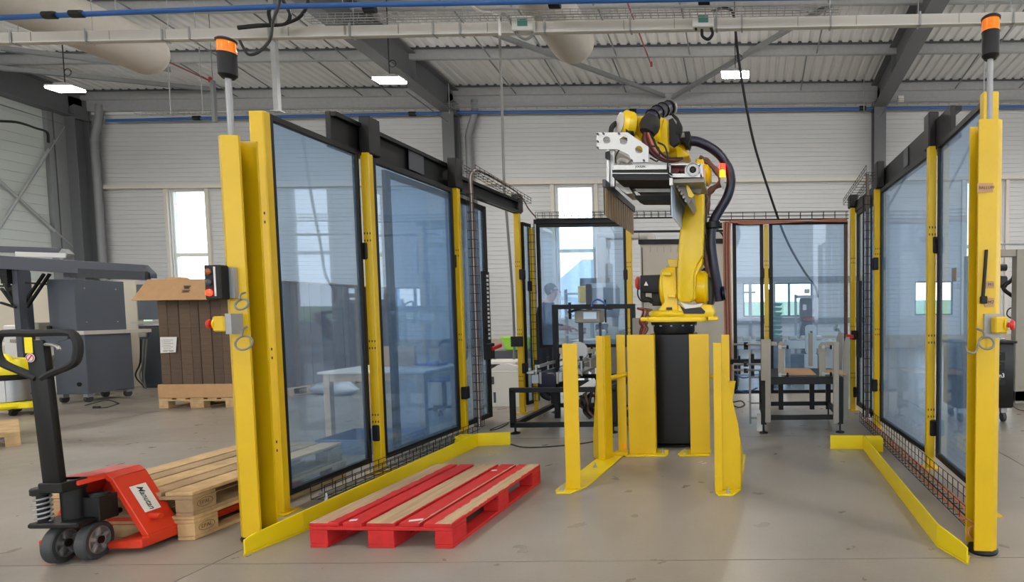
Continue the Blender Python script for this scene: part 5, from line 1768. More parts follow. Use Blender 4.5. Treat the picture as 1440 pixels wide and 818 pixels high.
for q in (-.6, .8, 2.3, 3.9):
    b_ = MB(); c = Vector((vx + .28 * math.cos(q), vy + .28 * math.sin(q), .04)); b_.cyl(c - Vector((.02, 0, 0)), c + Vector((.02, 0, 0)), .04, 12); b_.box(c.x - .03, c.x + .03, c.y - .03, c.y + .03, .07, .1); b_.build('castor', 'black_rubber', t)
cable([(vx + .3, vy, .3), (vx + .5, vy + .1, .2), (vx + .55, vy, .05), (vx + .4, vy - .1, .015)], .01, 'black_rubber', 'power cable of the vacuum cleaner looping to the floor')

# ================================================================ BEHIND THE LEFT FENCE
t = thing('wooden_table', 'light wooden table behind the left fence panes', 'table', (-4.1, 6.45, 0))
b_ = MB(); b_.box(-4.68, -3.5, 6.05, 6.85, .735, .76); b_.build('table_top', 'table_top', t, bevel=.004)
b_ = MB(); b_.box(-4.62, -3.56, 6.1, 6.12, .65, .735); b_.box(-4.62, -3.56, 6.78, 6.8, .65, .735); b_.box(-4.62, -4.6, 6.12, 6.78, .65, .735); b_.box(-3.58, -3.56, 6.12, 6.78, .65, .735); b_.build('apron', 'table_wood', t)
for q in ((-4.61, 6.12), (-3.57, 6.12), (-4.61, 6.78), (-3.57, 6.78)):
    b_ = MB(); b_.box(q[0] - .032, q[0] + .032, q[1] - .032, q[1] + .032, 0, .735); b_.build('leg', 'table_wood', t)
for i, (x, y, a) in enumerate(((-4.1, 6.4, .2), (-3.95, 6.3, -.3), (-3.8, 6.55, .5))):
    b_ = MB(); u = Vector((math.cos(a), math.sin(a), 0)); v = Vector((-u.y, u.x, 0)); b_.obox((x, y, .762 + .0025 * i), u * .105, v * .148, (0, 0, .001))
    tag(b_.build('paper_sheet', 'white_label'), '%s white paper sheet on the wooden table behind the left fence' % ('leftmost', 'middle', 'rightmost')[i], 'paper', 'papers on the wooden table')
b_ = MB(); b_.box(-3.9, -3.62, 6.55, 6.75, .7675, .8); tag(b_.build('tablet', 'blue_plastic', bevel=.008), 'blue binder lying on the wooden table', 'binder')
b_ = MB(); b_.box(-4.35, -3.95, 6.62, 6.66, .762, 1.0); b_.prism([(0, 0), (.38, 0), (.38, .2), (0, .2)], (-4.34, 6.63, .765), (1, 0, 0), (0, .5, -.0), (0, 0, .012)); tag(b_.build('open_carton', 'cardboard'), 'tan cardboard sheet standing on the wooden table', 'carton')
t = thing('plastic_tray', 'shallow blue grey plastic tray on the floor behind the left fence', 'tray', (-3.85, 5.8, 0))
mat('tray_grey', (92, 106, 132), .5)
b_ = MB()
x0, x1, y0, y1 = -4.25, -3.5, 5.46, 6.0
b_.box(x0, x1, y0, y1, 0, .012); b_.box(x0, x1, y0, y0 + .015, .012, .14); b_.box(x0, x1, y1 - .015, y1, .012, .14); b_.box(x0, x0 + .015, y0, y1, .012, .14); b_.box(x1 - .015, x1, y0, y1, .012, .14)
b_.build('shell', 'tray_grey', t)
b_ = MB(); b_.box(x0 - .012, x1 + .012, y0 - .012, y0 + .003, .125, .15); b_.box(x0 - .012, x1 + .012, y1 - .003, y1 + .012, .125, .15); b_.box(x1 - .003, x1 + .012, y0, y1, .125, .15); b_.box(x0 - .012, x0 + .003, y0, y1, .125, .15); b_.build('rim', 'tray_grey', t)
t = thing('stool_chair', 'office chair with blue seat behind the left fence', 'chair', (-4.2, 7.7, 0))
b_ = MB(); b_.lathe([(.2, .46), (.23, .48), (.23, .52), (.18, .54)], (-4.2, 7.7, 0)); b_.build('seat', 'blue_plastic', t)
b_ = MB(); b_.prism(rrect(.4, .34, .1), (-4.2, 7.95, .85), (1, 0, 0), (0, 0, 1), (0, .05, 0)); b_.bar((-4.2, 7.9, .45), (-4.2, 7.99, .75), .05, .02); b_.build('backrest', 'navy_cloth', t, bevel=.01)
b_ = MB(); b_.cyl((-4.2, 7.7, .08), (-4.2, 7.7, .46), .03, 10); b_.build('gas_column', 'black_metal', t)
for q in range(5):
    a = 2 * PI * q / 5
    b_ = MB(); b_.bar((-4.2, 7.7, .09), (-4.2 + .28 * math.cos(a), 7.7 + .28 * math.sin(a), .07), .04, .03); b_.cyl((-4.2 + .27 * math.cos(a) - .02, 7.7 + .27 * math.sin(a), .028), (-4.2 + .27 * math.cos(a) + .02, 7.7 + .27 * math.sin(a), .028), .028, 10); b_.build('leg', 'black_metal', t)
rnd = random.Random(11)
b_ = MB()
rings = []
c0 = gp(485, 545)
for i in range(8):
    tt = i / 7; r = .2 * math.sin(PI * (tt * .9 + .06))
    rings.append([Vector((c0.x + .05 + .9 * tt, c0.y - .9 + .1 * math.sin(5 * tt), 0)) + Vector((0, r * math.cos(a) * 1.2, max(.004, .1 + r * math.sin(a) * rnd.uniform(.55, 1.1)))) for a in [2 * PI * j / 10 for j in range(10)]])
b_.loft(rings)
tag(b_.build('film_bundle', 'clear_plastic', sharp=False), 'crumpled heap of clear plastic film on the floor behind the table', 'plastic film')
# polystyrene boxes beyond the door opening
mat('foam_white', (224, 222, 214), .8)
for i, (x0, x1, z0, z1, lab) in enumerate(((-3.83, -3.3, 0, .27, 'bottom white foam box of the stack beyond the door opening'), (-3.85, -3.3, .272, .5, 'middle white foam box of the stack beyond the door opening'), (-3.9, -3.25, .5, .53, 'white board lying on the foam boxes'))):
    b_ = MB(); b_.box(x0, x1, 8.2, 8.62, z0, z1)
    if i < 2:
        b_.m(1).box(x0 + .08, x0 + .12, 8.196, 8.2, z0 + .06, z1 - .05)
    tag(b_.build('foam_box', ['foam_white', 'dark_grey'], bevel=.008), lab, 'box')
b_ = MB(); b_.box(-4.0, -3.93, 8.3, 8.9, 0, .62); b_.box(-4.0, -3.45, 8.86, 8.9, .0, .62); b_.box(-4.0, -3.45, 8.3, 8.9, .62, .65); tag(b_.build('white_stand', 'foam_white'), 'white stand behind the foam boxes', 'stand')
b_ = MB(); b_.prism([(0, 0), (.42, 0), (.4, .06), (.24, .11), (.1, .08), (0, .02)], (-3.8, 8.25, .53), (1, 0, 0), (0, 0, 1), (0, .3, 0)); tag(b_.build('white_cloth', 'white_label', bevel=.02, seg=2), 'white folded sheet on top of the foam boxes', 'cloth')
p = at(728, 482, 10)
t = thing('green_bin', 'bright green plastic bin beyond the door opening', 'bin', (p.x, 10, 0))
b_ = MB(); b_.prism([(-.18, 0), (.2, 0), (.26, .2), (-.24, .2)], (p.x, 9.9, p.z - .12), (1, 0, 0), (0, 0, 1), (0, .3, 0)); b_.build('shell', 'green_plastic', t, bevel=.01)
b_ = MB(); b_.box(p.x - .27, p.x + .29, 9.88, 10.22, p.z + .08, p.z + .11); b_.build('rim', 'green_plastic', t)
b_ = MB(); b_.box(p.x - .35, p.x + .5, 9.8, 10.4, 0, p.z - .125); tag(b_.build('low_cabinet', 'dark_grey', bevel=.01), 'dark low cabinet under the green bin', 'cabinet')
cable([at(715, 595, 6.9), gp(700, 603), gp(690, 604), gp(720, 592), gp(735, 588)], .008, 'black_rubber', 'thin black cable on the floor by the sliding door')
cable([gp(716, 624), gp(735, 629), gp(762, 629), gp(800, 626), gp(830, 622), gp(862, 614)], .011, 'black_rubber', 'black cable lying across the floor under the infeed conveyor')

# ================================================================ INFEED CONVEYOR
t = thing('infeed_conveyor', 'black framed infeed conveyor with navy belt behind the left robot guard', 'conveyor', (-2.1, 6.9, 0))
F0, F1 = 6.36, 7.7
xa, xb = -2.72, -1.5
s_ = .055
b_ = MB()
for yy in (F0, F1):
    for zz in (.1, .5):
        b_.box(xa, xb, yy - s_ / 2, yy + s_ / 2, zz - s_ / 2, zz + s_ / 2)
    for xx in (xa + s_ / 2, xb - s_ / 2) + ((-2.1,) if yy > F0 else ()):
        b_.box(xx - s_ / 2, xx + s_ / 2, yy - s_ / 2, yy + s_ / 2, .1, .5)
for xx in (xa + s_ / 2, xb - s_ / 2):
    b_.box(xx - s_ / 2, xx + s_ / 2, F0, F1, .1 - s_ / 2, .1 + s_ / 2)
b_.bar((xb - .1, F0 + .1, .5), (xb - .1, F1, .5), s_); b_.bar((xa + .35, 6.9, .5), (xb, 6.9, .5), s_, s_ * 1.4)
b_.build('frame', 'black_metal', t, bevel=.004)
for q in ((xa + .05, F0), (xb - .05, F0), (xa + .05, F1), (xb - .05, F1)):
    b_ = MB(); b_.lathe([(.055, 0), (.055, .01), (.03, .02), (.012, .025), (.012, .09)], (q[0], q[1], 0), n=12); b_.build('levelling_foot', 'black_metal', t)
# narrow belt running straight back through the rear fence
a = Vector((-2.41, 6.75, .65)); c = Vector((-2.43, 9.3, .67)); d = (c - a).normalized(); sd = Vector((d.y, -d.x, 0)).normalized(); uu = sd.cross(d)
if uu.z < 0: uu = -uu
def cbox(mb, o, L0, L1, s0, s1, z0, z1): return mb.obox(o + d * ((L0 + L1) / 2) + sd * ((s0 + s1) / 2) + uu * ((z0 + z1) / 2), d * ((L1 - L0) / 2), sd * ((s1 - s0) / 2), uu * ((z1 - z0) / 2))
Lc = (c - a).length
b_ = MB(); cbox(b_, a, .02, Lc, -.085, .085, -.012, 0); b_.cyl(a + d * .03 - sd * .085 - uu * .04, a + d * .03 + sd * .085 - uu * .04, .04, 16); cbox(b_, a, -.012, .0, -.085, .085, -.19, -.03); cbox(b_, a, .02, Lc, -.085, .085, -.09, -.08); b_.build('belt', 'navy_hose', t)
b_ = MB(); cbox(b_, a, .0, Lc, .09, .115, -.13, .01); cbox(b_, a, .0, Lc, -.115, -.09, -.13, .01); b_.build('side_profile', 'brushed_steel', t)
b_ = MB(); cbox(b_, a, .02, .1, .115, .15, -.11, .0); b_.build('bearing_block', 'aluminium', t)
b_ = MB(); cbox(b_, a, -.02, .06, -.2, -.12, -.12, -.02); b_.build('bearing_block', 'aluminium', t)
def rail_(s, L0, L1, z): 
    b_ = MB(); cbox(b_, a, L0, L1, s - .012, s + .012, z, z + .035); b_.build('guide_rail', 'aluminium', t)
    q = L0 + .08
    while q < L1:
        b_ = MB(); cbox(b_, a, q - .01, q + .01, s - .01, s + .06 * (1 if s > 0 else -1), z + .01, z + .022); cbox(b_, a, q - .01, q + .01, s + .05 * (1 if s > 0 else -1), s + .07 * (1 if s > 0 else -1), -.1, z + .03); b_.build('rail_support', 'aluminium', t)
        o = a + d * q + sd * (s + .06 * (1 if s > 0 else -1)) + uu * (z + .03)
        b_ = MB(); b_.cyl(o, o + uu * .05, .018, 8); b_.cyl(o + uu * .04, o + uu * .06, .026, 8); b_.build('clamp_knob', 'black_rubber', t)
        q += .42
rail_(-.1, -.05, Lc, .07); rail_(.2, .4, Lc, .07)
b_ = MB(); cbox(b_, a, -.06, .2, -.24, -.16, .0, .02); b_.build('side_plate', 'aluminium', t)
b_ = MB(); cbox(b_, a, .35, .95, .12, .3, -.06, -.03); cbox(b_, a, .2, .26, .1, .3, -.1, -.07); b_.build('side_shelf', 'brushed_steel', t)
for q in (.25, 1.0):
    b_ = MB(); cbox(b_, a, q - .03, q + .03, -.03, .03, -.15, -.13); b_.box(-2.45, -2.39, 6.75 + q - .03, 6.75 + q + .03, .5, .53); b_.bar((-2.42, 6.75 + q, .5), (-2.42, 6.75 + q, .53), .06); b_.build('bed_bracket', 'black_metal', t)
b_ = MB(); b_.bar(at(800, 559, 6.58), at(838, 536, 6.58), .012, .09); b_.build('white_chute', 'white_paint', t)
b_ = MB(); b_.box(-1.75, -1.5, 6.75, 6.95, .22, .5); b_.build('motor_box', 'warm_grey', t, bevel=.01)
b_ = MB(); cbox(b_, a, .4, .9, -.07, .07, -.22, -.1); b_.build('drive_unit', 'black_metal', t, bevel=.01)
for i in range(6):
    o = Vector((-1.98 + .05 * (i % 3), 6.62 + .02 * i, 0))
    b_ = MB(); b_.tube(smoothpath([o + Vector((.04, 0, .5)), o + Vector((-.03 + .02 * i, 0, .42)), o + Vector((.05 - .03 * i, -.02, .3)), o + Vector((.02, .02, .2)), o + Vector((.1, 0, .12))]), .018, 6); b_.build('looped_cable', 'brown_cable' if i % 2 else 'black_rubber', t)
b_ = MB(); b_.tube(smoothpath([(-1.62, 6.72, .46), (-1.56, 6.68, .36), (-1.62, 6.66, .25), (-1.5, 6.6, .1), (-1.4, 6.5, .06)]), .014, 6); b_.build('motor_cable', 'grey_cable', t)
# label applicator above the belt
t = thing('label_applicator', 'label applicator head with small screen above the infeed conveyor', 'machine', (-2.05, 7.5, .55))
b_ = MB(); p = at(826, 443, 7.4); b_.box(p.x - .17, p.x + .17, 7.4, 7.6, p.z - .1, p.z + .07); b_.build('case', 'warm_grey', t, bevel=.01)
b_ = MB(); b_.box(p.x - .05, p.x + .12, 7.39, 7.4, p.z - .05, p.z + .04); b_.build('screen', 'screen_light', t)
b_ = MB(); b_.bar((p.x - .05, 7.4, p.z + .13), (p.x + .33, 7.4, p.z + .08), .06, .03); b_.bar((p.x - .25, 7.4, p.z + .04), (p.x + .05, 7.4, p.z + .13), .04, .03); b_.bar((p.x - .23, 7.4, p.z - .05), (p.x - .23, 7.4, p.z + .17), .03); b_.bar((p.x + .24, 7.4, p.z - .1), (p.x + .24, 7.4, p.z + .2), .02); b_.build('arm', 'black_metal', t)
b_ = MB(); b_.bar((p.x - .12, 7.5, .55), (p.x - .12, 7.5, p.z - .1), .05); b_.bar((p.x + .14, 7.5, .55), (p.x + .14, 7.5, p.z - .1), .03); b_.bar((p.x, 7.5, p.z), (p.x, 7.5, 1.75), .07, .05); b_.build('column', 'dark_grey', t)
b_ = MB(); b_.cyl((p.x - .16, 7.45, .86), (p.x - .16, 7.5, .86), .13, 18); b_.build('label_reel', 'white_label', t)
b_ = MB(); b_.box(-2.1, -1.6, 8.3, 8.38, .0, .98); tag(b_.build('grey_cover', 'warm_grey', bevel=.01), 'grey sheet cover behind the rear pane beside the infeed belt', 'cover')
t = thing('gantry_frame', 'black square tube gantry over the infeed conveyor', 'frame', (-2.0, 7.3, 0))
b_ = MB(); z = at(830, 431, 7.3).z; x0 = at(777, 431, 7.3).x; x1 = at(893, 431, 7.3).x
b_.box(x0, x1, 7.27, 7.33, z - .03, z + .03); b_.build('cross_bar', 'black_metal', t)
b_ = MB(); b_.box(x0, x0 + .06, 7.27, 7.33, .0, z - .03); b_.build('post', 'black_metal', t)
b_ = MB(); b_.box(x1 - .06, x1, 7.27, 7.33, .0, z - .03); b_.build('post', 'black_metal', t)
b_ = MB(); b_.tube(smoothpath([at(832, 431, 7.26), at(834, 424, 7.26), at(841, 421, 7.26), at(850, 426, 7.26), at(852, 430, 7.26)]), .012, 6); b_.build('blue_hose', 'blue_pipe', t)
t = thing('valve_terminal', 'box with red and brown cables hung beside the robot', 'box', (-1.45, 7.2, 1.0))
b_ = MB(); b_.box(-1.47, -1.36, 7.15, 7.24, .88, 1.3); b_.build('case', 'warm_grey', t, bevel=.01)
for i in range(7):
    o = at(902 + (i % 3) * 2.5, 440, 7.1)
    b_ = MB(); b_.tube(smoothpath([o + Vector((-.05, 0, .06)), o + Vector((.03 + .015 * i, -.02, .02)), o + Vector((-.02 + .01 * i, -.02, -.12)), o + Vector((.05 - .01 * i, 0, -.2)), o + Vector((-.03, 0, -.3))]), .014, 6); b_.build('cable', ('red_dark', 'copper_cable', 'brown_cable')[i % 3], t)

# ---- far machines behind the rear fence
mat('warm_pale', (178, 174, 168), .55)
mat('hopper_grey', (138, 146, 156), .5)
t = thing('grey_hopper', 'pale grey hopper with a square duct elbow behind the rear pane', 'machine', (-2.8, 11, 0))
b_ = MB()
hx = at(845, 420, 11).x
ring = lambda w_, z, n_=12: [Vector((hx + w_ * math.cos(2 * PI * i / n_), 11.2 + w_ * math.sin(2 * PI * i / n_), z)) for i in range(n_)]
z = lambda y_: at(845, y_, 11).z
b_.loft([ring(.3, z(446)), ring(.33, z(432)), ring(.33, z(405)), ring(.24, z(398))]); b_.build('drum', 'hopper_grey', t)
b_ = MB(); b_.cyl((hx, 11.2, z(399)), (hx, 11.2, z(390)), .13, 14); b_.build('collar', 'warm_grey', t)
b_ = MB(); b_.box(hx - .09, hx + .09, 11.1, 11.28, z(391), z(330)); q = at(912, 330, 11).x; b_.box(hx - .09, q - .2, 11.1, 11.28, z(335), z(326)); b_.build('duct', 'warm_pale', t, bevel=.03, seg=2)
b_ = MB(); b_.tube(smoothpath([(q - .2, 11.19, z(330.5)), (q - .08, 11.19, z(330.5)), (q, 11.19, z(333)), (q + .02, 11.19, z(340))]), .1, 12); b_.build('duct_elbow', 'warm_pale', t)
b_ = MB()
for s in (-1, 1):
    b_.box(hx + s * .22 - .03, hx + s * .22 + .03, 11.1, 11.16, 0, z(440))
b_.build('leg', 'galv_steel', t)
b_ = MB(); b_.box(hx - .42, hx - .28, 10.9, 11.1, z(425), z(402)); b_.build('yellow_cover', 'yellow', t, bevel=.01)
t = thing('storage_rack', 'pale rack with shelves behind the bending man', 'rack', (-3.2, 11.5, 0))
for xx in (-3.75, -2.7):
    b_ = MB(); b_.box(xx - .025, xx + .025, 11.6, 11.65, 0, 1.85); b_.build('upright', 'galv_steel', t)
for zz in (.5, .9, 1.3, 1.75):
    b_ = MB(); b_.box(-3.75, -2.7, 11.55, 12.0, zz, zz + .03); b_.build('shelf', 'off_white', t)
for i, (x, z0, w_, h_, m_) in enumerate(((-3.5, .53, .3, .2, 'off_white'), (-3.0, .53, .3, .25, 'warm_grey'), (-3.55, .93, .25, .12, 'off_white'), (-3.05, .93, .2, .2, 'cabinet_grey'), (-3.3, 1.33, .4, .24, 'off_white'), (-3.2, 1.78, .5, .3, 'cabinet_grey'))):
    b_ = MB(); b_.box(x - w_ / 2, x + w_ / 2, 11.6, 11.9, z0, z0 + h_)
    tag(b_.build('rack_item', m_, bevel=.012), 'box on the pale rack, %s' % ('bottom shelf, left', 'bottom shelf, right', 'second shelf, left', 'second shelf, right', 'third shelf', 'top shelf, dark')[i], 'box', 'boxes on the pale rack')
for i, (px, py, m_) in enumerate(((862, 466, 'off_white'), (878, 470, 'warm_grey'), (845, 470, 'white_paint'))):
    p = at(px, py, 9.4); b_ = MB(); b_.lathe([(.07, p.z - .13), (.09, p.z + .06), (.06, p.z + .08)], (p.x, 9.4, 0), n=14)
    tag(b_.build('canister', m_), 'pale canister on the bench behind the rear pane, %s' % ('middle', 'right', 'left')[i], 'canister', 'canisters on the rear bench')
t = thing('rear_bench', 'long white bench behind the rear pane left of the robot', 'bench', (-2.2, 9.5, 0))
zb = at(862, 466, 9.4).z - .131
b_ = MB(); b_.box(-2.9, -1.75, 9.1, 9.9, zb - .05, zb); b_.build('bench_top', 'white_paint', t)
for q in ((-2.85, 9.15), (-1.8, 9.15), (-2.85, 9.85), (-1.8, 9.85)):
    b_ = MB(); b_.box(q[0] - .03, q[0] + .03, q[1] - .03, q[1] + .03, 0, zb - .05); b_.build('leg', 'galv_steel', t)
t = thing('beige_enclosure', 'tall beige enclosure behind the robot', 'enclosure', (-1.1, 10.2, 0))
b_ = MB(); b_.box(-1.88, -.28, 9.95, 11.0, 0, 2.58); b_.build('body', 'beige_panel', t, bevel=.01)
b_ = MB(); b_.box(-1.9, -.3, 9.9, 9.97, 2.56, 2.64); b_.build('top_rail', 'black_metal', t)
b_ = MB()
for i in range(9):
    b_.box(-1.7 + i * .12, -1.697 + i * .12, 9.946, 9.95, 2.42, 2.52)
for i in range(3):
    b_.box(-.98 + .03 * i, -.965 + .03 * i, 9.944, 9.95, 2.42, 2.56)
b_.build('seam_marks', 'dark_grey', t)['kind'] = 'stuff'
b_ = MB(); b_.box(-1.85, -1.84, 9.93, 9.95, .2, 2.5); b_.box(-1.86, -1.81, 9.92, 9.95, 1.62, 1.72); b_.build('hinge', 'black_metal', t)
b_ = MB(); b_.tube(smoothpath([at(985, 332, 9.9), at(1002, 322, 9.9), at(1015, 328, 9.8), at(1020, 345, 9.8), at(1021, 380, 9.8)]), .02, 6); b_.build('conduit', 'black_rubber', t)
b_ = MB(); b_.box(-.66, -.28, 10.0, 10.05, 2.64, 3.0); b_.build('bracket', 'off_white', t)

# ================================================================ CARTON TABLE (right)
t = thing('carton_table', 'black framed carton magazine table on the right of the robot', 'table', (.6, 6.7, 0))
xa, xb, F0, F1 = .14, 1.06, 6.27, 7.2
b_ = MB(); s_ = .06
for yy in (F0, F1):
    b_.box(xa, xb, yy - .03, yy + .03, .55, .62); b_.box(xa, xb, yy - .025, yy + .025, .15, .2)
for xx in (xa + .03, xb - .03):
    b_.box(xx - .03, xx + .03, F0, F1, .55, .61); b_.box(xx - .025, xx + .025, F0, F1, .15, .2)
for q in ((xa + .03, F0), (xb - .03, F0), (xa + .03, F1), (xb - .03, F1), (.42, F1), (.82, F1)):
    b_.box(q[0] - .03, q[0] + .03, q[1] - .03, q[1] + .03, .1, .55)
b_.box(xa, xb, F0, F1, .615, .63)
b_.build('frame', 'black_metal', t, bevel=.003)
for q in ((xa + .03, F0), (xb - .03, F0), (xa + .03, F1), (xb - .03, F1)):
    b_ = MB(); b_.lathe([(.05, 0), (.05, .01), (.02, .02), (.01, .025), (.01, .1)], (q[0], q[1], 0), n=12); b_.build('levelling_foot', 'black_metal', t)


def finger(px0, px1, py0, py1, Y, m_='warm_grey', top=None):
    b_ = MB(); slab(b_, top or [(px0, py0), (px1, py0), (px1, py1), (px0, py1)], Y, .03); return b_.build('guide_plate', m_, t, bevel=.004)


finger(1073, 1084, 480, 594, 6.2, top=[(1070, 477), (1084, 477), (1084, 594), (1076, 594), (1076, 535), (1070, 535)])
finger(0, 0, 0, 0, 6.2, top=[(1172, 480), (1180, 480), (1180, 594), (1172, 597)])
finger(0, 0, 0, 0, 6.28, top=[(1162, 480), (1172, 480), (1172, 486), (1162, 486)])
finger(0, 0, 0, 0, 6.28, top=[(1084, 480), (1093, 481), (1093, 486), (1084, 486)])
finger(0, 0, 0, 0, 6.3, top=[(1094, 484), (1097, 480), (1102, 480), (1103, 484), (1103, 533), (1094, 533)])
finger(0, 0, 0, 0, 6.3, top=[(1151, 487), (1155, 481), (1161, 481), (1161, 533), (1152, 533)])
finger(0, 0, 0, 0, 7.0, top=[(1137, 468), (1143, 468), (1143, 515), (1137, 515)])
finger(0, 0, 0, 0, 6.5, top=[(1186, 486), (1190, 474), (1195, 474), (1193, 588), (1186, 588)])
finger(0, 0, 0, 0, 7.1, top=[(1176, 478), (1180, 466), (1186, 468), (1184, 520), (1177, 520)])
for (px, py) in ((1097, 488), (1097, 527), (1158, 488), (1158, 526)):
    p = at(px, py, 6.26); b_ = MB(); b_.cyl(p, p + Vector((.0, .04, 0)), .02, 10); b_.cyl(p + Vector((-.02, .01, 0)), p + Vector((.07, .01, 0)), .012, 8); b_.build('clamp_handle', 'cast_alu', t)
    b_ = MB(); q = p + Vector((.07, .01, 0)); b_.lathe([(.012, 0), (.028, .01), (.02, .025)], q, (1, 0, 0), 10); b_.build('knob', 'black_rubber', t)
b_ = MB(); b_.box(.38, .78, 6.42, 7.15, .632, .64); tag(b_.build('carton_blank', 'cardboard'), 'flat carton blank lying in the middle of the carton table', 'carton blank', 'carton blanks on the table')
b_ = MB(); b_.box(.9, 1.13, 6.4, 6.95, .632, .64); tag(b_.build('carton_blank', 'cardboard'), 'flat carton blank overhanging the right side of the carton table', 'carton blank', 'carton blanks on the table')
# feeder rods to its left
t = thing('feeder_frame', 'light aluminium rod frame left of the carton table', 'frame', (.0, 6.4, 0))
b_ = MB()
for py in (484, 512, 520):
    b_.cyl(at(1032, py, 6.6), at(1072, py, 6.3), .012, 8)
b_.build('rod', 'aluminium', t)
b_ = MB()
p0 = at(1054, 478, 6.45); x1 = at(1068, 590, 6.45).x
b_.box(p0.x - .012, p0.x + .012, 6.44, 6.46, .07, p0.z); b_.box(p0.x, x1, 6.44, 6.46, .3, .32); b_.box(p0.x, x1, 6.44, 6.46, .13, .15); b_.box(p0.x, x1, 6.44, 6.46, .6, .62); b_.build('rail', 'galv_steel', t)
b_ = MB(); p1 = at(1068, 590, 6.4); b_.box(p1.x - .03, p1.x + .03, 6.38, 6.42, .0, .2); b_.build('white_leg', 'white_paint', t)
b_ = MB()
for (px, py) in ((1049, 484), (1049, 512), (1049, 521), (1049, 488)):
    p = at(px, py, 6.48); b_.box(p.x - .025, p.x + .025, 6.45, 6.51, p.z - .025, p.z + .025)
b_.build('clamp', 'black_metal', t)
b_ = MB(); p = at(1055, 508, 7.0); b_.box(p.x - .25, p.x + .15, 6.95, 7.05, p.z - .03, p.z + .03); b_.box(p.x, p.x + .05, 6.9, 7.0, p.z - .2, p.z + .1); b_.box(p.x - .15, p.x - .12, 6.9, 7.0, p.z - .15, p.z + .08); b_.build('cylinder_unit', 'black_metal', t, bevel=.006)
b_ = MB(); b_.tube(smoothpath([at(1032, 525, 6.9), at(1045, 531, 6.9), at(1060, 528, 6.9)]), .008, 6); b_.tube(smoothpath([at(1035, 548, 6.9), at(1050, 551, 6.9), at(1065, 545, 6.9)]), .008, 6); b_.build('air_hose', 'blue_pipe', t)
cable([gp(1032, 571), gp(1040, 573), gp(1047, 569), gp(1042, 564), gp(1030, 566)], .014, 'black_rubber', 'black cable coil on the floor below the brown cables')

# behind the rear right panes
t = thing('roller_conveyor', 'white roller conveyor behind the rear right panes', 'conveyor', (.8, 10.5, 0))
b_ = MB(); b_.box(-.25, 2.1, 10.2, 10.26, .68, .82); b_.box(-.25, 2.1, 10.8, 10.86, .68, .82); b_.build('side_rail', 'white_paint', t)
b_ = MB()
for i in range(18):
    x = -.18 + i * .13; b_.cyl((x, 10.26, .78), (x, 10.8, .78), .035, 8)
o = b_.build('rollers', 'galv_steel', t); o['kind'] = 'stuff'
for x in (-.2, .75, 1.9):
    for y in (10.23, 10.83):
        b_ = MB(); b_.box(x - .03, x + .03, y - .03, y + .03, 0, .68); b_.build('leg', 'galv_steel', t)
for i in range(5):
    b_ = MB(); x = -.1 + i * .23 + (.4 if i > 1 else 0); b_.box(x, x + .16, 10.4, 10.6, .816, .9); tag(b_.build('parcel', 'off_white', bevel=.02), '%s small pale pouch from the left on the roller conveyor behind the glass' % ('first', 'second', 'third', 'fourth', 'fifth')[i], 'pouch', 'pouches on the roller conveyor')
p = at(1092, 445, 10.0)
for i in range(8):
    z0 = at(1092, 475, 10.0).z + i * (at(1092, 424, 10).z - at(1092, 475, 10).z) / 8
    t = thing('teal_bin', 'teal open fronted storage bin in the column beside the yellow post, %s from the bottom' % ('first', 'second', 'third', 'fourth', 'fifth', 'sixth', 'seventh', 'eighth')[i], 'bin', (p.x, 10, z0), 0, 'teal bins stacked behind the glass')
    b_ = MB(); b_.prism([(-.1, 0), (.06, 0), (.1, .035), (.1, .05), (-.1, .065)], (p.x, 9.9, z0), (1, 0, 0), (0, 0, 1), (0, .22, 0)); b_.build('shell', 'teal_plastic', t, bevel=.006)
b_ = MB(); b_.box(p.x - .16, p.x - .11, 9.95, 10.0, 0, 1.75); b_.box(p.x - .16, p.x + .1, 9.9, 10.12, 0, at(1092, 475.6, 10).z); tag(b_.build('bin_post', 'cabinet_grey'), 'grey upright rack carrying the teal bins', 'rack')
t = thing('dosing_column', 'tall dark dosing machine in a grey frame behind the rear right pane', 'machine', (1.05, 11.3, 0))
b_ = MB(); slab(b_, [(1126, 419), (1142, 419), (1142, 480), (1126, 480)], 11.2, .3); b_.build('tower', 'dark_grey', t, bevel=.01)
b_ = MB()
for px in (1119, 1148):
    x = at(px, 430, 11.2).x; b_.box(x - .025, x + .025, 11.2, 11.25, 0, at(px, 414, 11.2).z)
b_.box(at(1118, 414, 11.2).x, at(1149, 414, 11.2).x, 11.2, 11.25, at(1130, 419, 11.2).z, at(1130, 415, 11.2).z); b_.bar(at(1122, 470, 11.2), at(1127, 452, 11.2), .03); b_.bar(at(1142, 440, 11.2), at(1148, 430, 11.2), .03); b_.build('frame', 'galv_steel', t)
b_ = MB(); slab(b_, [(1132, 406), (1139, 406), (1139, 412), (1132, 412)], 11.2, .15); b_.build('head_box', 'off_white', t, bevel=.01)
b_ = MB(); slab(b_, [(1129, 446), (1146, 445), (1146, 452), (1129, 452)], 11.15, .1); b_.build('red_unit', 'red_dark', t, bevel=.01)
b_ = MB(); slab(b_, [(1129, 428), (1134, 428), (1134, 436), (1129, 436)], 11.19, .01); b_.build('panel', 'white_label', t)
b_ = MB(); slab(b_, [(1128, 480), (1142, 480), (1142, 500), (1128, 500)], 11.2, .3); b_.box(.85, 1.4, 11.1, 11.5, 0, .5); b_.build('plinth', 'cabinet_grey', t)
b_ = MB(); q = at(1141, 478, 9.3); w_ = .09
b_.prism(rrect(.17, .5, .06, cx=0, cy=.25), (q.x, 9.3, q.z - .25), (1, 0, 0), (0, 0, 1), (0, .2, 0)); b_.box(q.x - .1, q.x + .1, 9.3, 9.5, 0, q.z - .25); b_.m(1).box(q.x - .02, q.x + .02, 9.295, 9.3, q.z + .1, q.z + .15)
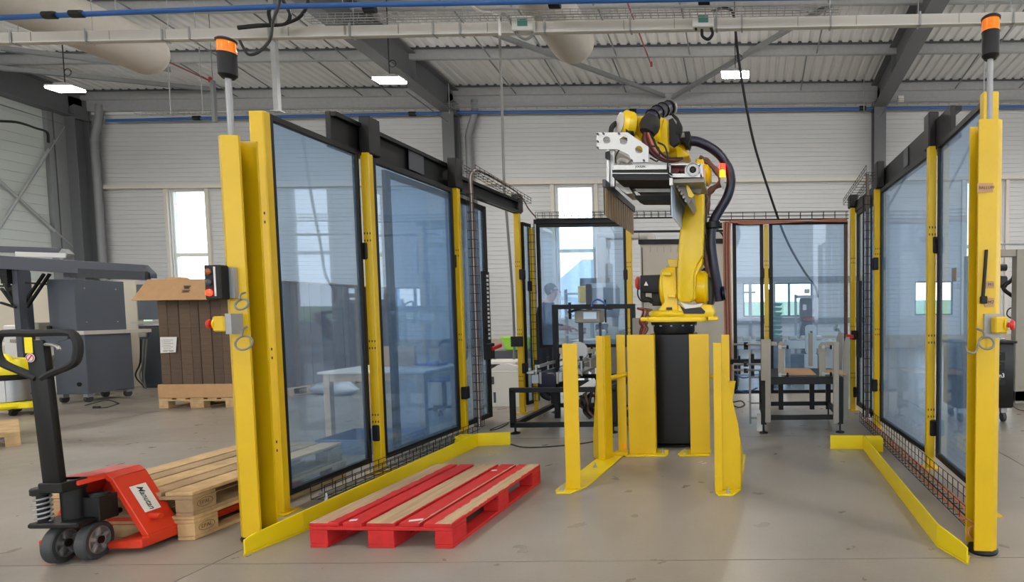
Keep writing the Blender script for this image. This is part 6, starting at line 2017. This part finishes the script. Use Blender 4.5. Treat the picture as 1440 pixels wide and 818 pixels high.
tag(b_.build('white_terminal', ['white_paint', 'ink']), 'white rounded terminal behind the rear right pane', 'terminal')
for px in (1055, 1088):
    x = at(px, 430, 12).x
    t = thing('steel_stand', 'slim pale stand behind the glass, %s of the yellow post' % ('left' if px < 1070 else 'right'), 'stand', (x, 12, 0), 0, 'slim stands behind the rear right panes')
    b_ = MB(); b_.box(x - .035, x + .035, 11.97, 12.03, 0, at(px, 396, 12).z); b_.build('post', 'galv_steel', t)
    b_ = MB(); b_.box(x - .25, x + .25, 11.9, 12.1, 0, .02); b_.build('foot', 'galv_steel', t)
    if px < 1070:
        b_ = MB(); z = at(px, 412, 12).z; b_.box(x - .18, x + .12, 11.8, 12.1, z, z + .03); b_.build('tray', 'warm_grey', t)
t = thing('gooseneck_lamp', 'small silver lamp head behind the rear right pane', 'lamp', at(1180, 468, 9))
b_ = MB(); q = at(1180, 464, 9); b_.lathe([(.02, 0), (.05, .04), (.055, .08)], q, (-.6, -.2, .5), 14); b_.build('head', 'cast_alu', t)
b_ = MB(); b_.tube(smoothpath([q, at(1184, 470, 9), at(1190, 478, 9), (at(1190, 478, 9).x, 9, 0)]), .012, 6); b_.build('neck', 'galv_steel', t)

# ================================================================ FAR RIGHT
t = thing('tool_cart', 'black tool cart on castors behind the right column', 'cart', (2.85, 6.95, 0))
b_ = MB(); b_.box(2.5, 3.2, 6.72, 7.2, .17, .96); b_.build('body', 'black_gloss', t, bevel=.03, seg=2)
b_ = MB(); b_.box(2.48, 3.22, 6.7, 7.22, .955, .985); b_.build('top_tray', 'black_rubber', t, bevel=.008)
for i, z in enumerate((.8, .68, .5)):
    b_ = MB(); b_.box(2.56, 3.08, 6.714, 6.72, z - .05, z + .05); dr = b_.build('drawer', 'black_metal', t, bevel=.003)
    b_ = MB(); b_.box(2.62, 3.02, 6.7, 6.714, z + .02, z + .035); b_.build('handle', 'dark_grey', dr)
text('m3', .07, (3.03, 6.71, .57), (1, 0, 0), (0, 0, 1), 'white_label', t, .001, bold=.001)
for q in ((2.58, 6.8), (3.1, 6.8), (2.58, 7.12), (3.1, 7.12)):
    b_ = MB(); b_.cyl((q[0] - .02, q[1], .06), (q[0] + .02, q[1], .06), .06, 14); ww = b_.build('castor', 'rubber_grey', t)
    b_ = MB(); b_.box(q[0] - .035, q[0] + .035, q[1] - .03, q[1] + .03, .11, .17); b_.build('castor_fork', 'galv_steel', ww)
rnd = random.Random(5)
bundle('loose pale cables lying on the black tool cart', (3.0, 6.95, .99), [([(2.75 + rnd.uniform(0, .4), 6.78 + rnd.uniform(0, .2), .994 + .012 * i) for _ in range(5)], .008, 'white_paint' if i % 2 else 'grey_cable', 6) for i in range(4)])
b_ = MB(); b_.box(2.95, 3.02, 7.0, 7.08, .986, 1.16); tag(b_.build('charger', 'cabinet_grey', bevel=.01), 'grey handheld charger standing on the tool cart', 'charger')
t = thing('aluminium_machine', 'grey aluminium machine frame at the right edge', 'machine', (3.9, 8, 0))
b_ = MB(); b_.box(3.79, 3.95, 7.95, 8.1, .02, 2.2); b_.box(3.45, 5.5, 7.97, 8.08, 2.1, 2.2); b_.box(3.79, 5.5, 7.95, 8.1, .05, .2); b_.box(3.45, 3.55, 8.9, 9.0, 0, 2.2); b_.box(3.45, 3.55, 8.0, 8.95, 2.1, 2.2); b_.build('frame', 'warm_grey', t, bevel=.006)
b_ = MB()
for z, w_ in ((1.97, .25), (1.8, .2), (1.72, .26)):
    b_.cyl((3.55, 8.3, z), (3.8, 8.3, z), .05, 12); 
b_.box(3.55, 3.78, 8.2, 8.4, 1.72, 1.82); b_.build('cylinders', 'dark_grey', t)
b_ = MB(); b_.tube(smoothpath([at(1427, 378, 8.2), at(1424, 392, 8.2), at(1412, 402, 8.2), at(1413, 408, 8.2), at(1424, 416, 8.2), at(1432, 420, 8.2)]), .03, 8); b_.tube(smoothpath([at(1430, 431, 8.2), at(1419, 434, 8.2), at(1416, 442, 8.2), at(1422, 447, 8.2), at(1432, 446, 8.2)]), .01, 6); b_.build('hose', 'black_rubber', t)
b_ = MB(); b_.box(3.5, 3.8, 8.5, 8.52, .9, 1.55); b_.build('panel', 'off_white', t)
b_ = MB()
for i in range(4):
    b_.box(3.55, 3.8, 8.3, 8.34, 1.0 - .16 * i, 1.03 - .16 * i)
b_.build('rung', 'galv_steel', t)
b_ = MB(); b_.cyl(at(1398, 343, 8), at(1445, 343, 8), .012, 6); tag(b_.build('air_pipe', 'galv_steel'), 'thin pipe above the machine frame at the right edge', 'pipe')
cable([gp(1424, 570), gp(1430, 575), gp(1440, 578), gp(1460, 580)], .012, 'brown_cable', 'brown cable on the floor at the right edge')
b_ = MB(); b_.box(4.4, 5.6, 8.4, 9.4, 0, .12); tag(b_.build('low_platform', 'dark_grey'), 'dark low platform on the floor at the right edge', 'platform')
# floor flecks
b_ = MB()
for (px, py) in ((985, 650), (990, 652)):
    p = gp(px, py); b_.bar(p + Vector((-.02, 0, .002)), p + Vector((.02, .03, .002)), .008, .003)
tag(b_.build('paper_scrap', 'white_label'), 'tiny white scrap on the floor before the robot', 'scrap')
# ================================================================ MAN BEHIND THE REAR PANE
def skin_mesh(name, verts, edges, radii, lv=2):
    me = bpy.data.meshes.new(name)
    me.from_pydata([Vector(v) for v in verts], edges, [])
    o = bpy.data.objects.new(name, me)
    C.objects.link(o)
    md = o.modifiers.new('s', 'SKIN')
    for i, r in enumerate(radii):
        sv = me.skin_vertices[0].data[i]
        sv.radius = (r, r) if not isinstance(r, tuple) else r
        sv.use_root = (i == 0)
    md.use_smooth_shade = True
    sb = o.modifiers.new('d', 'SUBSURF'); sb.levels = lv; sb.render_levels = lv
    dg = bpy.context.evaluated_depsgraph_get()
    m2 = bpy.data.meshes.new_from_object(o.evaluated_get(dg))
    bpy.data.objects.remove(o)
    ob = bpy.data.objects.new(name, m2)
    C.objects.link(ob)
    return ob


px_, py_ = -3.17, 8.72
t = thing('person', 'person in navy work clothes bending his head over the work behind the rear pane', 'person', (px_, py_, 0))
V_ = []; E_ = []; R_ = []; K_ = []
def vx_(p, r, par=None, k='cloth'):
    V_.append((p[0], p[1], p[2])); R_.append(r); K_.append(k)
    if par is not None: E_.append((par, len(V_) - 1))
    return len(V_) - 1
# local axes: facing +X (to the right of the photo)
pel = vx_((0, 0, .98), (.15, .17))
sp1 = vx_((.02, 0, 1.15), (.13, .16), pel)
sp2 = vx_((.05, 0, 1.33), (.13, .18), sp1)
sp3 = vx_((.07, 0, 1.47), (.1, .15), sp2)
nk = vx_((.1, 0, 1.56), .058, sp3, 'skin')
h1 = vx_((.15, 0, 1.64), (.075, .07), nk, 'skin')
h2 = vx_((.165, 0, 1.73), (.095, .08), h1, 'skin')
h3 = vx_((.15, 0, 1.79), (.075, .068), h2, 'skin')
for s in (-1, 1):
    sh = vx_((.07, s * .2, 1.44), .072, sp3)
    elb = vx_((.1, s * .25, 1.17), .052, sh)
    wri = vx_((.32, s * .17, 1.14), .036, elb, 'skin')
    pal = vx_((.39, s * .15, 1.13), (.035, .02), wri, 'skin')
    for f in range(4):
        o = -.03 + .02 * f
        a = vx_((.44, s * (.15 + o), 1.125), .009, pal, 'skin'); c = vx_((.475 - .006 * abs(f - 1.5), s * (.15 + o * 1.1), 1.1), .0085, a, 'skin'); vx_((.485 - .01 * abs(f - 1.5), s * (.15 + o * 1.1), 1.075), .007, c, 'skin')
    a = vx_((.385, s * .105, 1.125), .011, pal, 'skin'); vx_((.42, s * .09, 1.115), .009, a, 'skin')
    hip = vx_((0, s * .1, .9), .1, pel)
    kn = vx_((.02, s * .11, .5), .068, hip)
    an = vx_((-.01, s * .11, .1), .05, kn)
    vx_((.13, s * .12, .04), (.042, .035), an, 'shoe')
W_ = [Vector((px_, py_, 0)) + Vector(p) for p in V_]
body = skin_mesh('body', W_, E_, R_, 2)
bm_ = body.data
for m_ in ('navy_cloth', 'skin', 'black_rubber'):
    bm_.materials.append(MATS[m_])
for p in bm_.polygons:
    c = p.center - Vector((px_, py_, 0))
    k = 0
    if c.z > 1.53 or (c.x > .2 and 1.0 < c.z < 1.3 and c.x > .24): k = 1
    if c.z < .09: k = 2
    p.material_index = k
    p.use_smooth = True
bm_.transform(Matrix.Translation((-px_, -py_, 0)))
body.parent = t
hc = Vector((px_ + .165, py_, 1.72))
b_ = MB()
pr = [(.001, .118), (.05, .108), (.085, .07), (.097, .02), (.092, -.03), (.07, -.06)]
b_.lathe(list(reversed(pr)), hc + Vector((-.03, 0, .0)), (-.45, 0, .9), 20); b_.build('hair', 'hair', t)
b_ = MB(); b_.prism([(0, .02), (.035, -.02), (.02, -.035), (0, -.03)], hc + Vector((.088, -.012, -.01)), (1, 0, 0), (0, 0, 1), (0, .024, 0)); b_.build('nose', 'skin', t, bevel=.006)
for s in (-1, 1):
    b_ = MB(); b_.lathe([(.012, -.008), (.03, 0), (.012, .01)], hc + Vector((-.01, s * .082, -.01)), (0, s, 0), 12); b_.build('ear', 'skin', t)
    b_ = MB(); b_.lathe([(.004, -.004), (.01, 0), (.001, .006)], hc + Vector((.085, s * .032, .012)), (1, 0, 0), 10); b_.build('eye', 'ink', t)
b_ = MB(); b_.box(hc.x + .075, hc.x + .083, hc.y - .022, hc.y + .022, hc.z - .068, hc.z - .06); b_.build('mouth', 'red_dark', t)
# ================================================================ SERVICES UNDER THE ROOF
def beam_between(p, q, w_, h_, m_, name, label, cat, group=None):
    b_ = MB(); b_.bar(p, q, w_, h_)
    return tag(b_.build(name, m_, bevel=.004), label, cat, group)


t0 = at(-20, 55.5, 7.75); t1 = at(1460, 26.0, 7.56)
t = thing('cable_trunking', 'pale grey cable trunking running across under the roof', 'trunking', (t0 + t1) / 2)
b_ = MB(); b_.bar(t0.lerp(t1, -.3), t0.lerp(t1, 1.5), .1, .13); b_.build('channel', 'trunk_grey', t, bevel=.004)
b_ = MB(); up = Vector((0, 0, .067)); b_.bar(t0.lerp(t1, -.3) - up + Vector((0, -.04, 0)), t0.lerp(t1, 1.5) - up + Vector((0, -.04, 0)), .03, .012); b_.build('lip', 'white_paint', t)
for px in (24, 132, 241, 280, 393, 507, 624, 662, 780, 899, 1018, 1053, 1175, 1297, 1424):
    f_ = (px + 20) / 1480
    o = t0.lerp(t1, f_)
    b_ = MB(); b_.box(o.x - .012, o.x + .012, o.y - .06, o.y + .055, o.z - .08, o.z - .07); b_.box(o.x - .012, o.x + .012, o.y - .065, o.y - .055, o.z - .08, o.z + .09)
    b_.cyl((o.x, o.y + .03, o.z - .02), (o.x, o.y + .03, roofz(o.y) - .28), .005, 5)
    b_.build('hanger', 'galv_steel', t)
for px, w_ in ((52, .01), (165, .01), (245, .01), (420, .01), (500, .03), (575, .01), (700, .01), (890, .01), (960, .01), (1130, .01), (1210, .01), (1350, .01)):
    o = t0.lerp(t1, (px + 20) / 1480)
    b_ = MB(); b_.box(o.x - w_ / 2, o.x + w_ / 2, o.y - .053, o.y - .05, o.z - .06, o.z + .06); b_.build('cover_joint', 'warm_grey', t)
for px, py, lab in ((737, 36, 'small white control box with green display on the trunking, left'), (989, 31, 'small white control box with green display on the trunking, right')):
    o = at(px, py, 7.55)
    t = thing('display_box', lab, 'control box', o)
    b_ = MB(); b_.box(o.x - .14, o.x + .14, 7.48, 7.58, o.z - .09, o.z + .09); b_.build('case', 'white_paint', t, bevel=.01)
    b_ = MB(); b_.box(o.x - .06, o.x + .07, 7.475, 7.48, o.z - .04, o.z + .05); b_.build('display', 'screen', t)
    b_ = MB(); b_.box(o.x - .11, o.x - .08, 7.51, 7.55, o.z - .11, o.z - .085); b_.build('gland', 'black_metal', t)
cable([at(750, 45, 7.55), at(746, 52, 7.53), at(738, 55, 7.52), at(729, 50, 7.52), at(722, 38, 7.53), at(715, 24, 7.55), at(707, 20, 7.57), at(703, 30, 8.0), at(703, 60, 8.1), at(706, 150, 8.2), at(709, 260, 8.3), at(713, 310, 8.35), at(720, 400, 8.45), at(723, 470, 8.5), at(723, 505, 8.5)], .018, 'grey_cable', 'grey cable looping from the left display box and hanging down beyond the door')
cable([at(987, 42, 7.55), at(988, 51, 7.53), at(996, 55, 7.52), at(1002, 47, 7.52), at(998, 32, 7.54), at(1000, 18, 7.58), at(1014, 12, 8.05), at(1028, 14, 8.1), at(1033, 30, 8.15), at(1037, 70, 8.25), at(1046, 130, 8.5), at(1060, 200, 8.8), at(1080, 265, 9.2), at(1105, 335, 9.8), at(1130, 380, 10.4), at(1146, 402, 11.0), at(1150, 418, 11.1)], .02, 'black_rubber', 'black cable from the right display box sagging down to the dosing machine', n_=8)


def pt(x, y, z): return Vector((x, y, z))


# round fabric ducts
for (px, py, lab) in ((213, 77, 'round white fabric air duct ending at upper left'), (807, 62, 'round white fabric air duct ending above the robot')):
    e = at(px, py, 9.5)
    t = thing('air_duct', lab, 'duct', (e.x, 9.5, e.z), 0, 'white fabric air ducts')
    r = .36
    b_ = MB()
    prof = [(.01, .16), (r * .5, .13), (r * .85, .06), (r, -.04)] + [(r * (1 - .006 * (i % 2)), -.1 - .35 * i) for i in range(18)]
    b_.lathe(list(reversed(prof)), (e.x, 9.45, e.z), (0, 1, .0), 28); b_.build('sleeve', 'duct_cloth', t, ang=60)
    b_ = MB(); b_.cyl((e.x, 9.3, e.z + r + .03), (e.x, 3.5, e.z + r + .03), .01, 5)
    for yy in (9.0, 7.2, 5.4):
        b_.cyl((e.x, yy, e.z + r + .03), (e.x, yy, roofz(yy) - .02), .006, 5)
    b_.build('suspension_wire', 'galv_steel', t)
# pressed air pipes
p_ = [at(-320, 40, 7.3), at(-20, 26, 7.2), at(200, 16.5, 7.15), at(400, 9, 7.1), at(720, 3, 7.05), at(1090, -3, 7.0), at(1900, -12, 6.9)]
t = thing('air_pipe', 'blue compressed air pipe running along above the trunking', 'pipe', p_[2])
b_ = MB(); b_.tube(p_, .03, 10); b_.build('pipe', 'blue_pipe', t)
for px in (70, 108, 520, 780, 990):
    q = at(px, 26 - (px / 1090) * 27 if px > 300 else 24.5 - px * .045, 7.15)
    b_ = MB(); b_.tube([q - Vector((.07, 0, 0)), q + Vector((.07, 0, 0))], .045, 10); b_.build('coupling', 'black_rubber', t)
for px in (482, 660, 864):
    q = at(px, 5, 7.1); b_ = MB(); b_.cyl(q, (q.x, q.y, roofz(q.y) - .02), .006, 5); b_.build('hanger', 'galv_steel', t)
p_ = [at(150, 169.5, 19.6), at(640, 158.5, 19.6), at(1440, 150, 19.6), at(1900, 145, 19.6)]
t = thing('air_pipe', 'blue compressed air pipe along the top of the back wall', 'pipe', p_[1])
b_ = MB(); b_.tube(p_, .05, 8); b_.build('pipe', 'blue_pipe', t)
for px, py in ((277, 166), (580, 160), (890, 156), (1213, 152)):
    q = at(px, py, 19.58); b_ = MB(); b_.tube([q - Vector((.11, 0, 0)), q + Vector((.11, 0, 0))], .08, 8); b_.build('coupling', 'black_rubber', t)
p_ = [at(-5, 170, 16.0), at(25, 172, 16.5), at(50, 180, 17.2), at(66, 186, 17.8), at(68, 200, 18)]
cable(p_, .035, 'black_rubber', 'dark hose running along the left gable top', 'hose')
p_ = [at(0, 166, 16), at(200, 163, 19.2), at(640, 154, 19.5), at(1800, 142.3, 19.5)]
for i in range(2):
    wire_tray([p_[1 + i], p_[2 + i]], .25, .12, 'wire cable tray along the top of the back wall, %s stretch' % ('left', 'right')[i], (0, -1, 0), step=.35, r=.008, m_='tray_wire')
wire_tray([at(428, 27, 7.32), at(1180, 14, 7.22)], .12, .07, 'bright wire cable tray hanging above the trunking', (0, 1, 0), step=.1, r=.004, m_='tray_wire')
b_ = MB()
for i in range(3):
    b_.tube(smoothpath([at(335, 38 + i, 7.42), at(365, 35 + i, 7.42), at(400, 34, 7.42 + .03 * i), at(408, 22, 7.42), at(402, 8, 7.42), at(392, -10, 7.42)]), .02, 6)
b_.tube(smoothpath([at(400, 34, 7.38), at(420, 25, 7.38), at(432, 8, 7.38), at(434, -10, 7.38)]), .02, 6)
b_.tube(smoothpath([at(382, 36, 7.4), at(378, 18, 7.4), at(382, 8, 7.4)]), .022, 6)
tag(b_.build('cable_bunch', 'black_rubber'), 'bunch of black cables looping above the trunking at upper left', 'cables')
cable([at(660, -5, 7.2), at(664, 8, 7.2), at(676, 16, 7.25), at(695, 20, 7.42), at(702, 30, 7.4), at(703, 50, 7.4)], .018, 'white_paint', 'pale cable drooping into the wire tray above the trunking')
# hanging steel and rods
b_ = MB(); q = at(385, 52, 14.0); q2 = at(386, 156, 14.0); b_.box(q.x - .06, q.x + .06, 13.95, 14.05, q2.z, roofz(14) - .02); b_.box(q.x - .12, q.x + .12, 13.92, 14.08, q2.z - .03, q2.z)
tag(b_.build('hanging_post', 'galv_steel'), 'grey steel post hanging from the roof left of the big rafter', 'post')
b_ = MB(); q = at(299, 113, 15.0); q2 = at(302, 172, 15.0); b_.box(q.x - .04, q.x + .04, 14.96, 15.04, q2.z, q.z); b_.bar((q.x, 15, q.z), (q.x, 15, roofz(15) - .02), .012)
tag(b_.build('hanging_post', 'steel_paint'), 'short dark steel post hanging near the upper left duct', 'post')
for i, (x0, y0) in enumerate(((-17.5, 0), (-15.9, 1), (-13.2, 0), (-12.2, 1), (-7.9, 0), (-6.2, 0), (-4.1, 1), (-1.9, 0), (1.9, 1), (7.2, 0), (9.4, 1), (12.2, 0))):
    b_ = MB()
    a = pt(x0, 19.7, roofz(19.7) - .27); c = pt(x0, 17.3, roofz(17.3) - .05); d2 = pt(x0 + .25, 14.8, roofz(14.8) - .26); e2 = pt(x0 + .25, 12.2, roofz(12.2) - .05)
    b_.tube([a, c], .022, 6); b_.tube([pt(x0 + .25, 17.3, roofz(17.3) - .27), d2 + Vector((0, 0, .2))], .022, 6); b_.tube([d2, e2], .022, 6)
    trim(b_, 'steel_paint')
for (a, c, ya, yb, lab) in (((226, 82), (296, 114), 13.2, 15.0, 'dark red sprinkler pipe beyond the left duct'), ((880, -2), (916, 92), 12.2, 16.8, 'dark red sprinkler pipe above the robot')):
    b_ = MB(); p0 = at(*a, ya); p1 = at(*c, yb); b_.tube([p0, p1], .02, 8); b_.box(p1.x - .03, p1.x + .03, p1.y - .03, p1.y + .03, p1.z - .03, p1.z + .1)
    tag(b_.build('sprinkler_pipe', 'red_pipe'), lab, 'pipe', 'sprinkler pipes')
for px, py in ((1026, 75), (1031, 127), (1140, 70)):
    q = at(px, py, 14.5 if py < 100 else 18.5)
for i, (px, ya) in enumerate(((1215, 19.2), (237, 16), (282, 17), (630, 19.2), (1384, 14.0))):
    b_ = MB(); q = at(px, 100, ya); z1 = at(px, 160, ya).z; b_.cyl((q.x, ya, z1), (q.x, ya, roofz(ya) + .01), .014, 5); tag(b_.build('threaded_rod', 'galv_steel'), 'thin threaded rod hanging from the roof, %s' % ('beside the right rafter', 'just left of the left beacon', 'right of the upper left duct', 'beside the big middle rafter', 'at the right beacon')[i], 'rod', 'threaded rods under the roof')
b_ = MB(); q = at(1266, 140, 19.4); b_.box(q.x - .1, q.x + .1, 19.3, 19.4, q.z - .1, q.z + .1); tag(b_.build('wall_box', 'white_paint', bevel=.01), 'small white box high on the back wall right of the column', 'box')
